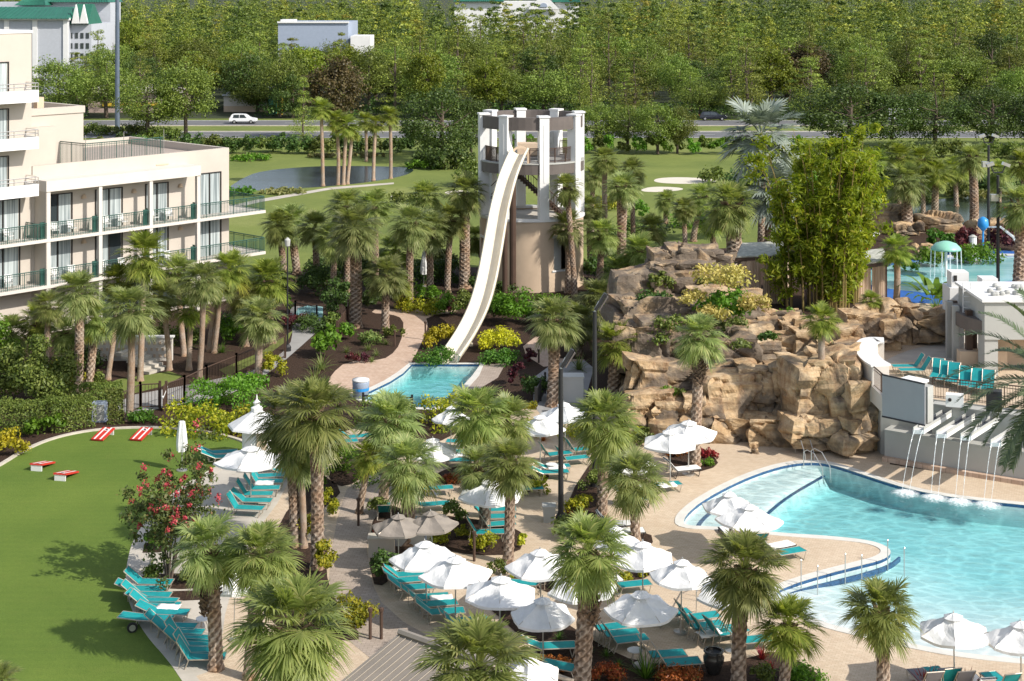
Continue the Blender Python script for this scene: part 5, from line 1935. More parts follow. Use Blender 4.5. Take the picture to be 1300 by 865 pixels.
for i, (px, py, hw, kd, z0, lb) in enumerate(UMB):
    if kd == 'x': continue
    k0 = kd
    d = F * (H - z0 - 2.76) / (py - YH)
    s = d / F
    e = UP[k0] if k0 not in UUSED else copy_tree(UP[k0])
    UUSED.add(k0)
    r = hw * s
    e.location = ((px - CX) * s, d, z0 + (-.25 if 'shallow pool' in lb else .012))
    sc_ = r / 1.36
    e.scale = (sc_, sc_, 1 if k0 == 'w' else .85)
    e.rotation_euler = (R(((i * 37) % 5) - 2), R(((i * 53) % 5) - 2), i * 1.3)
    tag(e, lb, 'umbrella', 'umbrellas round the pools')


def folded_umbrella(px, py, h, label, z0=0.0):
    e = empty('folded_umbrella', G(px, py, z0)); tag(e, label, 'umbrella')
    mb = MB(); rnd = random.Random(int(px)); n = 18; vs, fs = [], []
    prof = [(.05, .95), (.2, 1.0), (.23, 1.3), (.19, 1.9), (.12, 2.5), (.03, h)]
    for j, (r, z) in enumerate(prof):
        for k in range(n):
            rr_ = r * (1 + .28 * (k % 3 == 0) + rnd.uniform(-.06, .06)); a = 2 * PI * k / n
            vs.append((rr_ * math.cos(a), rr_ * math.sin(a), z))
    for j in range(len(prof) - 1):
        for k in range(n): fs.append((j * n + k, j * n + (k + 1) % n, (j + 1) * n + (k + 1) % n, (j + 1) * n + k))
    mesh_obj('canopy', vs, fs, M['cloth'], e)
    mb = MB(); mb.tube([(0, 0, 0), (0, 0, h + .1)], .03, 8); mb.build('pole', M['steel'], e)
    mb = MB(); mb.lathe([(.28, 0), (.28, .07), (.05, .12)], 16); mb.build('base', M['steel'], e)


folded_umbrella(538, 364, 3.0, 'folded white umbrella between the two slim palms beyond the slide path')
folded_umbrella(231, 598, 1.75, 'folded white umbrella behind the pink flowering tree')

# white kiosk beside the lawn
k = empty('kiosk', G(326, 588)); tag(k, 'small white kiosk with pointed roof and finial beside the lawn', 'kiosk')
s = k.location.y / F
mb = MB(); mb.lathe([(.75, 0), (.75, 2.05)], 8); mb.build('wall', M['white'], k)
mb = MB(); mb.lathe([(1.5, 1.9), (1.45, 2.0), (.55, 2.5), (.3, 2.65)], 8); mb.build('roof', M['cloth'], k)
mb = MB(); mb.lathe([(.3, 2.66), (.3, 2.85), (.12, 2.95), (.2, 3.1), (.05, 3.25), (.02, 3.5)], 10); mb.build('finial', M['white'], k)
mb = MB(); mb.box((.35, -.66, 1.3), (.5, .1, 1.1), rz=.4); mb.build('shelf', M['tan'], k)

# ------------------------------------------------------------------ loungers
def lounger_proto(mat, back, legmat, thick=.03):
    """lounger along +X: head at the -X end, feet at +X"""
    e = empty('sun_lounger', (0, 0, 0))
    W = .64
    mb = MB(); mb.box((.36, 0, .36), (1.28, W - .07, thick)); mb.build('seat', mat, e)
    a = R(back); L = .78
    bx, bz = -.28, .36
    mb = MB(); c = (bx - math.cos(a) * L / 2, 0, bz + math.sin(a) * L / 2)
    mb.box(c, (L, W - .07, thick), ry=a); mb.build('backrest', mat, e)
    for sy in (-1, 1):
        mb = MB(); y = sy * W / 2
        mb.tube([(bx - math.cos(a) * L, y, bz + math.sin(a) * L), (bx, y, bz), (1.02, y, .36)], .022, 6)
        mb.build('side_rail', legmat, e)
        mb = MB(); mb.tube([(.95, y, .36), (.85, y, .0)], .02, 6); mb.build('leg', legmat, e)
        mb = MB(); mb.tube([(-.25, y, .36), (-.4, y, .0)], .02, 6); mb.build('leg', legmat, e)
    mb = MB(); mb.tube([(1.02, -W / 2, .36), (1.02, W / 2, .36)], .022, 6); mb.build('foot_bar', legmat, e)
    mb = MB(); mb.tube([(bx - math.cos(a) * L, -W / 2, bz + math.sin(a) * L), (bx - math.cos(a) * L, W / 2, bz + math.sin(a) * L)], .02, 6); mb.build('head_bar', legmat, e)
    for x_ in (-.4, .85):
        mb = MB(); mb.tube([(x_, -W / 2, .03), (x_, W / 2, .03)], .016, 6); mb.build('floor_bar', legmat, e)
    if back > 8:
        for sy in (-1, 1):
            mb = MB(); mb.tube([(bx - math.cos(a) * L * .55, sy * W * .45, bz + math.sin(a) * L * .55), (-.62, sy * W * .45, .05 if back > 50 else .2), (-.4, sy * W * .45, .2)], .014, 5); mb.build('back_support', legmat, e)
    return e


LP = {
    'flat': lounger_proto(M['teal'], 4, M['frame_metal']),
    'low': lounger_proto(M['teal'], 24, M['frame_metal']),
    'mid': lounger_proto(M['teal'], 40, M['frame_metal']),
    'up': lounger_proto(M['teal'], 58, M['frame_metal']),
    'white': lounger_proto(M['cushion'], 48, M['black_metal'], .1),
    'blue': lounger_proto(M['blue_sling'], 45, M['frame_metal']),
    'grey': lounger_proto(M['grey_towel'], 55, M['frame_metal'], .05),
}
LUSED = set()


def lounger(px, py, th, kind, label, group=None, z0=0.0, sink=0.0, scl=1.0):
    e = LP[kind] if kind not in LUSED else copy_tree(LP[kind])
    LUSED.add(kind)
    g = G(px, py, z0 + .3); j_ = random.Random(int(px * 7 + py * 13))
    e.location = (g.x + j_.uniform(-.1, .1), g.y + j_.uniform(-.06, .06), z0 + .014 - sink)
    e.rotation_euler = (0, 0, R(th + j_.uniform(-5, 5)))
    e.scale = (scl,) * 3
    tag(e, label, 'lounger', group)
    return e


ORDN = ['first', 'second', 'third', 'fourth', 'fifth', 'sixth', 'seventh', 'eighth', 'ninth', 'tenth', 'eleventh', 'twelfth']
g1 = 'teal loungers along the lawn edge'
ROWA = [(190, 741, 'mid'), (176, 750, 'low'), (186, 757, 'mid'), (190, 764, 'low'), (194, 771, 'mid'), (207, 779, 'low'), (184, 787, 'flat'), (216, 797, 'mid'), (225, 805, 'mid'), (236, 812, 'up'), (243, 819, 'mid'), (246, 827, 'up'), (248, 836, 'up')]
for i, (x, y, kd) in enumerate(ROWA):
    lounger(x, y, -6 + (i * 7) % 5, kd, (f"{ORDN[i]} teal lounger, counted from the back, in the shaded row on the lawn edge" if i < 12 else 'nearest teal lounger in the shaded row on the lawn edge'), g1)
g2 = 'teal loungers by the white kiosk'
for i, (x, y, kd, th) in enumerate([(334, 606, 'up', 4), (332, 613, 'up', 2), (328, 621, 'up', 0), (320, 628, 'up', -4), (318, 637, 'mid', -6), (310, 646, 'up', -10)]):
    lounger(x, y, th, kd, f"{ORDN[i]} upright teal lounger from the kiosk in the row behind the twin palm trunks", g2)
for i, (x, y, th) in enumerate([(276, 576, 8), (283, 581, 8), (345, 593, 5), (360, 599, 5)]):
    lounger(x, y, th, 'low', ['farther teal lounger left of the kiosk under the white umbrella', 'nearer teal lounger left of the kiosk under the white umbrella', 'farther teal lounger right of the kiosk umbrella', 'nearer teal lounger right of the kiosk umbrella'][i], g2)
g3 = 'teal loungers under the promenade umbrellas'
for i, (x, y) in enumerate([(511, 731), (515, 739), (521, 748), (537, 760), (548, 769), (554, 779), (588, 791), (597, 799), (606, 808)]):
    lounger(x, y, 8 + (i * 5) % 4, 'mid', f"{ORDN[i]} lounger from the grey booth in the staggered teal row beside the promenade", g3)
g4 = 'teal loungers on the front deck'
for i, (x, y, th, kd, lb) in enumerate([
    (768, 799, 16, 'up', 'teal lounger right of the shaggy palm trunk, farthest of its three'), (778, 807, 16, 'up', 'teal lounger right of the shaggy palm trunk, middle of its three'), (790, 815, 16, 'up', 'teal lounger right of the shaggy palm trunk, nearest of its three'),
    (836, 833, 14, 'up', 'teal lounger behind the green strap leaf plant, the farther of two'), (850, 843, 14, 'up', 'teal lounger behind the green strap leaf plant, the nearer of two'),
    (842, 783, 20, 'mid', 'teal lounger under the middle front umbrella, seen from the side'), (880, 786, 22, 'up', 'teal lounger with its back raised, farthest of four left of the tall dark palm'), (888, 797, 20, 'up', 'teal lounger second of four left of the tall dark palm'), (903, 804, 20, 'up', 'teal lounger third of four left of the tall dark palm'), (920, 806, 20, 'up', 'teal lounger touching the trunk of the tall dark palm'), (950, 815, 14, 'mid', 'teal lounger right of the tall dark palm by the crimson plant'),
    (670, 742, 170, 'mid', 'teal lounger under the white umbrella by the diagonal bed'), (796, 745, 18, 'mid', 'teal lounger beside the white chair behind the shaggy palm'), (695, 823, 10, 'low', 'teal lounger left of the shaggy palm at the bottom'), (722, 850, 150, 'up', 'dark teal lounger at the bottom edge behind the shaggy palm trunk'),
]):
    lounger(x, y, th, kd, lb, g4)
g5 = 'teal loungers of the middle deck'
for i, (x, y, th, kd, lb) in enumerate([
    (626, 648, 8, 'mid', 'teal lounger behind the two thin palm trunks, farthest of its row'), (626, 658, 8, 'mid', 'teal lounger behind the two thin palm trunks, second of its row'), (624, 668, 8, 'up', 'teal lounger behind the two thin palm trunks, third of its row'), (612, 678, 8, 'up', 'teal lounger behind the two thin palm trunks, nearest of its row'),
    (572, 575, 5, 'low', 'teal lounger above the orange shrub, farthest of three'), (576, 580, 5, 'low', 'teal lounger above the orange shrub, middle of three'), (578, 586, 5, 'low', 'teal lounger above the orange shrub, nearest of three'), (592, 562, 175, 'up', 'raised teal lounger right of the small umbrella by the slide pool'),
    (698, 594, 10, 'low', 'teal lounger left of the black lamp post, the farther flat one'), (694, 601, 10, 'low', 'teal lounger left of the black lamp post, the nearer flat one'), (704, 578, 16, 'up', 'dark teal lounger with raised back left of the black lamp post'), (722, 584, 16, 'up', 'dark teal lounger right of the black lamp post'), (736, 572, 24, 'up', 'large bright teal lounger by the yellow shrubs behind the lamp posts'),
    (664, 622, 8, 'mid', 'teal lounger beside the yellow shrub at the middle deck'), (800, 634, -4, 'blue', 'blue lounger under the grey green palm'), (838, 617, 18, 'mid', 'teal lounger with white towel right of the grey green palm'),
    (862, 598, 14, 'white', 'white cushioned lounger under the cliff umbrellas'), (800, 604, 12, 'white', 'white cushioned lounger with raised back behind the grey green palm'), (780, 668, 10, 'white', 'white lounger at the left foot of the grey green palm, the farther one'), (790, 677, 10, 'white', 'white lounger at the left foot of the grey green palm, the nearer one'),
    (430, 562, 15, 'mid', 'teal lounger behind the tall palm trunk by the path'), (447, 556, 15, 'mid', 'teal lounger farther along the path behind the tall palm'), (545, 642, 10, 'low', 'teal lounger in the shade under the shade toned umbrella'), (488, 650, 100, 'mid', 'teal lounger half hidden behind the hanging palm fronds by the promenade'), (550, 622, 12, 'low', 'teal lounger by the white towel behind the promenade palm'), (762, 740, 16, 'white', 'white lounger behind the shaggy palm trunk'),
    (984, 697, 25, 'white', 'white cushioned lounger on the pool peninsula'), (994, 704, 25, 'mid', 'teal lounger on the pool peninsula beside the white one'),
]):
    lounger(x, y, th, kd, lb, g5)
for i, (x, y, kd, lb) in enumerate([(928, 675, 'white', 'white lounger in the shallow water under the pool umbrellas, the left one'), (946, 679, 'grey', 'grey lounger in the shallow water under the pool umbrellas, the middle one'), (958, 679, 'mid', 'teal lounger in the shallow water under the pool umbrellas, the right one')]):
    lounger(x, y, 100, kd, lb, 'loungers standing in the shallow water', 0, .22)
g6 = 'teal loungers of the upper terrace'
for i, (x, y, th, kd) in enumerate([(1158, 466, 178, 'up'), (1166, 471, 178, 'up'), (1188, 476, 250, 'up'), (1198, 479, 250, 'up'), (1208, 481, 250, 'up'), (1225, 486, 250, 'up'), (1239, 489, 250, 'up'), (1253, 491, 250, 'up')]):
    lounger(x, y, th, kd, f"{ORDN[i]} teal lounger from the left in the row on the upper terrace", g6, ZT)
for (x, y, kd, lb) in [(1176, 868, 'grey', 'lounger with dark grey towel at the bottom right edge, left one'), (1198, 866, 'up', 'teal lounger between two grey towelled loungers at the bottom right'), (1220, 868, 'grey', 'lounger with dark grey towel at the bottom right edge, right one'), (1240, 872, 'white', 'white lounger beside the crimson plant at the bottom right edge'), (1272, 872, 'up', 'teal lounger alone at the bottom right corner'), (1160, 470, 'x', '')]:
    if kd != 'x': lounger(x, y, 100, kd, lb, 'loungers at the bottom right edge')

def towel(px, py, th, label, mat='cushion'):
    g = G(px, py, .4); rnd = random.Random(int(px)); vs, fs = [], []
    for j in range(9):
        for i in range(7):
            x, y = -.45 + .1125 * j, -.3 + .1 * i
            vs.append((x, y, .392 + .012 * math.sin(j * 1.9 + i) + rnd.uniform(0, .012) - (.06 if i in (0, 6) else 0)))
    for j in range(8):
        for i in range(6): fs.append((j * 7 + i, (j + 1) * 7 + i, (j + 1) * 7 + i + 1, j * 7 + i + 1))
    o = mesh_obj('towel', vs, fs, M[mat], None, True); o.location = (g.x, g.y, .016); o.rotation_euler = (0, 0, R(th))
    md = o.modifiers.new('thickness', 'SOLIDIFY'); md.thickness = .015
    tag(o, label, 'towel')


for a_ in [(586, 577, 5, 'white towel lying on the teal loungers above the orange shrub'), (846, 615, 18, 'white towel on the teal lounger right of the grey green palm'), (336, 612, 2, 'white towel on an upright lounger by the kiosk'), (560, 758, 8, 'white towel on the fourth promenade lounger'), (900, 803, 20, 'white towel on a lounger left of the tall dark palm'), (214, 770, -6, 'white towel in the shaded lawn edge row'), (706, 592, 10, 'white towel on the flat lounger left of the lamp post')]:
    towel(*a_)

# small tables between the loungers
def table_proto():
    e = empty('side_table', (0, 0, 0))
    mb = MB(); mb.lathe([(.01, .44), (.27, .44), (.28, .47), (.01, .475)], 20, cap=False); mb.build('tabletop', M['white'], e)
    for a in (0, 2.09, 4.19):
        mb = MB(); mb.tube([(.08 * math.cos(a), .08 * math.sin(a), .44), (.22 * math.cos(a), .22 * math.sin(a), 0)], .014, 5); mb.build('leg', M['frame_metal'], e)
    return e


tb = table_proto()
for i, (x, y, lb) in enumerate([(806, 826, 'round white side table behind the green strap leaf plant'), (500, 722, 'round white side table at the head of the promenade loungers'), (258, 786, 'round white side table among the lawn edge loungers'), (776, 748, 'round white side table beside the white lounger behind the shaggy palm'), (700, 590, 'round white side table by the black lamp post'), (816, 618, 'round white side table behind the grey green palm')]):
    o = tb if i == 0 else copy_tree(tb)
    o.location = G(x, y, .46); o.location.z = .02
    tag(o, lb, 'side table', 'side tables on the deck')

# ------------------------------------------------------------------ cornhole boards
def board_proto():
    e = empty('cornhole_board', (0, 0, 0))
    W, L = .62, 1.22
    T = Matrix.Rotation(R(11.5), 4, 'X')
    def pl(x0, x1, y0, y1, z0, z1, mat, nm, par=e):
        mb = MB(); mb.obox((x0, y0, z0), (x1 - x0, 0, 0), (0, y1 - y0, 0), (0, 0, z1 - z0)); o = mb.build(nm, mat, par); o.data.transform(Matrix.Translation((0, 0, .1)) @ T); return o
    pl(-W / 2, W / 2, 0, L, -.07, 0, M['red'], 'deck')
    for sx in (-1, 1): pl(sx * .15 - .04, sx * .15 + .04, .02, L - .02, .001, .005, M['white'], 'stripe')
    mb = MB()
    for k in range(24):
        a, b = 2 * PI * k / 24, 2 * PI * (k + 1) / 24
        mb.add([(.07 * math.cos(a), .98 + .07 * math.sin(a), .008), (.11 * math.cos(a), .98 + .11 * math.sin(a), .008), (.11 * math.cos(b), .98 + .11 * math.sin(b), .008), (.07 * math.cos(b), .98 + .07 * math.sin(b), .008)], [(0, 1, 2, 3)])
    o = mb.build('hole_ring', M['white'], e); o.data.transform(Matrix.Translation((0, 0, .1)) @ T)
    mb = MB(); mb.lathe([(.001, .007), (.07, .007)], 20, (0, .98, 0), False); o = mb.build('hole', M['dark'], e); o.data.transform(Matrix.Translation((0, 0, .1)) @ T)
    mb = MB(); mb.box((0, L * .95, .15), (W * .85, .05, .3)); mb.build('back_leg', M['white'], e)
    return e


cb = board_proto()
for i, (x, y, rz, lb) in enumerate([(123, 561, -14, 'red cornhole board with white stripes near the hedge, left of two'), (172, 561, -14, 'red cornhole board with white stripes near the hedge, right of two'), (70, 589, 168, 'red cornhole board seen from behind on the lawn, the farther one'), (100, 601, 168, 'red cornhole board seen from behind on the lawn, the nearer one')]):
    o = cb if i == 0 else copy_tree(cb)
    g = G(x, y); o.location = (g.x, g.y, .022); o.rotation_euler = (0, 0, R(rz)); o.scale = (1.12,) * 3
    if i > 1: o.location.x += -.3; 
    tag(o, lb, 'cornhole board', 'cornhole boards on the lawn')

# ------------------------------------------------------------------ lamp posts
def lamp_post(px, py, ytop, label, z0=0.0, d=None, heads=1, name='lamp_post'):
    if d is None: d = F * (H - z0) / (py - YH)
    e = empty(name, ((px - CX) * d / F, d, z0)); tag(e, label, 'lamp post')
    h = hz(ytop, d) - z0
    mb = MB(); mb.tube([(0, 0, 0), (0, 0, h - .8)], [.06, .05] if heads == 3 else [.13, .1], 10); mb.build('pole', M['black_metal'], e)
    mb = MB(); mb.lathe([(.24, 0), (.24, .3), (.15, .45)], 12); mb.build('base', M['black_metal'], e)
    if heads == 1:
        mb = MB(); mb.tube([(0, 0, h - .85), (.12, .0, h - .5), (.22, 0, h - .3)], .05, 8); mb.build('arm', M['steel'], e)
        mb = MB(); mb.box((.28, 0, h - .32), (.95, .26, .16), ry=R(-58)); mb.build('lamp_head', M['black_metal'], e)
        mb = MB(); mb.box((.42, 0, h - .4), (.8, .2, .06), ry=R(-58)); mb.build('lens', M['fascia'], e)
    elif heads == 2:
        mb = MB(); mb.tube([(-.5, 0, h - .1), (-.3, 0, h - .6), (.3, 0, h - .6), (.5, 0, h - .1)], .05, 6); mb.build('arm', M['black_metal'], e)
        for sx in (-1, 1):
            mb = MB(); mb.box((sx * .55, 0, h - .05), (.5, .35, .22), ry=R(20 * sx)); mb.build('lamp_head', M['steel'], e)
        mb = MB(); mb.box((-.3, -.1, h - 2.3), (.5, .4, .45)); mb.build('control_box', M['steel'], e)
    else:
        mb = MB(); mb.lathe([(.04, h - .85), (.16, h - .75), (.2, h - .35), (.05, h - .2)], 12); mb.build('lamp_head', M['wall_grey'], e)
    return e


lamp_post(712, 664, 446, 'tall black lamp post with tilted flat head in the middle of the deck')
lamp_post(755, 618, 375, 'tall black lamp post with tilted flat head behind the middle palm')
lamp_post(1255, 318, 172, 'slim black lamp post with two heads beside the purple bush', ZT, None, 2)
lamp_post(1267, 376, 208, 'black lamp post with two heads at the splash pool', ZT, None, 2)
lamp_post(365, 446, 298, 'slim dark path lamp beside the grey garden path', 0, None, 3)
e = empty('tall_pole', G(149, 165)); tag(e, 'very tall blue grey steel pole beside the road at the far left', 'pole')
M['pole_blue'] = plain('blue_grey_steel', (.12, .15, .2), .5, .3)
mb = MB(); mb.tube([(0, 0, 0), (0, 0, 36)], [.42, .3], 12); mb.build('mast', M['pole_blue'], e)
mb = MB(); mb.lathe([(.75, 0), (.75, .25), (.5, .35)], 12); mb.build('base', M['pole_blue'], e)
# path bollards and posts
def bollard(px, py, h, label, z0=0.0, mat='brown_metal'):
    e = empty('bollard', G(px, py, z0)); tag(e, label, 'bollard', 'slim posts along paths')
    mb = MB(); mb.tube([(0, 0, 0), (0, 0, h - .15)], .06, 8); mb.build('post', M[mat], e)
    mb = MB(); mb.lathe([(.09, h - .15), (.1, h - .03), (.02, h)], 10); mb.build('cap', M[mat], e)


for (x, y, h, lb) in [(684, 461, .9, 'short dark bollard by the maroon plant above the service path'), (33, 573, .5, 'short dark path light in the mulch at the lawn kerb'), (455, 668, 1.3, 'dark post at the left end of the promenade bed'), (602, 713, 1.3, 'dark post behind the yellow shrubs of the middle bed'), (501, 440, 1.1, 'dark post in the bed left of the slide path'), (540, 432, 1.3, 'dark post right of the slide path'), (470, 812, 1.2, 'dark post beside the pavilion roof, left one'), (484, 812, 1.2, 'dark post beside the pavilion roof, right one')]:
    bollard(x, y, h, lb)
for i, (x, y) in enumerate([(1017, 742), (1038, 750), (1073, 734), (1094, 736), (1127, 716), (1148, 726)]):
    e = empty('rope_post', G(x, y)); tag(e, f"thin steel post in the shallow beach entry of the pool, {ORDN[i]} from the left", 'post', 'posts in the beach entry')
    mb = MB(); mb.tube([(0, 0, -.3), (0, 0, .95)], .022, 6); mb.build('shaft', M['steel'], e); mb = MB(); mb.lathe([(.03, .95), (.04, .99), (.01, 1.03)], 8); mb.build('knob', M['steel'], e)
# handrails at the pool
def handrail(px, py, rz, label):
    e = empty('pool_handrail', G(px, py)); e.rotation_euler = (0, 0, R(rz)); tag(e, label, 'handrail')
    for y in (0, .5):
        mb = MB(); mb.tube([(-.7, y, 0), (-.7, y, .75), (-.45, y, .9), (.1, y, .85), (.7, y, .3), (.8, y, -.5)], .025, 6); mb.build('rail', M['steel'], e)


handrail(1032, 597, -60, 'curved steel handrail going into the pool by the ledge')
handrail(1016, 580, -80, 'small steel handrail on the deck in front of the rock cliff')
for (a, b, lb) in [((897, 752), (884, 778), 'low steel rail on the deck left of the tall dark palm'), ((1075 - 180, 760), (918, 750), 'low rail beside the umbrella behind the tall dark palm')]:
    pa, pb = G(*a), G(*b); e = empty('low_rail', pa); tag(e, lb, 'rail')
    mb = MB(); mb.tube([(0, 0, .8), pb - pa + Vector((0, 0, .8))], .022, 6); mb.build('rail', M['steel'], e)
    for t in (0, .5, 1):
        mb = MB(); q = (pb - pa) * t; mb.tube([q, q + Vector((0, 0, .8))], .02, 6); mb.build('post', M['steel'], e)

# ------------------------------------------------------------------ fences
def fence(pts, h, label, mat='brown_metal', z0=0.0, step=2.2, pick=.16):
    e = empty('fence', pts[0]); tag(e, label, 'fence')
    o0 = Vector(pts[0])
    rail, pk = MB(), MB()
    for a, b in zip(pts, pts[1:]):
        a, b = Vector(a) - o0, Vector(b) - o0
        L = (b - a).length; n = max(1, round(L / step))
        for zz in (h - .06, .15): rail.tube([a + Vector((0, 0, zz)), b + Vector((0, 0, zz))], .035, 4)
        for i in range(n + 1):
            mb = MB(); q = a.lerp(b, i / n); mb.box((q.x, q.y, q.z + h / 2 + .05), (.13, .13, h + .1)); mb.build('post', M[mat], e)
        m = int(L / pick)
        for i in range(m): pk.tube([a.lerp(b, (i + .5) / m) + Vector((0, 0, .1)), a.lerp(b, (i + .5) / m) + Vector((0, 0, h - .05))], .014, 4, False)
    rail.build('rail', M[mat], e); pk.build('picket', M[mat], e)


fence([G(155, 531), G(178, 520), G(203, 519)], 1.5, 'brown metal fence left of the garden gate')
fence([G(211, 519), G(234, 511), G(262, 497), G(300, 481), G(330, 469), G(362, 455)], 1.5, 'brown metal fence rising beside the garden path')
fence([G(428, 437), G(440, 418), G(444, 400)], 1.5, 'short brown fence by the agave bed left of the slide path')
fence([G(461, 530), G(523, 533)], 1.3, 'low black fence between the slide pool and the hedge', 'black_metal')
fence([G(367, 409), G(375, 404), G(402, 410)], 1.2, 'dark railing in front of the small blue pool', 'black_metal', 0, 2.0)
fence([G(680, 520), G(692, 500)], 1.2, 'black railing at the left of the service path', 'black_metal')
g = empty('gate', G(205, 520)); tag(g, 'white barred garden gate between the brown fences', 'gate')
mb = MB(); v = G(211, 519) - G(203, 519)
mb = MB(); mb.box((.2, 0, .75), (.06, .9, 1.4)); mb.build('gate_leaf', M['brown_metal'], g); mb = MB(); mb.box((.2, 0, 1.0), (.08, 1.2, .08), rx=.3); mb.build('brace', M['white'], g)

# stairs and retaining wall by the hotel
e = empty('garden_stairs', G(215, 473)); tag(e, 'beige garden steps between the palms below the hotel', 'stairs')
for i in range(6):
    mb = MB(); mb.box((-.9 - i * .42, .25 + i * .28, .09 + i * .17), (.5, 1.8, .18 + .001 * i), rz=-.5); mb.build('step', M['concrete'], e)
e = empty('retaining_wall', G(165, 459)); tag(e, 'pale patterned retaining wall behind the palms below the hotel', 'wall')
mb = MB(); mb.box((0, .3, .75), (5.4, .35, 1.5)); mb.build('wall', M['stucco_white'], e); mb = MB(); mb.box((0, .3, 1.54), (5.6, .5, .1)); mb.build('coping', M['white'], e)
mb = MB()
for i in range(14):
    for j in range(3): mb.box((-2.4 + i * .36 + (j % 2) * .18, .11, .35 + j * .4), (.16, .03, .2))
mb.build('pattern_block', M['tan'], e)
# small blue pool behind the palms
sheet('small_pool_water', P([(374, 403), (378, 392), (392, 388), (410, 390), (410, 403), (395, 407)]), .02, M['splash'])['kind'] = 'structure'

# odds and ends ----------------------------------------------------------------
e = empty('urn', G(906, 856)); tag(e, 'black glazed urn standing on the deck at the bottom', 'urn')
mb = MB(); mb.lathe([(.16, 0), (.22, .05), (.36, .45), (.38, .62), (.3, .74), (.34, .8), (.3, .8), (.24, .7), (.02, .68)], 24, cap=False); mb.build('body', M['urn'], e, True)
mb = MB(); mb.lathe([(.3, .8), (.37, .82), (.36, .86), (.28, .85)], 24, cap=False); mb.build('rim', M['urn'], e, True)
for (x, y, w_, h_, mt, lb) in [(697, 662, .5, .7, 'wall_grey', 'grey square planter behind the shaggy palm'), (521, 694, .95, 1.15, 'wall_grey', 'grey rounded booth behind the promenade palm')]:
    e = empty('booth' if 'booth' in lb else 'planter', G(x, y)); tag(e, lb, 'booth' if 'booth' in lb else 'planter')
    if 'booth' in lb:
        mb = MB(); mb.prism([(math.cos(a_ / 10 * PI) * .75 * w_, math.sin(a_ / 10 * PI) * .6) for a_ in range(11)], 0, h_); mb.build('hood', M['bluegrey'], e); mb = MB(); mb.box((0, -.05, .5), (w_ * 1.3, .12, .9)); mb.build('front_panel', M['wall_grey'], e)
    else:
        mb = MB(); mb.box((0, 0, h_ / 2), (w_, w_, h_), taper=1.15); mb.build('pot', M[mt], e); mb = MB(); mb.box((0, 0, h_ + .03), (w_ * 1.25, w_ * 1.25, .06)); mb.build('rim', M[mt], e)
e = empty('concrete_planter', G(484, 709)); tag(e, 'grey planter wall with red flowers beside the promenade', 'planter')
mb = MB(); mb.box((0, .3, .4), (1.1, .6, .8)); mb.build('wall', M['concrete'], e); mb = MB(); mb.box((0, .3, .83), (1.2, .7, .06)); mb.build('coping', M['concrete'], e)
e = empty('utility_cabinet', G(125, 537)); tag(e, 'pale utility cabinet in the gap of the clipped hedge', 'cabinet')
mb = MB(); mb.box((0, .3, .55), (.75, .5, 1.1)); mb.build('cabinet', M['bluegrey'], e); mb = MB(); mb.box((0, .04, .55), (.62, .02, .9)); mb.build('door', M['wall_grey'], e)
e = empty('storage_crate', G(734, 511)); tag(e, 'white storage box at the end of the service path', 'storage box')
mb = MB(); mb.box((-.5, .3, .75), (1.6, .9, 1.45)); mb.build('box', M['white'], e); mb = MB(); mb.box((-.5, .3, 1.5), (1.7, 1.0, .08)); mb.build('lid', M['white'], e)
e = empty('cart_wheel', G(168, 804)); e.scale = (.6,) * 3; tag(e, 'round dark wheel of the cart behind the lawn edge loungers', 'cart wheel')
mb = MB(); mb.lathe([(.3, -.06), (.33, -.03), (.33, .03), (.3, .06)], 22); o = mb.build('tyre', M['tyre'], e); o.rotation_euler = (R(90), 0, .3); o.location = (0, 0, .34)
mb = MB(); mb.lathe([(.2, -.07), (.2, .07)], 16); o = mb.build('rim', M['steel'], e); o.rotation_euler = (R(90), 0, .3); o.location = (0, 0, .34)
# metal roofed pavilion at the bottom
pv = empty('pavilion', G(490, 880)); tag(pv, 'pavilion with taupe standing seam metal roof at the bottom edge', 'pavilion')
PI_ = Matrix.Translation(-pv.location)
d0 = 51.0
ridgeA, ridgeB = D(507, 804, 53.0), D(575, 823, 51.5)
dv = (ridgeB - ridgeA); dv.z = 0; dv.normalize()
ridgeB = ridgeA + dv * 4.2
sl = Vector((-dv.y, dv.x, 0)); 
if sl.y > 0: sl = -sl
eL = ridgeA + Vector((-2.6, -2.2, -1.35)); eR = ridgeB + Vector((-2.6, -2.2, -1.35))
bL = ridgeA - Vector((-2.6, -2.2, 1.35)); bR = ridgeB - Vector((-2.6, -2.2, 1.35))


def pvpart(nm, mb, mat):
    o = mb.build(nm, mat); o.data.transform(PI_); o.parent = pv


def plate(qs, th):
    n_ = (qs[1] - qs[0]).cross(qs[3] - qs[0]).normalized()
    if n_.z < 0: n_ = -n_
    m_ = MB(); lo = [q - n_ * th for q in qs]
    m_.add([*qs, *lo], [(0, 1, 2, 3), (7, 6, 5, 4), (1, 0, 4, 5), (2, 1, 5, 6), (3, 2, 6, 7), (0, 3, 7, 4)]); return m_


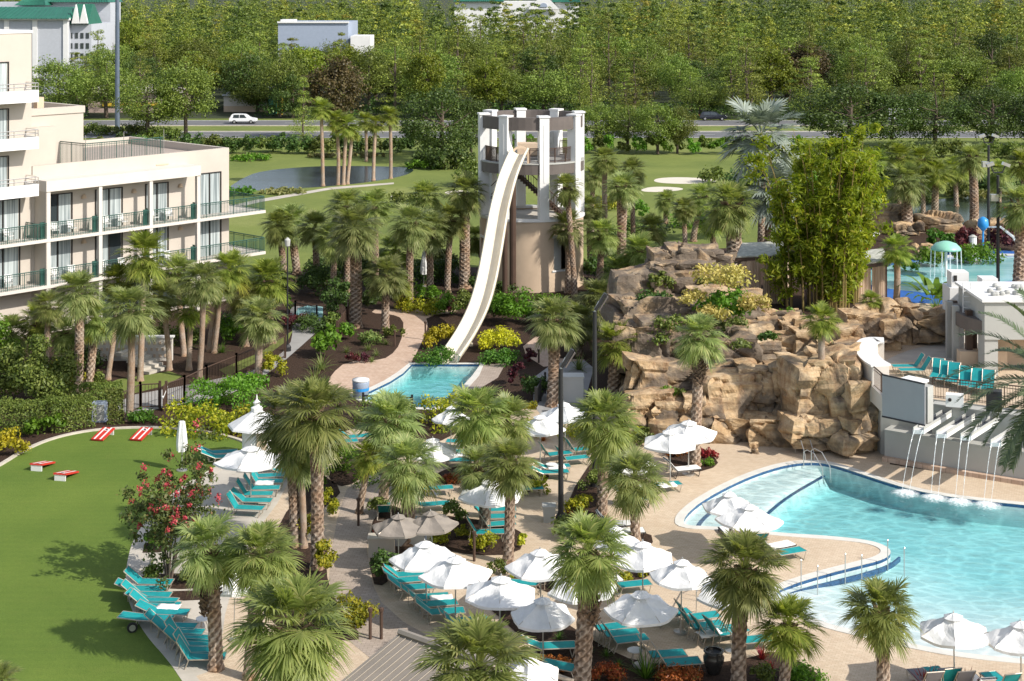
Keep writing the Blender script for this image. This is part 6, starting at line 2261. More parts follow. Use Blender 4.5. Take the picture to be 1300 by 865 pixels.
pvpart('roof_slope', plate([ridgeA, ridgeB, eR, eL], .08), M['seam']); pvpart('roof_slope', plate([ridgeB, ridgeA, bL, bR], .08), M['seam'])
mb = MB()
nvec = (ridgeB - ridgeA).cross(eL - ridgeA).normalized()
if nvec.z < 0: nvec = -nvec
for k in range(15):
    t = (k + .5) / 15
    a_, b_ = ridgeA.lerp(ridgeB, t), eL.lerp(eR, t)
    mb.tube([a_ + nvec * .02, b_ + nvec * .01], .016, 4)
pvpart('roof_seam', mb, M['seam'])
mb = MB(); mb.tube([ridgeA + Vector((0, 0, .05)), ridgeB + Vector((0, 0, .05))], .12, 6); pvpart('ridge_cap', mb, M['seam'])
for k in range(4):
    mb = MB(); q = ridgeA.lerp(ridgeB, .15 + k * .2) + Vector((.16, .13, -.06)); mb.box(q, (.55, .2, .14), rz=math.atan2(dv.y, dv.x)); pvpart('ridge_vent', mb, M['dark'])
for q in (eL, eR, bL, bR):
    mb = MB(); q = q.lerp((ridgeA + ridgeB) / 2, .12); mb.box((q.x, q.y, q.z / 2 - .05), (.2, .2, q.z - .1)); pvpart('post', mb, M['brown_metal'])

# splash pool toys
e = empty('water_mushroom', G(1201, 352, ZT)); tag(e, 'pale green water mushroom dripping into the splash pool', 'water toy')
mb = MB(); mb.tube([(0, 0, 0), (0, 0, 2.2)], .1, 8); mb.build('stem', M['bright_post'] if 'bright_post' in M else M['white'], e)
M['mint'] = plain('mint_paint', (.25, .55, .42), .35)
mb = MB(); mb.lathe([(1.1, 2.0), (1.05, 2.15), (.75, 2.45), (.3, 2.6), (.02, 2.64)], 20); mb.build('cap', M['mint'], e, True)
mb = MB()
for k in range(12):
    a = k * PI / 6; mb.tube([(1.08 * math.cos(a), 1.08 * math.sin(a), 2.05), (1.15 * math.cos(a), 1.15 * math.sin(a), .0)], .035, 4, False)
mb.build('falling_water', M['fall'], e)
e = empty('spray_post', G(1248, 324, ZT)); tag(e, 'blue spray post arching water over the splash pool', 'water toy')
M['skyblue'] = plain('sky_blue_paint', (.03, .25, .6), .35)
mb = MB(); mb.tube([(0, 0, 0), (0, 0, 2.4)], .08, 8); mb.build('stem', M['skyblue'], e)
mb = MB(); mb.lathe([(.1, 1.9), (.45, 2.3), (.4, 2.8), (.1, 3.0)], 10); mb.build('bucket', M['skyblue'], e, True)
mb = MB(); mb.tube([(.3, 0, 2.2), (1.2, -.6, 2.3), (2.0, -1.4, 1.6), (2.5, -2.4, 0)], [.06, .09, .11, .13], 6); mb.build('arched_water', M['fall'], e)
e = empty('spray_post', G(1283, 318, ZT)); tag(e, 'red spray flower on a bent pole beside the purple bush', 'water toy')
mb = MB(); mb.tube([(-1.0, 0, 0), (-1.0, 0, 2.3), (-.3, 0, 2.9), (.1, 0, 3.1)], .06, 8); mb.build('stem', M['wall_grey'], e)
mb = MB(); mb.lathe([(.05, 2.9), (.55, 3.2), (.5, 3.4), (.1, 3.35)], 9); mb.build('flower', M['red'], e)
e = empty('spray_post', G(1101, 330, ZT)); tag(e, 'red twisted water toy beside the bamboo at the splash pool', 'water toy')
mb = MB(); mb.tube([(0, 0, 0), (0, 0, 2.6)], .07, 8); mb.build('stem', M['red'], e)
mb = MB(); mb.tube([(math.cos(k * .9) * .28, math.sin(k * .9) * .28, .4 + k * .14) for k in range(16)], .1, 6); mb.build('spiral', M['red'], e)
e = empty('speaker_post', G(1235, 324, ZT)); tag(e, 'white round post at the far edge of the splash pool', 'post')
mb = MB(); mb.tube([(0, 0, 0), (0, 0, 1.4)], .3, 12); mb.build('shaft', M['white'], e); mb = MB(); mb.lathe([(.3, 1.401), (.34, 1.45), (.1, 1.6)], 12); mb.build('cap', M['wall_grey'], e)
e = empty('bucket_lift', G(458, 505)); tag(e, 'pale blue round bin beside the slide pool', 'bin')
mb = MB(); mb.lathe([(.45, 0), (.5, .9), (.5, 1.0)], 18); mb.build('body', M['bluegrey'], e, True); mb = MB(); mb.lathe([(.52, 1.001), (.5, 1.1), (.1, 1.18)], 18); mb.build('lid', M['white'], e, True)
mb = MB(); mb.lathe([(.492, .45), (.5, .62)], 18, cap=False); mb.build('stripe', M['skyblue'], e)
# ------------------------------------------------------------------ palms
# foot pixel, crown centre pixel, crown radius in pixels, label, leaf kind, options
gp = 'palms of the front deck'
palm(738, 888, 748, 692, 62, 'stout palm with shaggy leaf bases on its trunk among the front umbrellas', 'green', extras='B', tr=.27, group=gp)
palm(938, 876, 945, 716, 66, 'tall dark green palm right of the front loungers, in front of the pool peninsula', 'green', extras='b', tr=.23, group=gp)
palm(993, 884, 1000, 786, 52, 'short yellow green palm with a swollen shaggy neck by the crimson plants', 'lime', extras='bd', tr=.17, group=gp)
palm(1121, 908, 1120, 774, 58, 'palm with notched trunk standing alone on the deck before the pool beach', 'green', extras='b', tr=.2, group=gp)
palm(370, 1066, 371, 790, 92, 'nearest big palm crown at the bottom left, left of the pavilion roof', 'green', d=45.5, extras='bd', tr=.25, group=gp)
palm(606, 1072, 606, 842, 90, 'big palm crown cut by the bottom edge right of the pavilion roof', 'green', d=45.0, extras='d', tr=.24, group=gp)
palm(274, 850, 266, 692, 56, 'palm with thick shaggy neck behind the lawn edge loungers', 'blue', extras='B', tr=.22, group=gp)
palm(318, 862, 333, 697, 58, 'palm behind the bottom left palm, its fronds touching the lawn edge palm', 'green', extras='bd', tr=.22, group=gp)
palm(0, 1010, -4, 862, 42, 'grassy palm top just showing in the bottom left corner', 'green', d=48, tr=.18, group=gp)
gp = 'palms along the promenade'
palm(403, 722, 402, 517, 64, 'tallest promenade palm with pale criss cross trunk', 'green', extras='b', tr=.24, group=gp)
palm(376, 694, 366, 524, 60, 'palm left of the tallest promenade palm with thick grey trunk', 'blue', extras='d', tr=.21, group=gp)
palm(386, 696, 380, 566, 46, 'smooth brown trunked palm between the two tall promenade palms', 'blue', extras='Sy', tr=.13, group=gp)
palm(518, 692, 520, 586, 50, 'palm with broad trunk and yellowing lower fronds right of the promenade', 'blue', extras='y', tr=.27, group=gp)
palm(486, 640, 497, 528, 52, 'palm in front of the slide pool hedge with hanging yellow fronds', 'blue', extras='yd', tr=.2, group=gp)
palm(456, 652, 470, 575, 30, 'small palm with golden drooping fronds over the bright green hedge', 'lime', extras='y', tr=.14, group=gp)
gp = 'palms of the middle deck'
palm(604, 628, 607, 522, 52, 'palm just below the slide pool with a wide dark crown', 'green', extras='d', tr=.18, group=gp)
palm(640, 620, 645, 530, 44, 'palm beside the umbrella row right of the slide pool, with bright fan fronds', 'green', tr=.17, group=gp)
palm(616, 676, 611, 588, 42, 'left one of two thin rough trunked palms in front of a white umbrella', 'blue', tr=.2, group=gp)
palm(645, 716, 648, 584, 46, 'right one of two thin rough trunked palms in front of a white umbrella', 'green', tr=.2, group=gp)
palm(764, 656, 768, 532, 54, 'palm in front of the second lamp post with dense dark crown', 'green', tr=.22, group=gp)
palm(807, 690, 806, 602, 48, 'open crowned grey green palm over white loungers', 'blue', extras='', tr=.19, group=gp)
palm(882, 592, 887, 422, 42, 'tall palm with shaggy brown neck in front of the rock cliff', 'blue', extras='B', tr=.24, group=gp)
palm(701, 516, 703, 402, 42, 'palm with thick ringed trunk left of the service path', 'blue', extras='b', tr=.3, group=gp)
palm(776, 520, 782, 432, 38, 'palm with reddish ringed trunk right of the second lamp post', 'lime', extras='b', tr=.34, group=gp)
gp = 'palms round the slide tower'
palm(722, 372, 721, 285, 31, 'palm directly right of the slide tower window', 'blue', extras='', tr=.24, group=gp)
palm(730, 376, 720, 236, 26, 'palm whose small crown covers the right tower columns', 'green', tr=.2, group=gp)
palm(760, 372, 765, 293, 30, 'palm behind the tower palms with ragged green crown', 'green', extras='d', tr=.24, group=gp)
palm(789, 358, 790, 234, 30, 'palm with thick shaggy trunk right of the tower top', 'blue', extras='b', tr=.34, group=gp)
palm(770, 340, 768, 200, 26, 'dark palm behind the tower platform on the right', 'green', extras='S', tr=.22, group=gp)
palm(804, 345, 803, 214, 24, 'slim palm right of the thick trunked tower palm', 'green', tr=.18, group=gp)
palm(815, 382, 810, 316, 34, 'wide dark green palm left of the rock peak', 'green', tr=.22, group=gp)
palm(788, 382, 788, 342, 32, 'low dark palm in front of the tower palms', 'green', tr=.2, group=gp)
palm(764, 428, 760, 376, 42, 'low bushy palm in front of the tower base', 'blue', tr=.2, group=gp)
palm(845, 284, 846, 252, 20, 'small palm on the golf grass beyond the rock peak', 'green', tr=.22, group=gp)
palm(590, 366, 590, 240, 34, 'tall palm left of the slide with thick patterned trunk', 'green', extras='d', tr=.38, group=gp)
palm(546, 378, 546, 287, 34, 'slender palm with pale trunk beside the folded umbrella', 'blue', tr=.24, group=gp)
palm(520, 394, 522, 280, 36, 'palm leaning over the yellow shrubs left of the slide path', 'blue', extras='d', tr=.25, group=gp)
palm(541, 362, 541, 246, 32, 'palm crown rising behind the folded umbrella', 'green', tr=.22, group=gp)
palm(568, 372, 573, 275, 30, 'dark palm between the slide and the slender palm', 'green', tr=.22, group=gp)
palm(451, 416, 451, 285, 42, 'tallest palm of the left garden with a thick pale trunk', 'blue', extras='d', tr=.38, group=gp)
palm(489, 421, 490, 345, 36, 'palm in the mulch bed left of the slide path', 'blue', tr=.25, group=gp)
palm(512, 394, 510, 360, 22, 'yellow green palm bush in front of the leaning palm', 'lime', extras='y', tr=.16, group=gp)
palm(476, 380, 475, 258, 34, 'palm behind the tallest palm of the left garden, farther from the hotel', 'green', tr=.24, group=gp)
palm(440, 372, 440, 258, 34, 'palm behind the tallest palm of the left garden, nearer to the hotel', 'green', tr=.24, group=gp)
palm(503, 372, 502, 315, 32, 'olive green palm between the garden palms', 'lime', tr=.22, group=gp)
palm(422, 378, 424, 300, 32, 'dark palm above the small blue pool', 'green', tr=.22, group=gp)
palm(377, 348, 370, 278, 34, 'palm with grey trunk right of the hotel balcony end', 'blue', tr=.3, group=gp)
palm(360, 352, 354, 283, 30, 'palm touching the hotel balcony end', 'green', extras='d', tr=.25, group=gp)
palm(402, 366, 400, 286, 30, 'palm between the hotel balcony end and the garden palms', 'green', tr=.24, group=gp)
gp = 'palms below the hotel'
palm(98, 506, 101, 366, 40, 'palm with thick scaly trunk in front of the hotel columns', 'blue', tr=.24, group=gp)
palm(113, 496, 122, 402, 36, 'palm right behind the scaly trunked palm', 'green', extras='dy', tr=.22, group=gp)
palm(164, 534, 166, 388, 46, 'palm with smooth brown trunk standing at the hedge gap', 'blue', extras='Sd', tr=.19, group=gp)
palm(137, 482, 149, 357, 36, 'leaning slim palm near the retaining wall, the left one', 'lime', extras='S', tr=.15, group=gp)
palm(178, 484, 182, 322, 44, 'tall bright palm in front of the lower balconies', 'lime', extras='S', tr=.17, group=gp)
palm(253, 482, 258, 352, 36, 'slim palm in the brown bed, its neck wrapped in dead leaves', 'blue', extras='Sdb', tr=.16, group=gp)
palm(234, 452, 226, 344, 34, 'palm behind the slim palm of the brown bed', 'green', extras='Sd', tr=.17, group=gp)
palm(266, 446, 291, 338, 36, 'palm leaning right in the brown bed', 'lime', extras='Sy', tr=.17, group=gp)
palm(272, 448, 279, 360, 28, 'short palm behind the leaning palm of the brown bed', 'green', extras='S', tr=.15, group=gp)
palm(328, 480, 329, 400, 38, 'palm with open crown beside the garden fence', 'blue', extras='S', tr=.22, group=gp)
palm(346, 436, 340, 352, 40, 'full yellow green palm at the end of the lower balcony', 'lime', extras='dy', tr=.2, group=gp)
palm(52, 462, 50, 404, 34, 'bright fan palm under the left hotel balconies', 'lime', tr=.2, group=gp)
palm(12, 470, 14, 420, 34, 'fan palm at the left photo edge above the big bush', 'green', tr=.2, group=gp)
palm(215, 470, 205, 372, 34, 'palm filling the gap below the wing balconies', 'green', extras='S', tr=.16, group=gp)
palm(80, 470, 82, 420, 28, 'low palm between the scaly trunk and the bright fan palm', 'green', tr=.18, group=gp)
palm(312, 440, 308, 372, 30, 'palm in front of the ground floor corner of the wing', 'green', tr=.18, group=gp)
gp = 'tall thin palms by the golf pond'
for i, (bx, by, cx, cy, r, k) in enumerate([(410, 236, 408, 136, 21, 'lime'), (429, 235, 427, 150, 20, 'lime'), (436, 235, 440, 158, 21, 'lime'), (441, 234, 447, 166, 16, 'lime'), (465, 205, 464, 152, 17, 'lime'), (474, 229, 477, 156, 18, 'lime'), (496, 227, 495, 146, 19, 'lime')]):
    palm(bx, by, cx, cy, r, f"{ORDN[i]} from the left of the tall thin palms on the pond bank", k, extras='Sy' if i in (1, 2, 3) else 'S', tr=.2, group=gp)
gp = 'palms of the upper terrace'
palm(932, 330, 927, 256, 42, 'dark palm with thick trunk left of the brown cabana', 'green', z0=ZT + 1, extras='d', tr=.5, group=gp)
palm(966, 330, 966, 165, 64, 'silver palm, the taller of two behind the bamboo', 'silver', z0=ZT, d=128, extras='', tr=.26, group=gp, name='silver_palm')
palm(975, 336, 980, 234, 54, 'silver palm, the lower blue grey one of two behind the bamboo', 'silver', z0=ZT, d=122, extras='', tr=.24, group=gp, name='silver_palm')
palm(1152, 296, 1150, 226, 34, 'palm with thick pale trunk between the terrace boulders', 'blue', z0=ZT, extras='d', tr=.42, group=gp)
palm(1187, 275, 1188, 217, 26, 'dark trunked palm standing at the green pond', 'lime', z0=1.5, extras='d', tr=.3, group=gp)
palm(1143, 284, 1143, 198, 26, 'palm crown behind the thick pale trunked terrace palm, left one', 'lime', z0=1.5, d=150, extras='d', tr=.2, group=gp)
palm(1172, 284, 1170, 200, 26, 'palm crown behind the thick pale trunked terrace palm, right one', 'lime', z0=1.5, d=156, extras='d', tr=.2, group=gp)
palm(1236, 300, 1235, 198, 28, 'tall palm with straight grey trunk beside the purple bush', 'blue', z0=ZT, extras='d', tr=.33, group=gp)
palm(1293, 378, 1297, 256, 40, 'palm with rough trunk at the right edge by the splash pool', 'blue', z0=ZT, extras='', tr=.4, group=gp)
palm(1300, 300, 1300, 205, 28, 'palm crown at the right edge beyond the lamp posts', 'lime', z0=1.5, d=150, extras='d', tr=.25, group=gp)
palm(1138, 384, 1138, 314, 29, 'small light green palm in front of the splash pool', 'lime', z0=ZT, extras='S', tr=.2, group=gp)
palm(1043, 470, 1042, 402, 30, 'small palm growing out of the rock cliff', 'lime', z0=4.0, extras='S', tr=.17, group=gp)
palm(1015, 260, 1012, 218, 30, 'palm half hidden behind the bamboo and the silver palms', 'green', z0=1.5, d=140, tr=.25, group=gp)
palm(905, 318, 905, 278, 28, 'low fan palm on the slope beyond the rock peak', 'lime', z0=3, d=120, tr=.22, group=gp)
palm(1105, 385, 1105, 380, 20, 'low yellow green palm bush on the rocks by the right cabana', 'lime', z0=4.6, d=94, tr=.12, group=gp)
palm(870, 300, 868, 262, 22, 'green palm clump beyond the rock peak', 'green', z0=0, d=145, tr=.2, group=gp)

gp = 'palms of the upper terrace'
palm(1214, 262, 1213, 212, 26, 'palm on the pond bank left of the straight grey palm', 'lime', extras='d', tr=.22, group=gp)
palm(1268, 258, 1270, 216, 24, 'palm on the pond bank behind the lamp posts', 'green', tr=.22, group=gp)
palm(1112, 268, 1110, 205, 28, 'palm rising behind the right side of the bamboo', 'lime', tr=.22, group=gp)
gp = 'palms round the slide tower'
palm(750, 345, 748, 262, 28, 'palm between the tower columns and the thick shaggy trunk', 'blue', tr=.22, group=gp)
palm(832, 352, 828, 288, 28, 'palm behind the wide dark palm left of the rock peak', 'green', extras='d', tr=.22, group=gp)
palm(752, 310, 754, 222, 22, 'palm behind the right tower columns beyond the stairs', 'blue', tr=.2, group=gp)
palm(618, 352, 603, 300, 24, 'palm half hidden behind the slide left of the tower drum', 'green', tr=.22, group=gp)
palm(736, 452, 735, 405, 34, 'bushy grey green palm above the service path', 'blue', tr=.2, group=gp)
palm(880, 300, 893, 248, 28, 'palm beyond the rock peak left of the thick dark palm', 'green', z0=0, d=150, tr=.25, group=gp)
gp = 'palms below the hotel'
palm(58, 480, 62, 385, 30, 'slim palm between the hotel corner and the scaly trunked palm', 'green', extras='S', tr=.17, group=gp)
palm(240, 470, 244, 390, 30, 'short palm at the left end of the brown bed', 'lime', extras='S', tr=.16, group=gp)
gp = 'palms of the front deck'

# big feather palm at the right edge
e = empty('date_palm', Vector(((1352 - CX) * 46 / F, 46, 0))); tag(e, 'large date palm with long feather fronds reaching in from the right edge', 'palm tree')
t = link(bpy.data.objects.new('trunk', trunk_mesh('trunk', 12.7, .34, .3, (0, 0), 77, .18))); t.parent = e
c = link(bpy.data.objects.new('crown', feather_crown('crown', 5, M['date'], 52, 3.3, 76, .46, -42, 78, 1.0, .032, .1))); c.parent = e; c.location = (0, 0, 12.7)
# bird of paradise by the bar
e = empty('bird_of_paradise_plant', G(1188, 392, ZT)); tag(e, 'banana leaved plant beside the white bar building', 'plant')
rnd = random.Random(9); V, Fc = [], []; q = []
for i in range(30):
    az = i * 2.39996; el = R(rnd.uniform(35, 80)); L = rnd.uniform(1.6, 2.9)
    q += blade((math.cos(az) * .12, math.sin(az) * .12, 0), (math.cos(az) * math.cos(el), math.sin(az) * math.cos(el), math.sin(el)), L * .6, .05, .15, 2)
    p = Vector((math.cos(az) * math.cos(el), math.sin(az) * math.cos(el), math.sin(el))) * L * .58
    q += blade(p, (math.cos(az) * math.cos(el * .8), math.sin(az) * math.cos(el * .8), math.sin(el * .8)), L * .62, .5, .8, 4)
o = link(bpy.data.objects.new('leaves', np_mesh('leaves', np.array([[tuple(v) for v in f] for f in q]), 4, M['bright']))); o.parent = e
# bamboo clump
e = empty('bamboo_clump', G(1050, 392, ZT)); e.scale = (1.22, 1.1, 1.14); tag(e, 'large yellow green bamboo clump between the two cabanas', 'bamboo')
rng = np.random.default_rng(3); mbk = MB(); cen = []; rad = []
for i in range(64):
    a = rng.uniform(0, 6.28); r0 = rng.uniform(0, 2.4) ; hgt = rng.uniform(6.5, 11.2) if i > 14 else rng.uniform(3, 6)
    bx, by = math.cos(a) * r0, math.sin(a) * r0 * .8
    ox, oy = math.cos(a) * rng.uniform(.3, 2.3), math.sin(a) * rng.uniform(.3, 1.6)
    pts_ = [Vector((bx + ox * t ** 2.2, by + oy * t ** 2.2, hgt * (t - .06 * t ** 4))) for t in (0, .2, .4, .6, .8, 1.0)]
    mbk.tube(pts_, [.05, .05, .045, .035, .025, .01], 5)
    for k in range(9):
        t = rng.uniform(.22, 1.0); p = pts_[0].lerp(pts_[0], 0); 
        f = t * 5; j = min(int(f), 4); p = pts_[j].lerp(pts_[j + 1], f - j)
        cen.append((p.x + rng.normal(0, .3), p.y + rng.normal(0, .3), p.z + rng.normal(0, .2))); rad.append(rng.uniform(.35, .75))
mbk.build('canes', M['cane'], e)
mesh_np('foliage', clump_cloud(np.array(cen), np.array(rad), 66, .36, .28, .9, rng, .8, .1), 0, M['bamboo'], e)
# pink crape myrtle
e = empty('flowering_tree', G(214, 742)); tag(e, 'pink red flowering tree with many thin stems at the lawn edge', 'tree')
rnd = random.Random(21); mb = MB(); cen = []
for i in range(9):
    a = i * .7 + rnd.uniform(-.2, .2); r1 = rnd.uniform(.5, 1.5); hh = rnd.uniform(2.6, 3.6)
    tip_ = Vector((math.cos(a) * r1, math.sin(a) * r1, hh))
    mb.tube([(math.cos(a) * .08, math.sin(a) * .08, 0), (tip_.x * .35, tip_.y * .35, hh * .5), tip_], [.045, .035, .015], 5)
    for k in range(13): cen.append(tip_ * rnd.uniform(.6, 1.05) + Vector((rnd.gauss(0, .62), rnd.gauss(0, .62), rnd.gauss(.45, .75))))
mb.build('trunk', M['bark_pale'], e)
rng = np.random.default_rng(8); cen = np.array([tuple(c) for c in cen])
mesh_np('crown', clump_cloud(cen, rng.uniform(.3, .55, len(cen)), 60, .16, .55, .9, rng, .8, .1), 0, M['myrtle'], e)
top_ = cen[cen[:, 2] > 2.2]; sel = top_[rng.choice(len(top_), 60, False)] + rng.normal(0, .25, (60, 3)) + np.array([0, 0, .35])
mesh_np('blossom', clump_cloud(sel, rng.uniform(.1, .26, len(sel)), 34, .1, .8, 1.1, rng, .9, .1), 0, M['pink_bloom'], e)

# ------------------------------------------------------------------ hedges and shrubs
def Wp(l, z=0.0): return [tuple(G(x, y, z)) for x, y in l]
hedge(Wp([(-40, 552), (0, 548), (60, 546), (117, 538)]), 1.7, 1.55, 'hedge', 'long clipped olive hedge along the back of the lawn at the left', lumpy=.2)
hedge(Wp([(134, 536), (156, 534)]), 1.3, 1.65, 'hedge', 'clipped hedge block right of the utility cabinet')
hedge(Wp([(50, 521), (100, 514), (155, 510)]), 1.2, 1.1, 'hedge', 'low clipped hedge behind the utility cabinet')
hedge(Wp([(244, 518), (285, 520), (330, 513)]), 2.2, 1.25, 'bright', 'bright green bushy hedge right of the garden gate', leaf=.16, lumpy=.35)
hedge(Wp([(214, 546), (250, 548), (300, 556)]), 1.9, 1.05, 'croton', 'yellow green hedge along the back of the lawn left of the kiosk', leaf=.2, lumpy=.5)
hedge(Wp([(300, 545), (345, 552)]), 1.5, .9, 'croton', 'yellow green shrubs behind the kiosk', leaf=.2, lumpy=.4)
hedge(Wp([(400, 608), (430, 612), (462, 605)]), 2.6, 1.25, 'bright', 'bright green hedge at the head of the promenade', leaf=.15, lumpy=.3)
hedge(Wp([(462, 538), (500, 545), (528, 545)]), 1.6, 1.2, 'hedge', 'hedge behind the low black fence by the slide pool', leaf=.15, lumpy=.3)
hedge(Wp([(540, 545), (580, 540), (600, 532)]), 1.8, 1.3, 'croton', 'hedge with yellow tips right of the low black fence', leaf=.16, lumpy=.4)
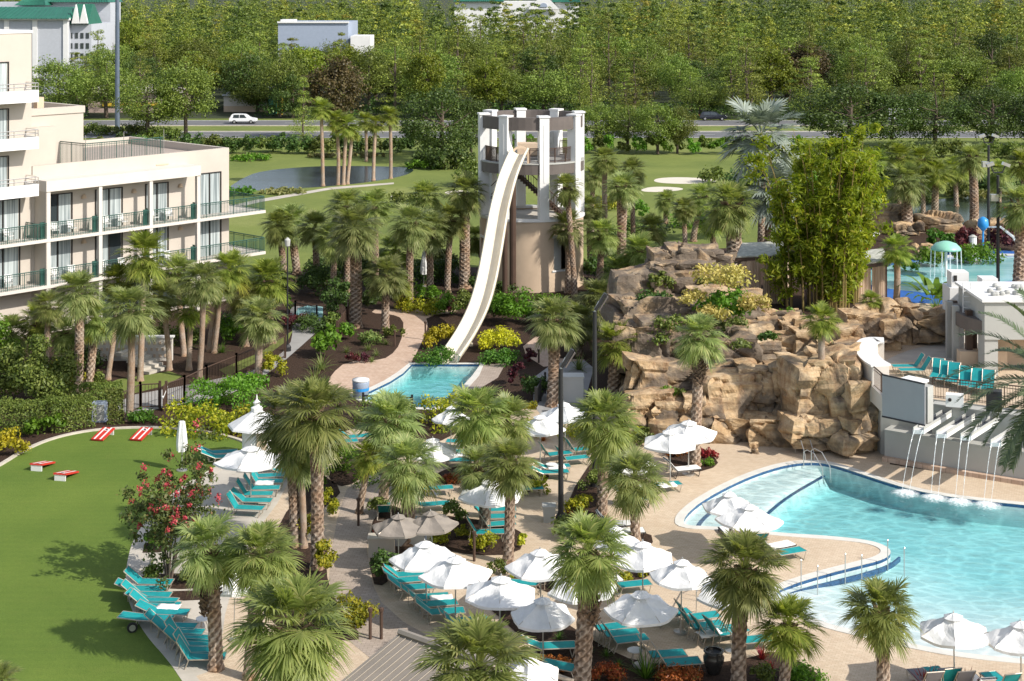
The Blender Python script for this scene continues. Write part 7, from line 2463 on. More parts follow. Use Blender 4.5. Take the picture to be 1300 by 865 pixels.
SH = [  # x, y(foot), w, h, material, label, leaf, extra
    (40, 520, 150, 100, 'hedge', 'large rounded olive bush at the left edge under the balconies', .2, {'depth': 5}),
    (-10, 505, 90, 110, 'bright', 'tall light green bush cut by the left photo edge', .2, {'depth': 5}),
    (78, 500, 60, 44, 'croton', 'yellow green bush left of the scaly palm trunk', .2, {}),
    (126, 495, 26, 26, 'hedge', 'small round bush between the two palm trunks by the hedge', .16, {}),
    (12, 576, 56, 34, 'golden', 'bright golden shrub at the left edge of the lawn mulch', .2, {}),
    (50, 553, 40, 32, 'bright', 'light green shell ginger plant in front of the left hedge', .3, {}),
    (72, 549, 22, 28, 'bright', 'upright light green plant beside the shell ginger', .3, {}),
    (180, 537, 46, 18, 'strap', 'low grassy bed left of the yellow green hedge', .2, {}),
    (305, 436, 64, 44, 'bright', 'green shrub mass at the ground floor corner of the wing', .2, {}),
    (292, 430, 36, 34, 'hedge_dark', 'dark shrub beside the wing corner column', .2, {}),
    (350, 470, 30, 40, 'lime', 'x', .2, {}),
    (345, 478, 34, 34, 'croton', 'yellow green shrub beside the garden fence palm', .18, {}),
    (312, 492, 60, 22, 'bright', 'fern like bush above the bright hedge by the fence', .3, {}),
    (410, 452, 52, 44, 'bright', 'bright green agave like bush at the turn of the garden path', .35, {}),
    (375, 415, 40, 22, 'maroon', 'dark red shrub beside the grey garden path', .16, {}),
    (395, 420, 60, 22, 'hedge_dark', 'dark hedge in front of the small blue pool', .16, {}),
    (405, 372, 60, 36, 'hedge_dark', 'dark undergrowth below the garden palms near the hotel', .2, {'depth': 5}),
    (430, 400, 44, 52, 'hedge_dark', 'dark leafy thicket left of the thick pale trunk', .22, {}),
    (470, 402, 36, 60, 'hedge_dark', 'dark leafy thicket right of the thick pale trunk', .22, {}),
    (447, 462, 22, 16, 'maroon', 'dark red tuft in the mulch bed left of the slide path', .16, {}),
    (462, 460, 18, 14, 'maroon', 'smaller dark red tuft in the mulch bed left of the slide path', .16, {}),
    (545, 398, 50, 20, 'croton', 'yellow shrubs behind the slide path', .18, {}),
    (520, 396, 40, 20, 'croton', 'yellow shrubs at the foot of the leaning palm', .18, {}),
    (570, 400, 44, 30, 'bright', 'green bush left of the slide curve', .2, {}),
    (572, 402, 20, 24, 'maroon', 'dark red plant above the slide path', .18, {}),
    (575, 360, 50, 34, 'hedge_dark', 'dark bush behind the slide left of the tower', .2, {}),
    (530, 360, 60, 36, 'hedge_dark', 'dark hedge behind the folded umbrella', .2, {}),
    (495, 372, 50, 30, 'hedge_dark', 'dark bush between the garden palms', .2, {}),
    (590, 402, 50, 34, 'hedge', 'clipped round bush left of the slide middle', .16, {}),
    (562, 443, 48, 34, 'golden', 'bright yellow shrub left of the slide foot', .16, {}),
    (553, 462, 60, 24, 'strap', 'green grassy shrub between the path and the slide pool', .16, {}),
    (634, 446, 58, 34, 'golden', 'bright yellow shrub right of the slide foot', .16, {}),
    (636, 462, 62, 20, 'strap', 'low green groundcover in front of the right yellow shrub', .16, {}),
    (650, 412, 66, 50, 'bright', 'large green bush at the foot of the tower', .2, {}),
    (628, 405, 40, 36, 'hedge_dark', 'dark green bush touching the slide under the tower', .2, {}),
    (695, 392, 50, 20, 'bright', 'low green bush below the tower window', .2, {}),
    (700, 412, 64, 30, 'strap', 'grey green bushy plant below the tower', .2, {}),
    (655, 490, 24, 36, 'maroon', 'dark red leafy plant right of the slide pool', .2, {}),
    (674, 462, 16, 22, 'maroon', 'small dark red plant by the bollard above the service path', .2, {}),
    (682, 505, 44, 36, 'hedge_dark', 'dark green grassy shrub left of the service path', .2, {}),
    (672, 528, 24, 22, 'croton', 'yellow green bush beside the umbrella left of the lamp post', .16, {}),
    (745, 450, 40, 50, 'hedge', 'tall brownish green shrub behind the second lamp post', .2, {}),
    (735, 558, 60, 26, 'croton', 'yellow shrubs behind the large bright teal lounger', .16, {}),
    (798, 560, 40, 34, 'croton', 'yellow green bush left of the cliff umbrellas', .16, {}),
    (680, 552, 60, 20, 'croton', 'yellow shrubs under the umbrella left of the lamp post', .16, {}),
    (684, 626, 34, 22, 'croton', 'yellow shrub beside the flat teal loungers', .14, {}),
    (573, 613, 32, 14, 'orange_leaf', 'orange red shrub below three teal loungers', .14, {}),
    (598, 604, 26, 16, 'hedge', 'green shrub right of the orange shrub', .14, {}),
    (575, 662, 34, 30, 'hedge', 'green shrub right of the shade toned umbrellas', .14, {}),
    (560, 690, 36, 22, 'croton', 'yellow shrub left of the two thin trunked palms', .14, {}),
    (590, 684, 30, 18, 'croton', 'yellow shrub beside the loungers of the thin trunked palms', .14, {}),
    (616, 698, 38, 26, 'croton', 'yellow shrub between the two thin palm trunks', .14, {}),
    (662, 700, 18, 26, 'croton', 'yellow shrub right of the thin trunked palms', .14, {}),
    (735, 652, 42, 30, 'croton', 'rounded yellow green shrub right of the lamp post', .14, {}),
    (720, 664, 20, 16, 'orange_leaf', 'orange plant at the foot of the lamp post', .14, {}),
    (752, 624, 34, 30, 'hedge', 'green shrub at the foot of the second lamp post', .14, {}),
    (722, 684, 40, 34, 'grass', 'grey green grass clump behind the shaggy palm crown', .2, {}),
    (856, 578, 40, 15, 'orange_leaf', 'orange red bushes under the cliff umbrellas', .14, {}),
    (897, 592, 24, 12, 'bright', 'small green shrub at the corner of the cliff bed', .12, {}),
    (900, 582, 26, 14, 'crimson', 'dark red shrub beside the palm of the cliff bed', .12, {}),
    (788, 742, 34, 18, 'croton', 'yellow green bush behind the shaggy palm umbrella', .14, {}),
    (824, 732, 28, 14, 'croton', 'yellow green bush left of the tall dark palm umbrellas', .14, {}),
    (670, 738, 46, 22, 'croton', 'yellow green bush under the frond of the shaggy palm', .14, {}),
    (630, 728, 36, 20, 'hedge', 'green bush left of the umbrella behind the shaggy palm', .14, {}),
    (390, 692, 34, 46, 'croton', 'yellow shrub between the promenade palm trunks', .15, {}),
    (416, 655, 30, 36, 'croton', 'yellow shrub at the bend of the promenade', .15, {}),
    (410, 740, 34, 60, 'croton', 'yellow shrub left of the promenade behind the bottom left palm', .15, {}),
    (448, 800, 54, 54, 'croton', 'yellow shrub beside the pavilion roof', .15, {}),
    (412, 790, 40, 40, 'hedge', 'green shrub behind the yellow shrub of the pavilion', .15, {}),
    (355, 742, 40, 44, 'hedge', 'green shrub behind the bottom left palm crown', .15, {}),
    (490, 738, 40, 42, 'hedge_dark', 'dark green shrub at the head of the promenade loungers', .14, {}),
    (488, 690, 34, 22, 'crimson', 'red flowering plants above the concrete planter', .12, {}),
    (478, 655, 30, 28, 'hedge', 'green shrub under the hanging fronds at the promenade', .14, {}),
    (528, 724, 24, 14, 'hedge', 'green shrub under the first promenade umbrella', .14, {}),
    (195, 740, 34, 28, 'hedge', 'leafy dark shrub beside the flowering tree stems', .16, {}),
    (246, 738, 44, 26, 'hedge', 'green shrub right of the flowering tree', .15, {}),
    (196, 696, 30, 26, 'bright', 'light green shrub under the flowering tree', .15, {}),
    (700, 848, 60, 14, 'orange_leaf', 'low reddish groundcover at the bottom edge left of the strap leaf plant', .1, {}),
    (770, 862, 50, 22, 'orange_leaf', 'reddish flowering plants right of the shaggy palm foot', .1, {}),
    (862, 866, 70, 22, 'orange_leaf', 'reddish flowering plants at the bottom below the two teal loungers', .1, {}),
    (1018, 866, 60, 24, 'bright', 'bright green shrub at the foot of the short palm', .12, {}),
    (970, 866, 40, 24, 'hedge', 'green shrub at the foot of the tall dark palm', .12, {}),
    (920, 400, 84, 40, 'bright', 'green fern like shrub on the rocks under straw yellow plumes', .3, {'d': 92, 'z0': 5.0}),
    (848, 500, 24, 16, 'bright', 'bright green plant on the cliff ledge', .2, {'d': 85.6, 'z0': 2.1}),
    (862, 503, 22, 14, 'grass', 'pale grassy plant on the cliff ledge', .2, {'d': 85.6, 'z0': 2.0}),
    (1100, 264, 80, 62, 'hedge', 'large olive bush on the golf side behind the bamboo', .4, {'depth': 6}),
    (1152, 262, 64, 40, 'hedge_dark', 'dark bush between the bamboo and the green pond palms', .4, {'depth': 5}),
    (1205, 250, 60, 34, 'hedge', 'olive bush on the far bank of the green pond', .4, {'depth': 5}),
    (1272, 246, 84, 30, 'hedge_dark', 'dark bush behind the lamp posts at the green pond', .4, {'depth': 5}),
    (940, 262, 56, 50, 'hedge_dark', 'dark bush on the golf side behind the thick dark palm', .4, {'depth': 5}),
    (905, 232, 40, 22, 'hedge', 'olive bush beside the bunker left of the silver palms', .4, {'depth': 4}),
    (100, 468, 56, 30, 'hedge_dark', 'dark undergrowth behind the scaly palm trunk', .22, {'depth': 3}),
    (200, 438, 60, 30, 'hedge', 'olive undergrowth below the lower balconies of the wing', .22, {'depth': 3}),
    (355, 398, 40, 30, 'bright', 'green bush left of the grey garden path', .22, {}),
    (540, 382, 44, 24, 'bright', 'green bush at the foot of the slender pale palm', .2, {}),
    (604, 374, 40, 30, 'hedge_dark', 'dark bush at the left foot of the tower drum', .22, {}),
    (425, 420, 36, 26, 'hedge', 'olive bush at the short brown fence end', .2, {}),
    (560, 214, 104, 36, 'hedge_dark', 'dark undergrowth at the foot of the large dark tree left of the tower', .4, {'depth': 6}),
    (602, 236, 70, 36, 'hedge', 'olive bushes on the golf grass left of the tower', .35, {'depth': 5}),
    (520, 262, 60, 22, 'hedge', 'olive bushes on the golf grass behind the garden palms', .35, {'depth': 4}),
    (430, 432, 40, 26, 'bright', 'green fern bush beside the short brown fence', .22, {}),
    (500, 428, 30, 18, 'hedge', 'low green shrub at the slide path edge', .18, {}),
    (470, 438, 34, 20, 'grass', 'wide grass clump in the mulch bed left of the slide path', .22, {}),
    (235, 436, 44, 24, 'hedge', 'green bush in the brown bed below the hotel', .2, {}),
    (300, 420, 60, 26, 'hedge_dark', 'dark shrubs along the ground floor of the wing', .2, {}),
    (838, 345, 34, 44, 'hedge', 'olive bush covering the left of the rock peak', .24, {'d': 97, 'z0': 5}),
    (806, 400, 40, 50, 'hedge_dark', 'dark bush at the left foot of the dark rock shelves', .24, {'d': 91, 'z0': 2}),
    (855, 432, 60, 22, 'hedge', 'olive plants spreading over the second rock storey', .2, {'d': 90.3, 'z0': 4.6}),
    (818, 520, 34, 26, 'grass', 'grass clump at the lower left end of the rock cliff', .24, {'d': 83.6}),
    (935, 440, 30, 14, 'grass', 'grass tuft between the stacked blocks of the cliff', .22, {'d': 90, 'z0': 4.9}),
    (1015, 492, 26, 12, 'hedge_dark', 'dark plants in the crack below the small cliff palm', .2, {'d': 84.5, 'z0': 3.4}),
    (838, 456, 40, 16, 'hedge', 'olive plants on the upper ledge left of the cliff palm', .2, {'d': 90.0, 'z0': 4.0}),
    (905, 428, 36, 18, 'grass', 'grassy clump right of the cliff palm crown', .22, {'d': 91.0, 'z0': 4.4}),
    (830, 385, 50, 22, 'hedge_dark', 'dark creeping plants on the dark rock shelves', .22, {'d': 94.5, 'z0': 5.2}),
    (900, 372, 30, 16, 'hedge', 'small olive shrub at the right of the rock peak', .22, {'d': 97, 'z0': 5.9}),
    (812, 425, 40, 30, 'grass', 'grassy palm like clump at the left end of the dark rock shelves', .25, {'d': 92.0, 'z0': 3.6}),
    (1030, 330, 70, 110, 'bright', 'tall light green shrub mass left of the bamboo', .4, {'z0': ZT, 'd': 132}),
    (1122, 288, 50, 70, 'hedge', 'tall olive shrub right of the bamboo top', .4, {'z0': 2, 'd': 152}),
    (1070, 262, 90, 60, 'croton', 'broad yellow green thicket behind the bamboo', .45, {'z0': 0, 'd': 175}),
    (960, 300, 60, 60, 'hedge', 'olive shrub mass behind the silver palm trunks', .4, {'z0': 2, 'd': 150}),
    (820, 470, 30, 12, 'hedge_dark', 'dark plants on the ledge left of the cliff palm', .2, {'d': 89.4, 'z0': 2.9}),
    (955, 398, 70, 16, 'hedge_dark', 'dark hedge below the left cabana', .2, {'z0': ZT, 'd': 100}),
    (1003, 412, 40, 16, 'bright', 'green bush at the foot of the bamboo', .2, {'z0': ZT + .6, 'd': 97}),
    (1180, 425, 30, 34, 'grass', 'rounded grassy shrub on the terrace rocks', .25, {'z0': ZT}),
    (940, 468, 30, 12, 'grass', 'green grass tufts on the cliff shelf left of the small palm', .25, {'z0': 4.4, 'd': 87}),
    (975, 458, 30, 12, 'hedge_dark', 'dark grass tufts on the upper cliff shelf', .25, {'z0': 4.6, 'd': 88}),
    (890, 318, 60, 36, 'bright', 'light green ferns beyond the rock peak', .35, {'z0': 3, 'd': 112}),
    (850, 300, 50, 28, 'hedge_dark', 'dark round bush beyond the rock peak', .3, {'z0': 2, 'd': 122}),
    (820, 290, 60, 24, 'hedge', 'green bushes on the slope behind the tower palms', .3, {'d': 150}),
    (765, 255, 46, 20, 'croton', 'yellow bush behind the tower on the golf grass', .3, {'d': 170}),
    (810, 262, 26, 26, 'bright', 'green column bush on the golf grass behind the tower palms', .3, {'d': 165}),
    (1224, 322, 44, 42, 'maroon', 'large dark purple bush beside the straight grey palm', .3, {'z0': ZT}),
    (1275, 318, 50, 40, 'maroon', 'dark purple red bush behind the lamp posts', .3, {'z0': ZT}),
    (1238, 334, 76, 26, 'bright', 'bright green rounded hedge behind the splash pool, right one', .25, {'z0': ZT}),
    (1178, 338, 50, 30, 'bright', 'bright green rounded hedge behind the splash pool, left one', .25, {'z0': ZT}),
    (1195, 316, 40, 30, 'strap', 'dark green strap leaved bush left of the purple bush', .3, {'z0': ZT}),
    (1108, 342, 60, 30, 'bright', 'green shrub behind the bamboo at the splash pool', .3, {'z0': ZT}),
    (752, 360, 50, 50, 'hedge_dark', 'dark thicket behind the palms right of the tower', .28, {'depth': 4}),
    (800, 352, 60, 40, 'bright', 'green thicket between the tower palms and the rock peak', .3, {'depth': 5}),
    (838, 345, 44, 50, 'hedge_dark', 'dark thicket touching the left of the rock peak', .28, {'depth': 4}),
    (745, 412, 60, 34, 'hedge', 'olive bush in front of the tower base palms', .22, {}),
    (800, 420, 50, 46, 'hedge_dark', 'dark bush left of the dark rock shelves', .22, {}),
    (812, 300, 90, 22, 'hedge_dark', 'dark bushes at the edge of the golf grass right of the tower', .35, {'depth': 5}),
    (880, 288, 70, 26, 'bright', 'light green thicket beyond the dark palm', .35, {'depth': 5}),
    (640, 352, 40, 26, 'hedge_dark', 'dark bush between the slide and the tower drum', .2, {'d': 122}),
    (420, 350, 70, 30, 'hedge_dark', 'dark hedge behind the garden palms near the hotel', .26, {'depth': 4}),
    (472, 350, 60, 34, 'hedge_dark', 'dark hedge behind the tallest garden palm', .26, {'depth': 4}),
    (555, 350, 60, 40, 'hedge', 'olive hedge behind the slender palms left of the tower', .26, {'depth': 4}),
    (345, 372, 60, 34, 'hedge_dark', 'dark shrubs under the hotel balcony end', .24, {'depth': 4}),
    (1085, 300, 70, 60, 'bright', 'tall bright green shrub right of the bamboo', .35, {'z0': ZT, 'd': 140}),
    (1105, 260, 60, 40, 'croton', 'yellow flowering shrub right of the bamboo top', .35, {'z0': 2, 'd': 150}),
    (1010, 330, 60, 60, 'hedge', 'green shrub behind the brown cabana', .35, {'z0': ZT, 'd': 125}),
    (905, 345, 40, 16, 'bright', 'bright green ferns beside the thick dark palm', .3, {'z0': ZT + 1, 'd': 113}),
    (1150, 345, 30, 20, 'bright', 'green shrub beside the small light green palm', .3, {'z0': ZT}),
]
for (x, y, w_, h_, mt, lb, lf, kw) in SH:
    if lb == 'x': continue
    shrub(x, y, w_, h_, mt, lb, leaf=lf, **kw)
# straw yellow plumes over the rock
for i, (x, y, w_, h_) in enumerate([(915, 362, 86, 30), (880, 385, 40, 22), (955, 392, 50, 26), (905, 402, 46, 22)]):
    shrub(x, y, w_, h_, 'sandy_bloom', ['broad straw yellow flowering crown above the rock ledges', 'small straw yellow flowering crown left of the fern shrub', 'straw yellow flowering crown right of the fern shrub', 'lowest straw yellow flowering crown on the rocks'][i], cat='flowering shrub', name='flowering_shrub', leaf=.22, d=91.2 - i * .3, z0=hz(y, 91.2), dens=.8)
# reeds and bank plants by the ponds
for i, (x, y, w_, h_, mt) in enumerate([(300, 248, 60, 12, 'strap'), (360, 246, 70, 8, 'reed'), (440, 200, 120, 7, 'reed'), (540, 214, 60, 12, 'bright'), (320, 204, 60, 10, 'bright'), (1250, 250, 120, 10, 'reed'), (1160, 256, 60, 8, 'reed'), (580, 215, 60, 24, 'grass'), (655, 205, 60, 40, 'bright')]):
    shrub(x, y, w_, h_, mt, ['strappy bank plants at the near left end of the golf pond', 'dry reeds along the near bank of the golf pond', 'dry grass strip on the far bank of the golf pond', 'green bank plants at the right end of the golf pond', 'green bank plants at the far left end of the golf pond', 'dry reeds behind the green pond at the right', 'dry reeds at the left end of the green pond', 'grey green bank shrub between the pond and the tower', 'green shrub seen through the tower columns'][i], leaf=.45, depth=4)
# strap leaved tufts
TF = [
    (820, 862, 60, 'strap', 'big green strap leaved plant at the bottom in front of the loungers', {'n': 60, 'w': .055, 'droop': .35, 'elmin': 25}),
    (710, 812, 22, 'strap', 'small bright tuft in the diagonal bed, farthest from the pavilion', {}), (665, 790, 22, 'strap', 'small bright tuft in the diagonal bed by the umbrella pole', {}), (748, 828, 20, 'strap', 'small bright tuft in the diagonal bed right of the shaggy trunk', {}), (770, 834, 22, 'strap', 'small bright tuft next to the big strap leaved plant', {}), (640, 775, 22, 'strap', 'small bright tuft in the diagonal bed under the third umbrella', {}), (786, 846, 20, 'strap', 'lowest small bright tuft left of the big strap leaved plant', {}),
    (690, 800, 20, 'strap', 'small bright tuft beside the shaggy trunk', {}),
    (968, 838, 30, 'crimson', 'crimson strap leaved plant between the two front palms', {'n': 34, 'w': .13, 'droop': .3, 'elmin': 35}), (978, 852, 22, 'crimson', 'smaller crimson plant at the foot of the short palm', {'n': 34, 'w': .13, 'droop': .3, 'elmin': 35}),
    (1176, 878, 50, 'crimson', 'crimson plant at the bottom right edge, left of two', {'n': 44, 'w': .11, 'droop': .3, 'elmin': 25}), (1226, 880, 48, 'crimson', 'crimson plant at the bottom right edge, right of two', {'n': 44, 'w': .11, 'droop': .3, 'elmin': 25}),
    (478, 432, 20, 'grass', 'grass tuft in the mulch bed beside the palm left of the slide path', {}), (468, 445, 22, 'grass', 'grass tuft in the middle of the mulch bed left of the slide path', {}), (478, 452, 18, 'grass', 'grass tuft near the slide path edge', {}), (490, 438, 18, 'grass', 'grass tuft at the foot of the bed palm', {}), (455, 456, 20, 'grass', 'pale grass tuft beside the dark red tufts', {}), (472, 460, 18, 'grass', 'pale grass tuft at the lower end of the mulch bed', {}), (440, 448, 20, 'grass', 'grass tuft by the short brown fence', {}),
    (1000, 375, 10, 'x', '', {}),
    (408, 470, 40, 'grass', 'large grass clump left of the peach slide deck', {}), (400, 484, 40, 'grass', 'pale fountain grass at the left of the slide deck', {}),
    (735, 470, 40, 'grass', 'tall grass clump above the service path', {}),
    (255, 750, 20, 'strap', 'strap leaved tuft in the small lawn edge bed', {}),
    (282, 448, 26, 'strap', 'bright strap leaved tuft in the brown bed below the hotel', {}), (205, 442, 34, 'strap', 'spiky plant on the slope beside the garden steps', {}), (240, 440, 30, 'strap', 'spiky plant behind the brown bed palms', {}),
    (690, 560, 24, 'orange_leaf', 'orange strap leaved plant under the umbrella left of the lamp post', {}),
]
for (x, y, w_, mt, lb, kw) in TF:
    if mt != 'x': tuft(x, y, w_, mt, lb, **kw)
# ------------------------------------------------------------------ trees near the road and the golf course
gt = 'trees beside the golf course'
ptree('oakdark', 560, 206, 104, 104, 'large dark green broad tree left of the slide tower top', group=gt)
ptree('oakdark', 598, 200, 60, 120, 'dark broad tree directly behind the tower columns on the left', group=gt)
for i, (x, y, w_, t_) in enumerate([(757, 192, 62, 127), (797, 192, 66, 127), (835, 196, 60, 126), (860, 195, 50, 131)]):
    ptree('oak', x, y, w_, t_, f"{ORDN[i]} from the tower of the four pale leaved trees at the golf hedge", 'flowering_tree', 'pale leaved trees at the golf hedge')
ptree('oakdark', 1078, 190, 128, 100, 'wide dark tree right of the silver palms', group=gt)
ptree('oakdark', 1132, 188, 80, 112, 'dark tree between the wide dark tree and the round tree', group=gt)
ptree('oakdark', 1187, 188, 96, 110, 'round mid green tree behind the terrace palms', group=gt)
ptree('oakdark', 1258, 187, 96, 104, 'very dark tree behind the lamp posts at the right', group=gt)
ptree('oakdark', 1318, 187, 96, 108, 'very dark tree cut by the right photo edge', group=gt)
ptree('oak', 188, 176, 88, 96, 'broad tree right of the tall steel pole in front of the road', group=gt)
ptree('oak', 236, 175, 82, 72, 'broad tree with clear trunk left of the white car', group=gt)
ptree('oak', 135, 150, 84, 78, 'broad tree left of the tall steel pole beyond the road', group=gt)
ptree('oak', 75, 152, 80, 70, 'broad tree behind the hotel roof corner', group=gt)
ptree('oakdark', 318, 142, 80, 64, 'dark spreading tree above the white car', group=gt)
ptree('rust', 425, 178, 74, 68, 'brownish purple tree behind the tall thin palms', group=gt)
ptree('oakdark', 372, 150, 56, 88, 'dark green tree right of the white car', group=gt)
ptree('pine', 385, 185, 36, 92, 'slim grey trunked tree left of the tall thin palms', 'pine_tree', gt)
ptree('lime', 540, 150, 50, 60, 'light green tree with reddish tips beyond the road', group=gt)
ptree('lime', 618, 150, 52, 70, 'light yellow green tree behind the tower top', group=gt)
ptree('lime', 165, 110, 44, 16, 'yellow orange tree beside the green roofed hotel', group=gt)
ptree('pine', 1100, 152, 66, 60, 'bare limbed pine above the wide dark tree', 'pine_tree', gt)
# hedge row along the golf side of the road: separate clumps
gh = 'round bushes along the road'
xs_ = list(range(128, 545, 23)); k = 0
for i, x in enumerate(xs_):
    far = 'hotel' if x < 330 else 'pond'
    shrub(x + (i * 7) % 5, 196 - (i * 3) % 4, 36 + (i * 5) % 8, 23 + (i * 11) % 7, 'hedge_dark' if i % 3 else 'hedge', f"dark round bush in the road hedge, {ORDN[i] if i < 12 else ['thirteenth', 'fourteenth', 'fifteenth', 'sixteenth', 'seventeenth', 'eighteenth', 'nineteenth'][i - 12]} from the left", group=gh, leaf=.42)
for i, x in enumerate(list(range(742, 1030, 17))):
    shrub(x, 196 - (i % 2), 21, 25 + (i * 7) % 4, 'hedge' if i % 2 else 'bright', f"upright hedge bush right of the tower beside the road, {ORDN[i] if i < 12 else ['thirteenth', 'fourteenth', 'fifteenth', 'sixteenth', 'seventeenth', 'eighteenth'][i - 12]} from the left", group='upright bushes along the road', leaf=.38)
for i, (x, y, w_, h_) in enumerate([(1140, 203, 110, 26), (1205, 200, 90, 24), (1270, 202, 110, 24), (1075, 203, 110, 26), (165, 172, 70, 16), (120, 172, 40, 18), (205, 176, 60, 16)]):
    shrub(x, y, w_, h_, 'hedge', ['low green bushes behind the terrace palms', 'low green bushes behind the round mid green tree', 'low green bushes behind the lamp posts', 'low green bushes behind the bamboo', 'low green bushes at the foot of the tall steel pole', 'low bushes right behind the hotel roof parapet', 'low bushes below the broad trees at the road'][i], leaf=.4, depth=5)

# ------------------------------------------------------------------ forest beyond the road
rnd = random.Random(77)
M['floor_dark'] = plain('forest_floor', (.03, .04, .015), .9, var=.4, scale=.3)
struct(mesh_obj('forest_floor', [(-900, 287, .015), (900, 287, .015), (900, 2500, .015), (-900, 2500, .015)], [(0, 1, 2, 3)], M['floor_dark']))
FW = []
def clear_of_buildings(x, y):
    px = CX + x * F / y
    if y < 380 and px < 92: return y > 372
    if 340 < px < 475 and 344 < y < 380: return False
    if 125 < px < 310 and y < 300: return False
    return True


PHR = {'pine': 'tall pine in the forest front beyond the road', 'oak': 'broad green tree in the forest front beyond the road', 'oakdark': 'dark green broad tree in the forest front beyond the road', 'lime': 'light yellow green tree in the forest front beyond the road', 'rust': 'reddish brown tree in the forest front beyond the road'}
cnt = {}
row = 0
y = 288.0
while y < 372 and sum(cnt.values()) < 270:
    half = 690 * y / F
    x = -half + rnd.uniform(0, 6)
    while x < half:
        px = CX + x * F / y
        right = px > 640
        u = rnd.random()
        fam = 'pine' if u < (.68 if right else .4) else ('oak' if u < (.93 if right else .8) else ('lime' if u < .95 else ('oakdark' if u < .985 else 'rust')))
        yy = y + rnd.uniform(-3.5, 3.5)
        if clear_of_buildings(x, yy):
            t = (y - 288) / 84
            if fam == 'pine': h_, w_ = rnd.uniform(10, 18.5) + 1.5 * t, rnd.uniform(5, 9.5)
            else: h_, w_ = rnd.uniform(9, 14) + 2 * t, rnd.uniform(8, 12)
            if px < 640 and fam != 'pine': h_ *= .95
            if y < 300: h_ *= rnd.uniform(.6, .9)
            if 345 < px < 475 and y < 352: h_ = rnd.uniform(11.8, 13.9)
            if px < 125: h_ = min(h_, 11)
            cnt[fam] = cnt.get(fam, 0) + 1
            tree(fam, x, yy, h_, w_, PHR[fam], 'pine_tree' if fam == 'pine' else 'broadleaf_tree', {'pine': 'pines of the forest front', 'oak': 'broad trees of the forest front', 'oakdark': 'dark trees of the forest front', 'lime': 'light green trees of the forest front', 'rust': 'reddish trees of the forest front'}[fam])
        x += rnd.uniform(7.5, 12.5)
    y += 10.5
# the forest behind, which reads as one mass
rng = np.random.default_rng(5)
lib = [pine_leaves(18, 900 + i, .6, 36) for i in range(5)] + [broad_leaves(11, 8, 950 + i, .6, 34, 40) for i in range(3)]
parts_, tint_ = [], []
y = 380.0
while y < 1250:
    half = 700 * y / F
    step = 6.2 + y / 140
    x = -half
    while x < half:
        px = CX + x * F / y
        if not (px < 100 and y < 470) and not (565 < px < 745 and 600 < y < 662) and rng.uniform() < .93:
            i = int(rng.integers(0, 5)) if rng.uniform() < .78 else int(rng.integers(5, 8))
            a = rng.uniform(0, 6.28); s = rng.uniform(.82, 1.22) * (1.02 if px > 450 else .95)
            c_, s_ = math.cos(a), math.sin(a)
            s *= rng.uniform(.8, 1.08) * (1.18 if y > 560 and not 540 < px < 760 else (.92 if 540 < px < 760 else 1)); s2 = s * rng.uniform(.95, 1.6); V = lib[i] * np.array([s2, s2, s * rng.uniform(.85, 1.08)])
            V = np.stack([V[:, 0] * c_ - V[:, 1] * s_ + x, V[:, 0] * s_ + V[:, 1] * c_ + y + rng.uniform(-4, 4), V[:, 2]], 1)
            if y > 520: V = V.reshape(-1, 4, 3)[::2].reshape(-1, 3)
            if y > 800: V = V.reshape(-1, 4, 3)[::2].reshape(-1, 3)
            parts_.append(V); tint_.append(np.full(len(V), rng.uniform(), dtype=np.float32))
        x += step * rng.uniform(.8, 1.25)
    y += 10 + (y - 380) * .045
o = mesh_np('forest', np.concatenate(parts_), 0, M['forest'])
o.data.attributes.new('tint', 'FLOAT', 'POINT').data.foreach_set('value', np.concatenate(tint_))
tag(o, 'dense pine forest stretching back to the horizon', 'forest', None, 'stuff')
# undergrowth at the forest edge
cen = np.stack([rng.uniform(-115, 115, 420), rng.uniform(284, 302, 420), rng.uniform(.4, 2.2, 420)], 1)
pxs = CX + cen[:, 0] * F / cen[:, 1]
cen = cen[~((pxs > 120) & (pxs < 330))]
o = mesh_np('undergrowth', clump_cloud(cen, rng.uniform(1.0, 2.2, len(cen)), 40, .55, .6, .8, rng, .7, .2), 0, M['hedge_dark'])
tag(o, 'dark undergrowth along the forest edge behind the road', 'undergrowth', None, 'stuff')

# ------------------------------------------------------------------ far buildings
def farbox(e, T, nm, px0, px1, y0, y1, d, dep, mat, zb=None):
    s = d / F
    mb = MB(); z1 = hz(y0, d); z0 = hz(y1, d) if zb is None else zb
    mb.obox(((px0 - CX) * s, d, z0), ((px1 - px0) * s, 0, 0), (0, dep, 0), (0, 0, z1 - z0))
    o = mb.build(nm, mat); o.data.transform(T); o.parent = e; return o


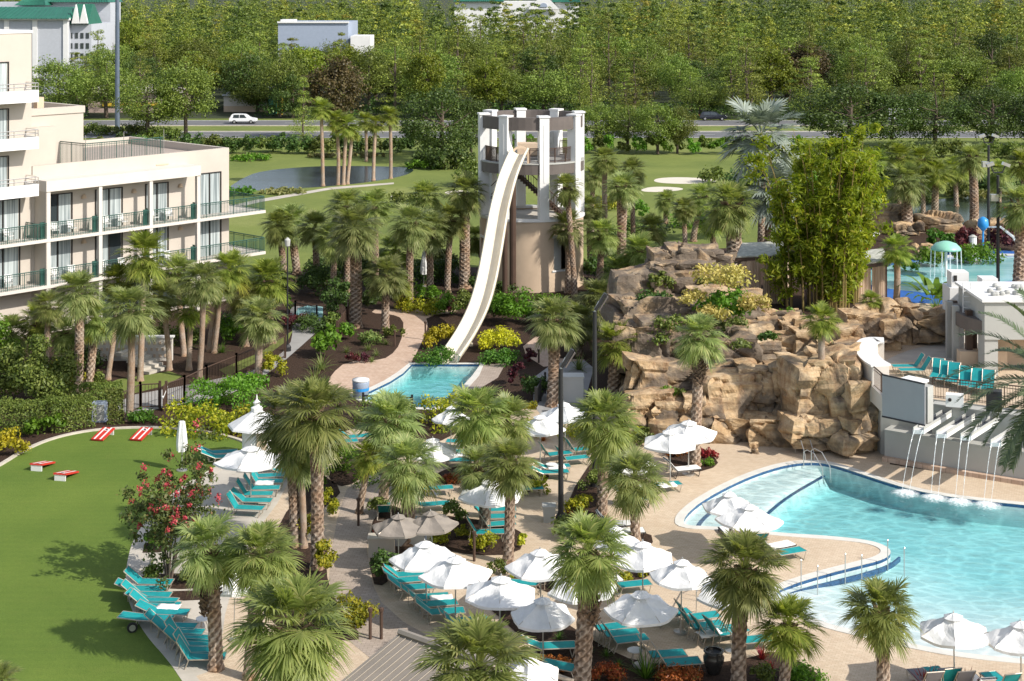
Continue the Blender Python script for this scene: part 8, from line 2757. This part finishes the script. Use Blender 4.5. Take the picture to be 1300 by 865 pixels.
e = empty('green_roofed_hotel', D(60, 160, 350)); e.location.z = 0; T = Matrix.Translation(-e.location)
tag(e, 'far pale hotel with green metal roofs in the top left corner', 'building')
farbox(e, T, 'wall', -60, 85, 24, 160, 350, 26, M['palewall'], 0)
for x in (8, 44, 83): farbox(e, T, 'wall_pier', x - 3, x + 3, 24, 160, 349.7, .6, M['white'], 0)
farbox(e, T, 'cornice', -60, 88, 23, 26, 349.2, 1, M['white'])
def hiproof(nm, px0, px1, ytop, ybot, d, dep, inset):
    s = d / F
    x0, x1 = (px0 - CX) * s, (px1 - CX) * s; zb, zt_ = hz(ybot, d), hz(ytop, d); i_ = inset * s
    mb = MB(); vs = [(x0, d, zb), (x1, d, zb), (x1, d + dep, zb), (x0, d + dep, zb), (x0 + i_, d + dep * .45, zt_), (x1 - i_, d + dep * .45, zt_), (x1 - i_, d + dep * .55, zt_), (x0 + i_, d + dep * .55, zt_)]
    mb.add(vs, [(0, 1, 5, 4), (1, 2, 6, 5), (2, 3, 7, 6), (3, 0, 4, 7), (4, 5, 6, 7), (3, 2, 1, 0)])
    for k in range(24):
        t = (k + .5) / 24; a_ = Vector(vs[0]).lerp(Vector(vs[1]), t); b_ = Vector(vs[4]).lerp(Vector(vs[5]), t); mb.tube([a_ + Vector((0, -.02, .05)), b_ + Vector((0, -.02, .05))], .09, 4)
    o = mb.build(nm, M['roofgreen']); o.data.transform(T); o.parent = e
hiproof('roof', -64, 87, 10, 24, 348.5, 24, 12)
hiproof('roof', 18, 58, -8, 7, 372, 14, 12)
farbox(e, T, 'wall', -60, 140, 3, 30, 378, 10, M['palewall'])
hiproof('roof', 60, 138, -12, 3, 376, 14, 14)
hiproof('roof', 86, 112, 6, 31, 352, 12, 2)
farbox(e, T, 'wall', 86, 116, 31, 160, 353, 22, M['palewall'], 0)
for dx in (96, 106):
    s = 351.5 / F; x = (dx - CX) * s; mb = MB(); mb.add([(x - .9, 351.4, hz(30, 351.4)), (x + .9, 351.4, hz(30, 351.4)), (x, 351.4, hz(6, 351.4)), (x - .9, 352.4, hz(30, 351.4)), (x + .9, 352.4, hz(30, 351.4)), (x, 352.4, hz(6, 351.4))], [(0, 1, 2), (5, 4, 3), (0, 3, 4, 1), (1, 4, 5, 2), (2, 5, 3, 0)]); o = mb.build('gable', M['white']); o.data.transform(T); o.parent = e
for r_ in range(3):
    for c_ in range(4):
        farbox(e, T, 'window', 88 + c_ * 7, 92 + c_ * 7, 42 + r_ * 13, 49 + r_ * 13, 352.9, .2, M['glass'])
e = empty('warehouse', D(397, 150, 352)); e.location.z = 0; T = Matrix.Translation(-e.location); tag(e, 'plain blue grey flat roofed warehouse standing above the trees', 'building')
farbox(e, T, 'wall', 353, 442, 29, 150, 352, 22, M['bluegrey'], 0)
farbox(e, T, 'parapet', 352, 443, 27.5, 29.5, 351.6, .6, M['white'])
farbox(e, T, 'roof_unit', 356, 374, 25, 28, 358, 4, M['white'])
farbox(e, T, 'annex', 445, 470, 46, 120, 350, 10, M['white'], 0)
e = empty('green_roofed_house', D(660, 60, 640)); e.location.z = 0; T = Matrix.Translation(-e.location); tag(e, 'far white building with green roof and arched gable above the forest', 'building')
farbox(e, T, 'wall', 577, 735, 2, 40, 640, 20, M['white'], 0)
hiproof('roof', 575, 640, -10, 2, 638, 20, 14); hiproof('roof', 700, 738, -10, 3, 638, 20, 10)
s = 637 / F; x = (690 - CX) * s
mb = MB(); mb.add([(x - 6.5, 637, hz(12, 637)), (x + 6.5, 637, hz(12, 637)), (x, 637, hz(-8, 637)), (x - 6.5, 639, hz(12, 637)), (x + 6.5, 639, hz(12, 637)), (x, 639, hz(-8, 637))], [(0, 1, 2), (5, 4, 3), (0, 3, 4, 1), (1, 4, 5, 2), (2, 5, 3, 0)]); o = mb.build('gable', M['white']); o.data.transform(T); o.parent = e
mb = MB(); mb.prism([(math.cos(PI * k / 10) * 1.6, math.sin(PI * k / 10) * 1.6) for k in range(11)], 0, .3); o = mb.build('arched_window', M['bluegrey']); o.data.transform(T @ Matrix.Translation((x, 636.9, hz(9, 637))) @ Matrix.Rotation(R(90), 4, 'X')); o.parent = e
e = empty('roadside_shop', D(155, 150, 300)); e.location.z = 0; T = Matrix.Translation(-e.location); tag(e, 'low pinkish roadside building with a yellow band behind the trees', 'building')
M['pinkwall'] = plain('pinkish_wall', (.4, .31, .28), .8); M['yellow'] = plain('yellow_band', (.6, .4, .05), .6)
farbox(e, T, 'wall', 112, 232, 118, 150, 300, 14, M['pinkwall'], 0); farbox(e, T, 'band', 130, 200, 131, 135, 299.7, .28, M['yellow']); farbox(e, T, 'roof', 110, 234, 114, 118, 299.2, 16, M['concrete'])
e = empty('roadside_shop', D(312, 150, 302)); e.location.z = 0; T = Matrix.Translation(-e.location); tag(e, 'low pale roadside building with brown base behind the white car', 'building')
farbox(e, T, 'wall', 284, 345, 122, 150, 302, 12, M['stucco_white'], 0); farbox(e, T, 'base', 284, 345, 135, 150, 301.7, .28, M['tan'], 0); farbox(e, T, 'roof', 282, 347, 120, 122, 301.2, 13, M['palewall'])
for i, (px, py, mt, lb) in enumerate([(352, 136, 'roofgreen', 'small green and yellow hut behind the trees right of the white car')]):
    e = empty('hut', D(352, 150, 296)); e.location.z = 0; T = Matrix.Translation(-e.location); tag(e, lb, 'hut')
    farbox(e, T, 'wall', 341, 349, 122, 150, 296, 3, M['roofgreen'], 0); farbox(e, T, 'post', 352, 358, 114, 150, 295.5, 1, M['yellow'], 0); farbox(e, T, 'roof', 339, 360, 112, 114, 295, 4, M['white'])


# ------------------------------------------------------------------ cars
def car(name, px, py, length, h, paint, label, suv=True, flip=1):
    g = G(px, py, .06)
    e = empty(name, (g.x, g.y, .06)); e.scale = (flip, 1, 1); tag(e, label, 'car')
    L, W = length, 1.85
    if suv: prof = [(-.5, .45), (-.5, .95), (-.47, 1.05), (-.41, h * .96), (-.34, h), (.02, h * .99), (.13, h * .9), (.24, 1.08), (.44, .95), (.495, .8), (.5, .45)]
    else: prof = [(-.5, .45), (-.5, .9), (-.42, .98), (-.3, h * .95), (-.18, h), (.02, h * .98), (.2, 1.0), (.43, .88), (.495, .72), (.5, .45)]
    prof = smooth_line(prof, 1)
    vs, fs = [], []
    n = len(prof)
    for sy, tuck in ((-1, 1), (1, 1)):
        for x, z in prof:
            yy = W / 2 * (1 - .16 * max(0, (z - .95) / (h - .95)))
            vs.append((x * L, sy * yy, z))
    for i in range(n - 1): fs.append((i, i + 1, n + i + 1, n + i))
    fs.append((n - 1, 0, n, 2 * n - 1)); fs.append(tuple(range(n - 1, -1, -1))); fs.append(tuple(range(n, 2 * n)))
    mesh_obj('body', vs, fs, paint, e)
    for sy in (-1, 1):
        mb = MB(); top = h * .93; bt = 1.05
        for x0, x1, x2, x3 in ((-.36, -.13, -.34, -.13), (-.11, .15, -.11, .05)):
            y0, y1 = sy * (W / 2 * .985 + .012), sy * (W / 2 * .86 + .012)
            q = [(x0 * L, y0, bt), (x1 * L, y0, bt), (x3 * L, y1, top), (x2 * L, y1, top)]
            mb.add(q, [(0, 1, 2, 3) if sy < 0 else (3, 2, 1, 0)])
        mb.build('side_window', M['glass'], e)
        for x in (-.31, .31):
            mb = MB(); mb.lathe([(.2, -.12), (.33, -.1), (.34, .1), (.2, .12)], 18); o = mb.build('wheel', M['tyre'], e); o.rotation_euler = (R(90), 0, 0); o.location = (x * L, sy * (W / 2 - .08), .34)
            mb = MB(); mb.lathe([(.2, -.005), (.18, .03), (.02, .05)], 14); r_ = mb.build('rim', M['steel'], o); r_.location = (0, 0, .12 if sy < 0 else -.16)
        mb = MB(); mb.box((.485 * L, sy * W * .36, .78), (.12, .35, .16)); mb.build('headlight', M['white'], e)
        mb = MB(); mb.box((-.497 * L, sy * W * .4, .95), (.06, .25, .22)); mb.build('tail_light', M['red'], e)
    mb = MB(); mb.box((0, 0, .38), (L * .96, W * .94, .22)); mb.build('sill', M['tyre'], e)
    return e


car('parked_car', 309, 157, 4.7, 1.72, M['car_white'], 'white estate car driving on the road at the left')
car('parked_car', 905, 153, 4.9, 1.62, M['car_dark'], 'dark blue car driving on the road right of the tower')
e = empty('van', G(1146, 157, .06)); tag(e, 'white van half hidden between the dark trees at the right', 'van')
mb = MB(); mb.box((0, 0, 1.55), (5.2, 2.0, 2.1)); mb.box((2.9, 0, 1.1), (.9, 1.95, 1.2), taper=.8); mb.build('body', M['car_white'], e)
mb = MB(); mb.box((2.95, 0, 1.45), (.86, 1.97, .4), taper=.85); mb.build('windscreen', M['glass'], e)
for x in (-1.6, 2.3):
    for sy in (-1, 1):
        mb = MB(); mb.lathe([(.2, -.12), (.36, -.1), (.36, .1), (.2, .12)], 16); o = mb.build('wheel', M['tyre'], e); o.rotation_euler = (R(90), 0, 0); o.location = (x, sy * .93, .36)
# ------------------------------------------------------------------ camera, light, sky
cam = bpy.data.cameras.new('camera')
cam.sensor_width = 36.0
cam.lens = F / 1300 * 36.0
cam.shift_x = 0.0
cam.shift_y = -(432.5 - YH) / 1300
cam.clip_start = .5
cam.clip_end = 6000
co = link(bpy.data.objects.new('camera', cam))
co.location = (0, 0, H)
co.rotation_euler = (R(90), 0, 0)
sc.camera = co

SUN_EL, SUN_AZ = R(38), R(31)     # sun from the right and a little from the viewer's side
S = Vector((math.cos(SUN_EL) * math.cos(SUN_AZ), -math.cos(SUN_EL) * math.sin(SUN_AZ), math.sin(SUN_EL)))
sun = bpy.data.lights.new('sun', 'SUN')
sun.energy = 4.15
sun.angle = R(.5)
sun.color = (1.0, .94, .85)
so = link(bpy.data.objects.new('sun', sun))
so.rotation_euler = S.to_track_quat('Z', 'Y').to_euler()
w = bpy.data.worlds.new('World')
sc.world = w
w.use_nodes = True
nt = w.node_tree
bg = nt.nodes['Background']
sky = nt.nodes.new('ShaderNodeTexSky')
sky.sky_type = 'NISHITA'
sky.sun_disc = False
sky.sun_elevation = SUN_EL
sky.sun_rotation = math.atan2(S.x, S.y)
sky.altitude = 10
sky.air_density = 1.0
sky.dust_density = 1.2
sky.ozone_density = 1.0
hs = nt.nodes.new('ShaderNodeHueSaturation')
hs.inputs['Saturation'].default_value = .6
nt.links.new(sky.outputs['Color'], hs.inputs['Color'])
nt.links.new(hs.outputs['Color'], bg.inputs['Color'])
bg.inputs['Strength'].default_value = .15
sc.view_settings.view_transform = 'Standard'
sc.view_settings.look = 'None'
sc.view_settings.exposure = .42
sc.view_settings.gamma = 1.0
sc.view_settings.use_curve_mapping = False
cy = sc.cycles
cy.max_bounces = 6
cy.diffuse_bounces = 3
cy.glossy_bounces = 3
cy.transmission_bounces = 4
cy.transparent_max_bounces = 12
cy.volume_bounces = 0
cy.caustics_reflective = False
cy.caustics_refractive = False
cy.use_denoising = True
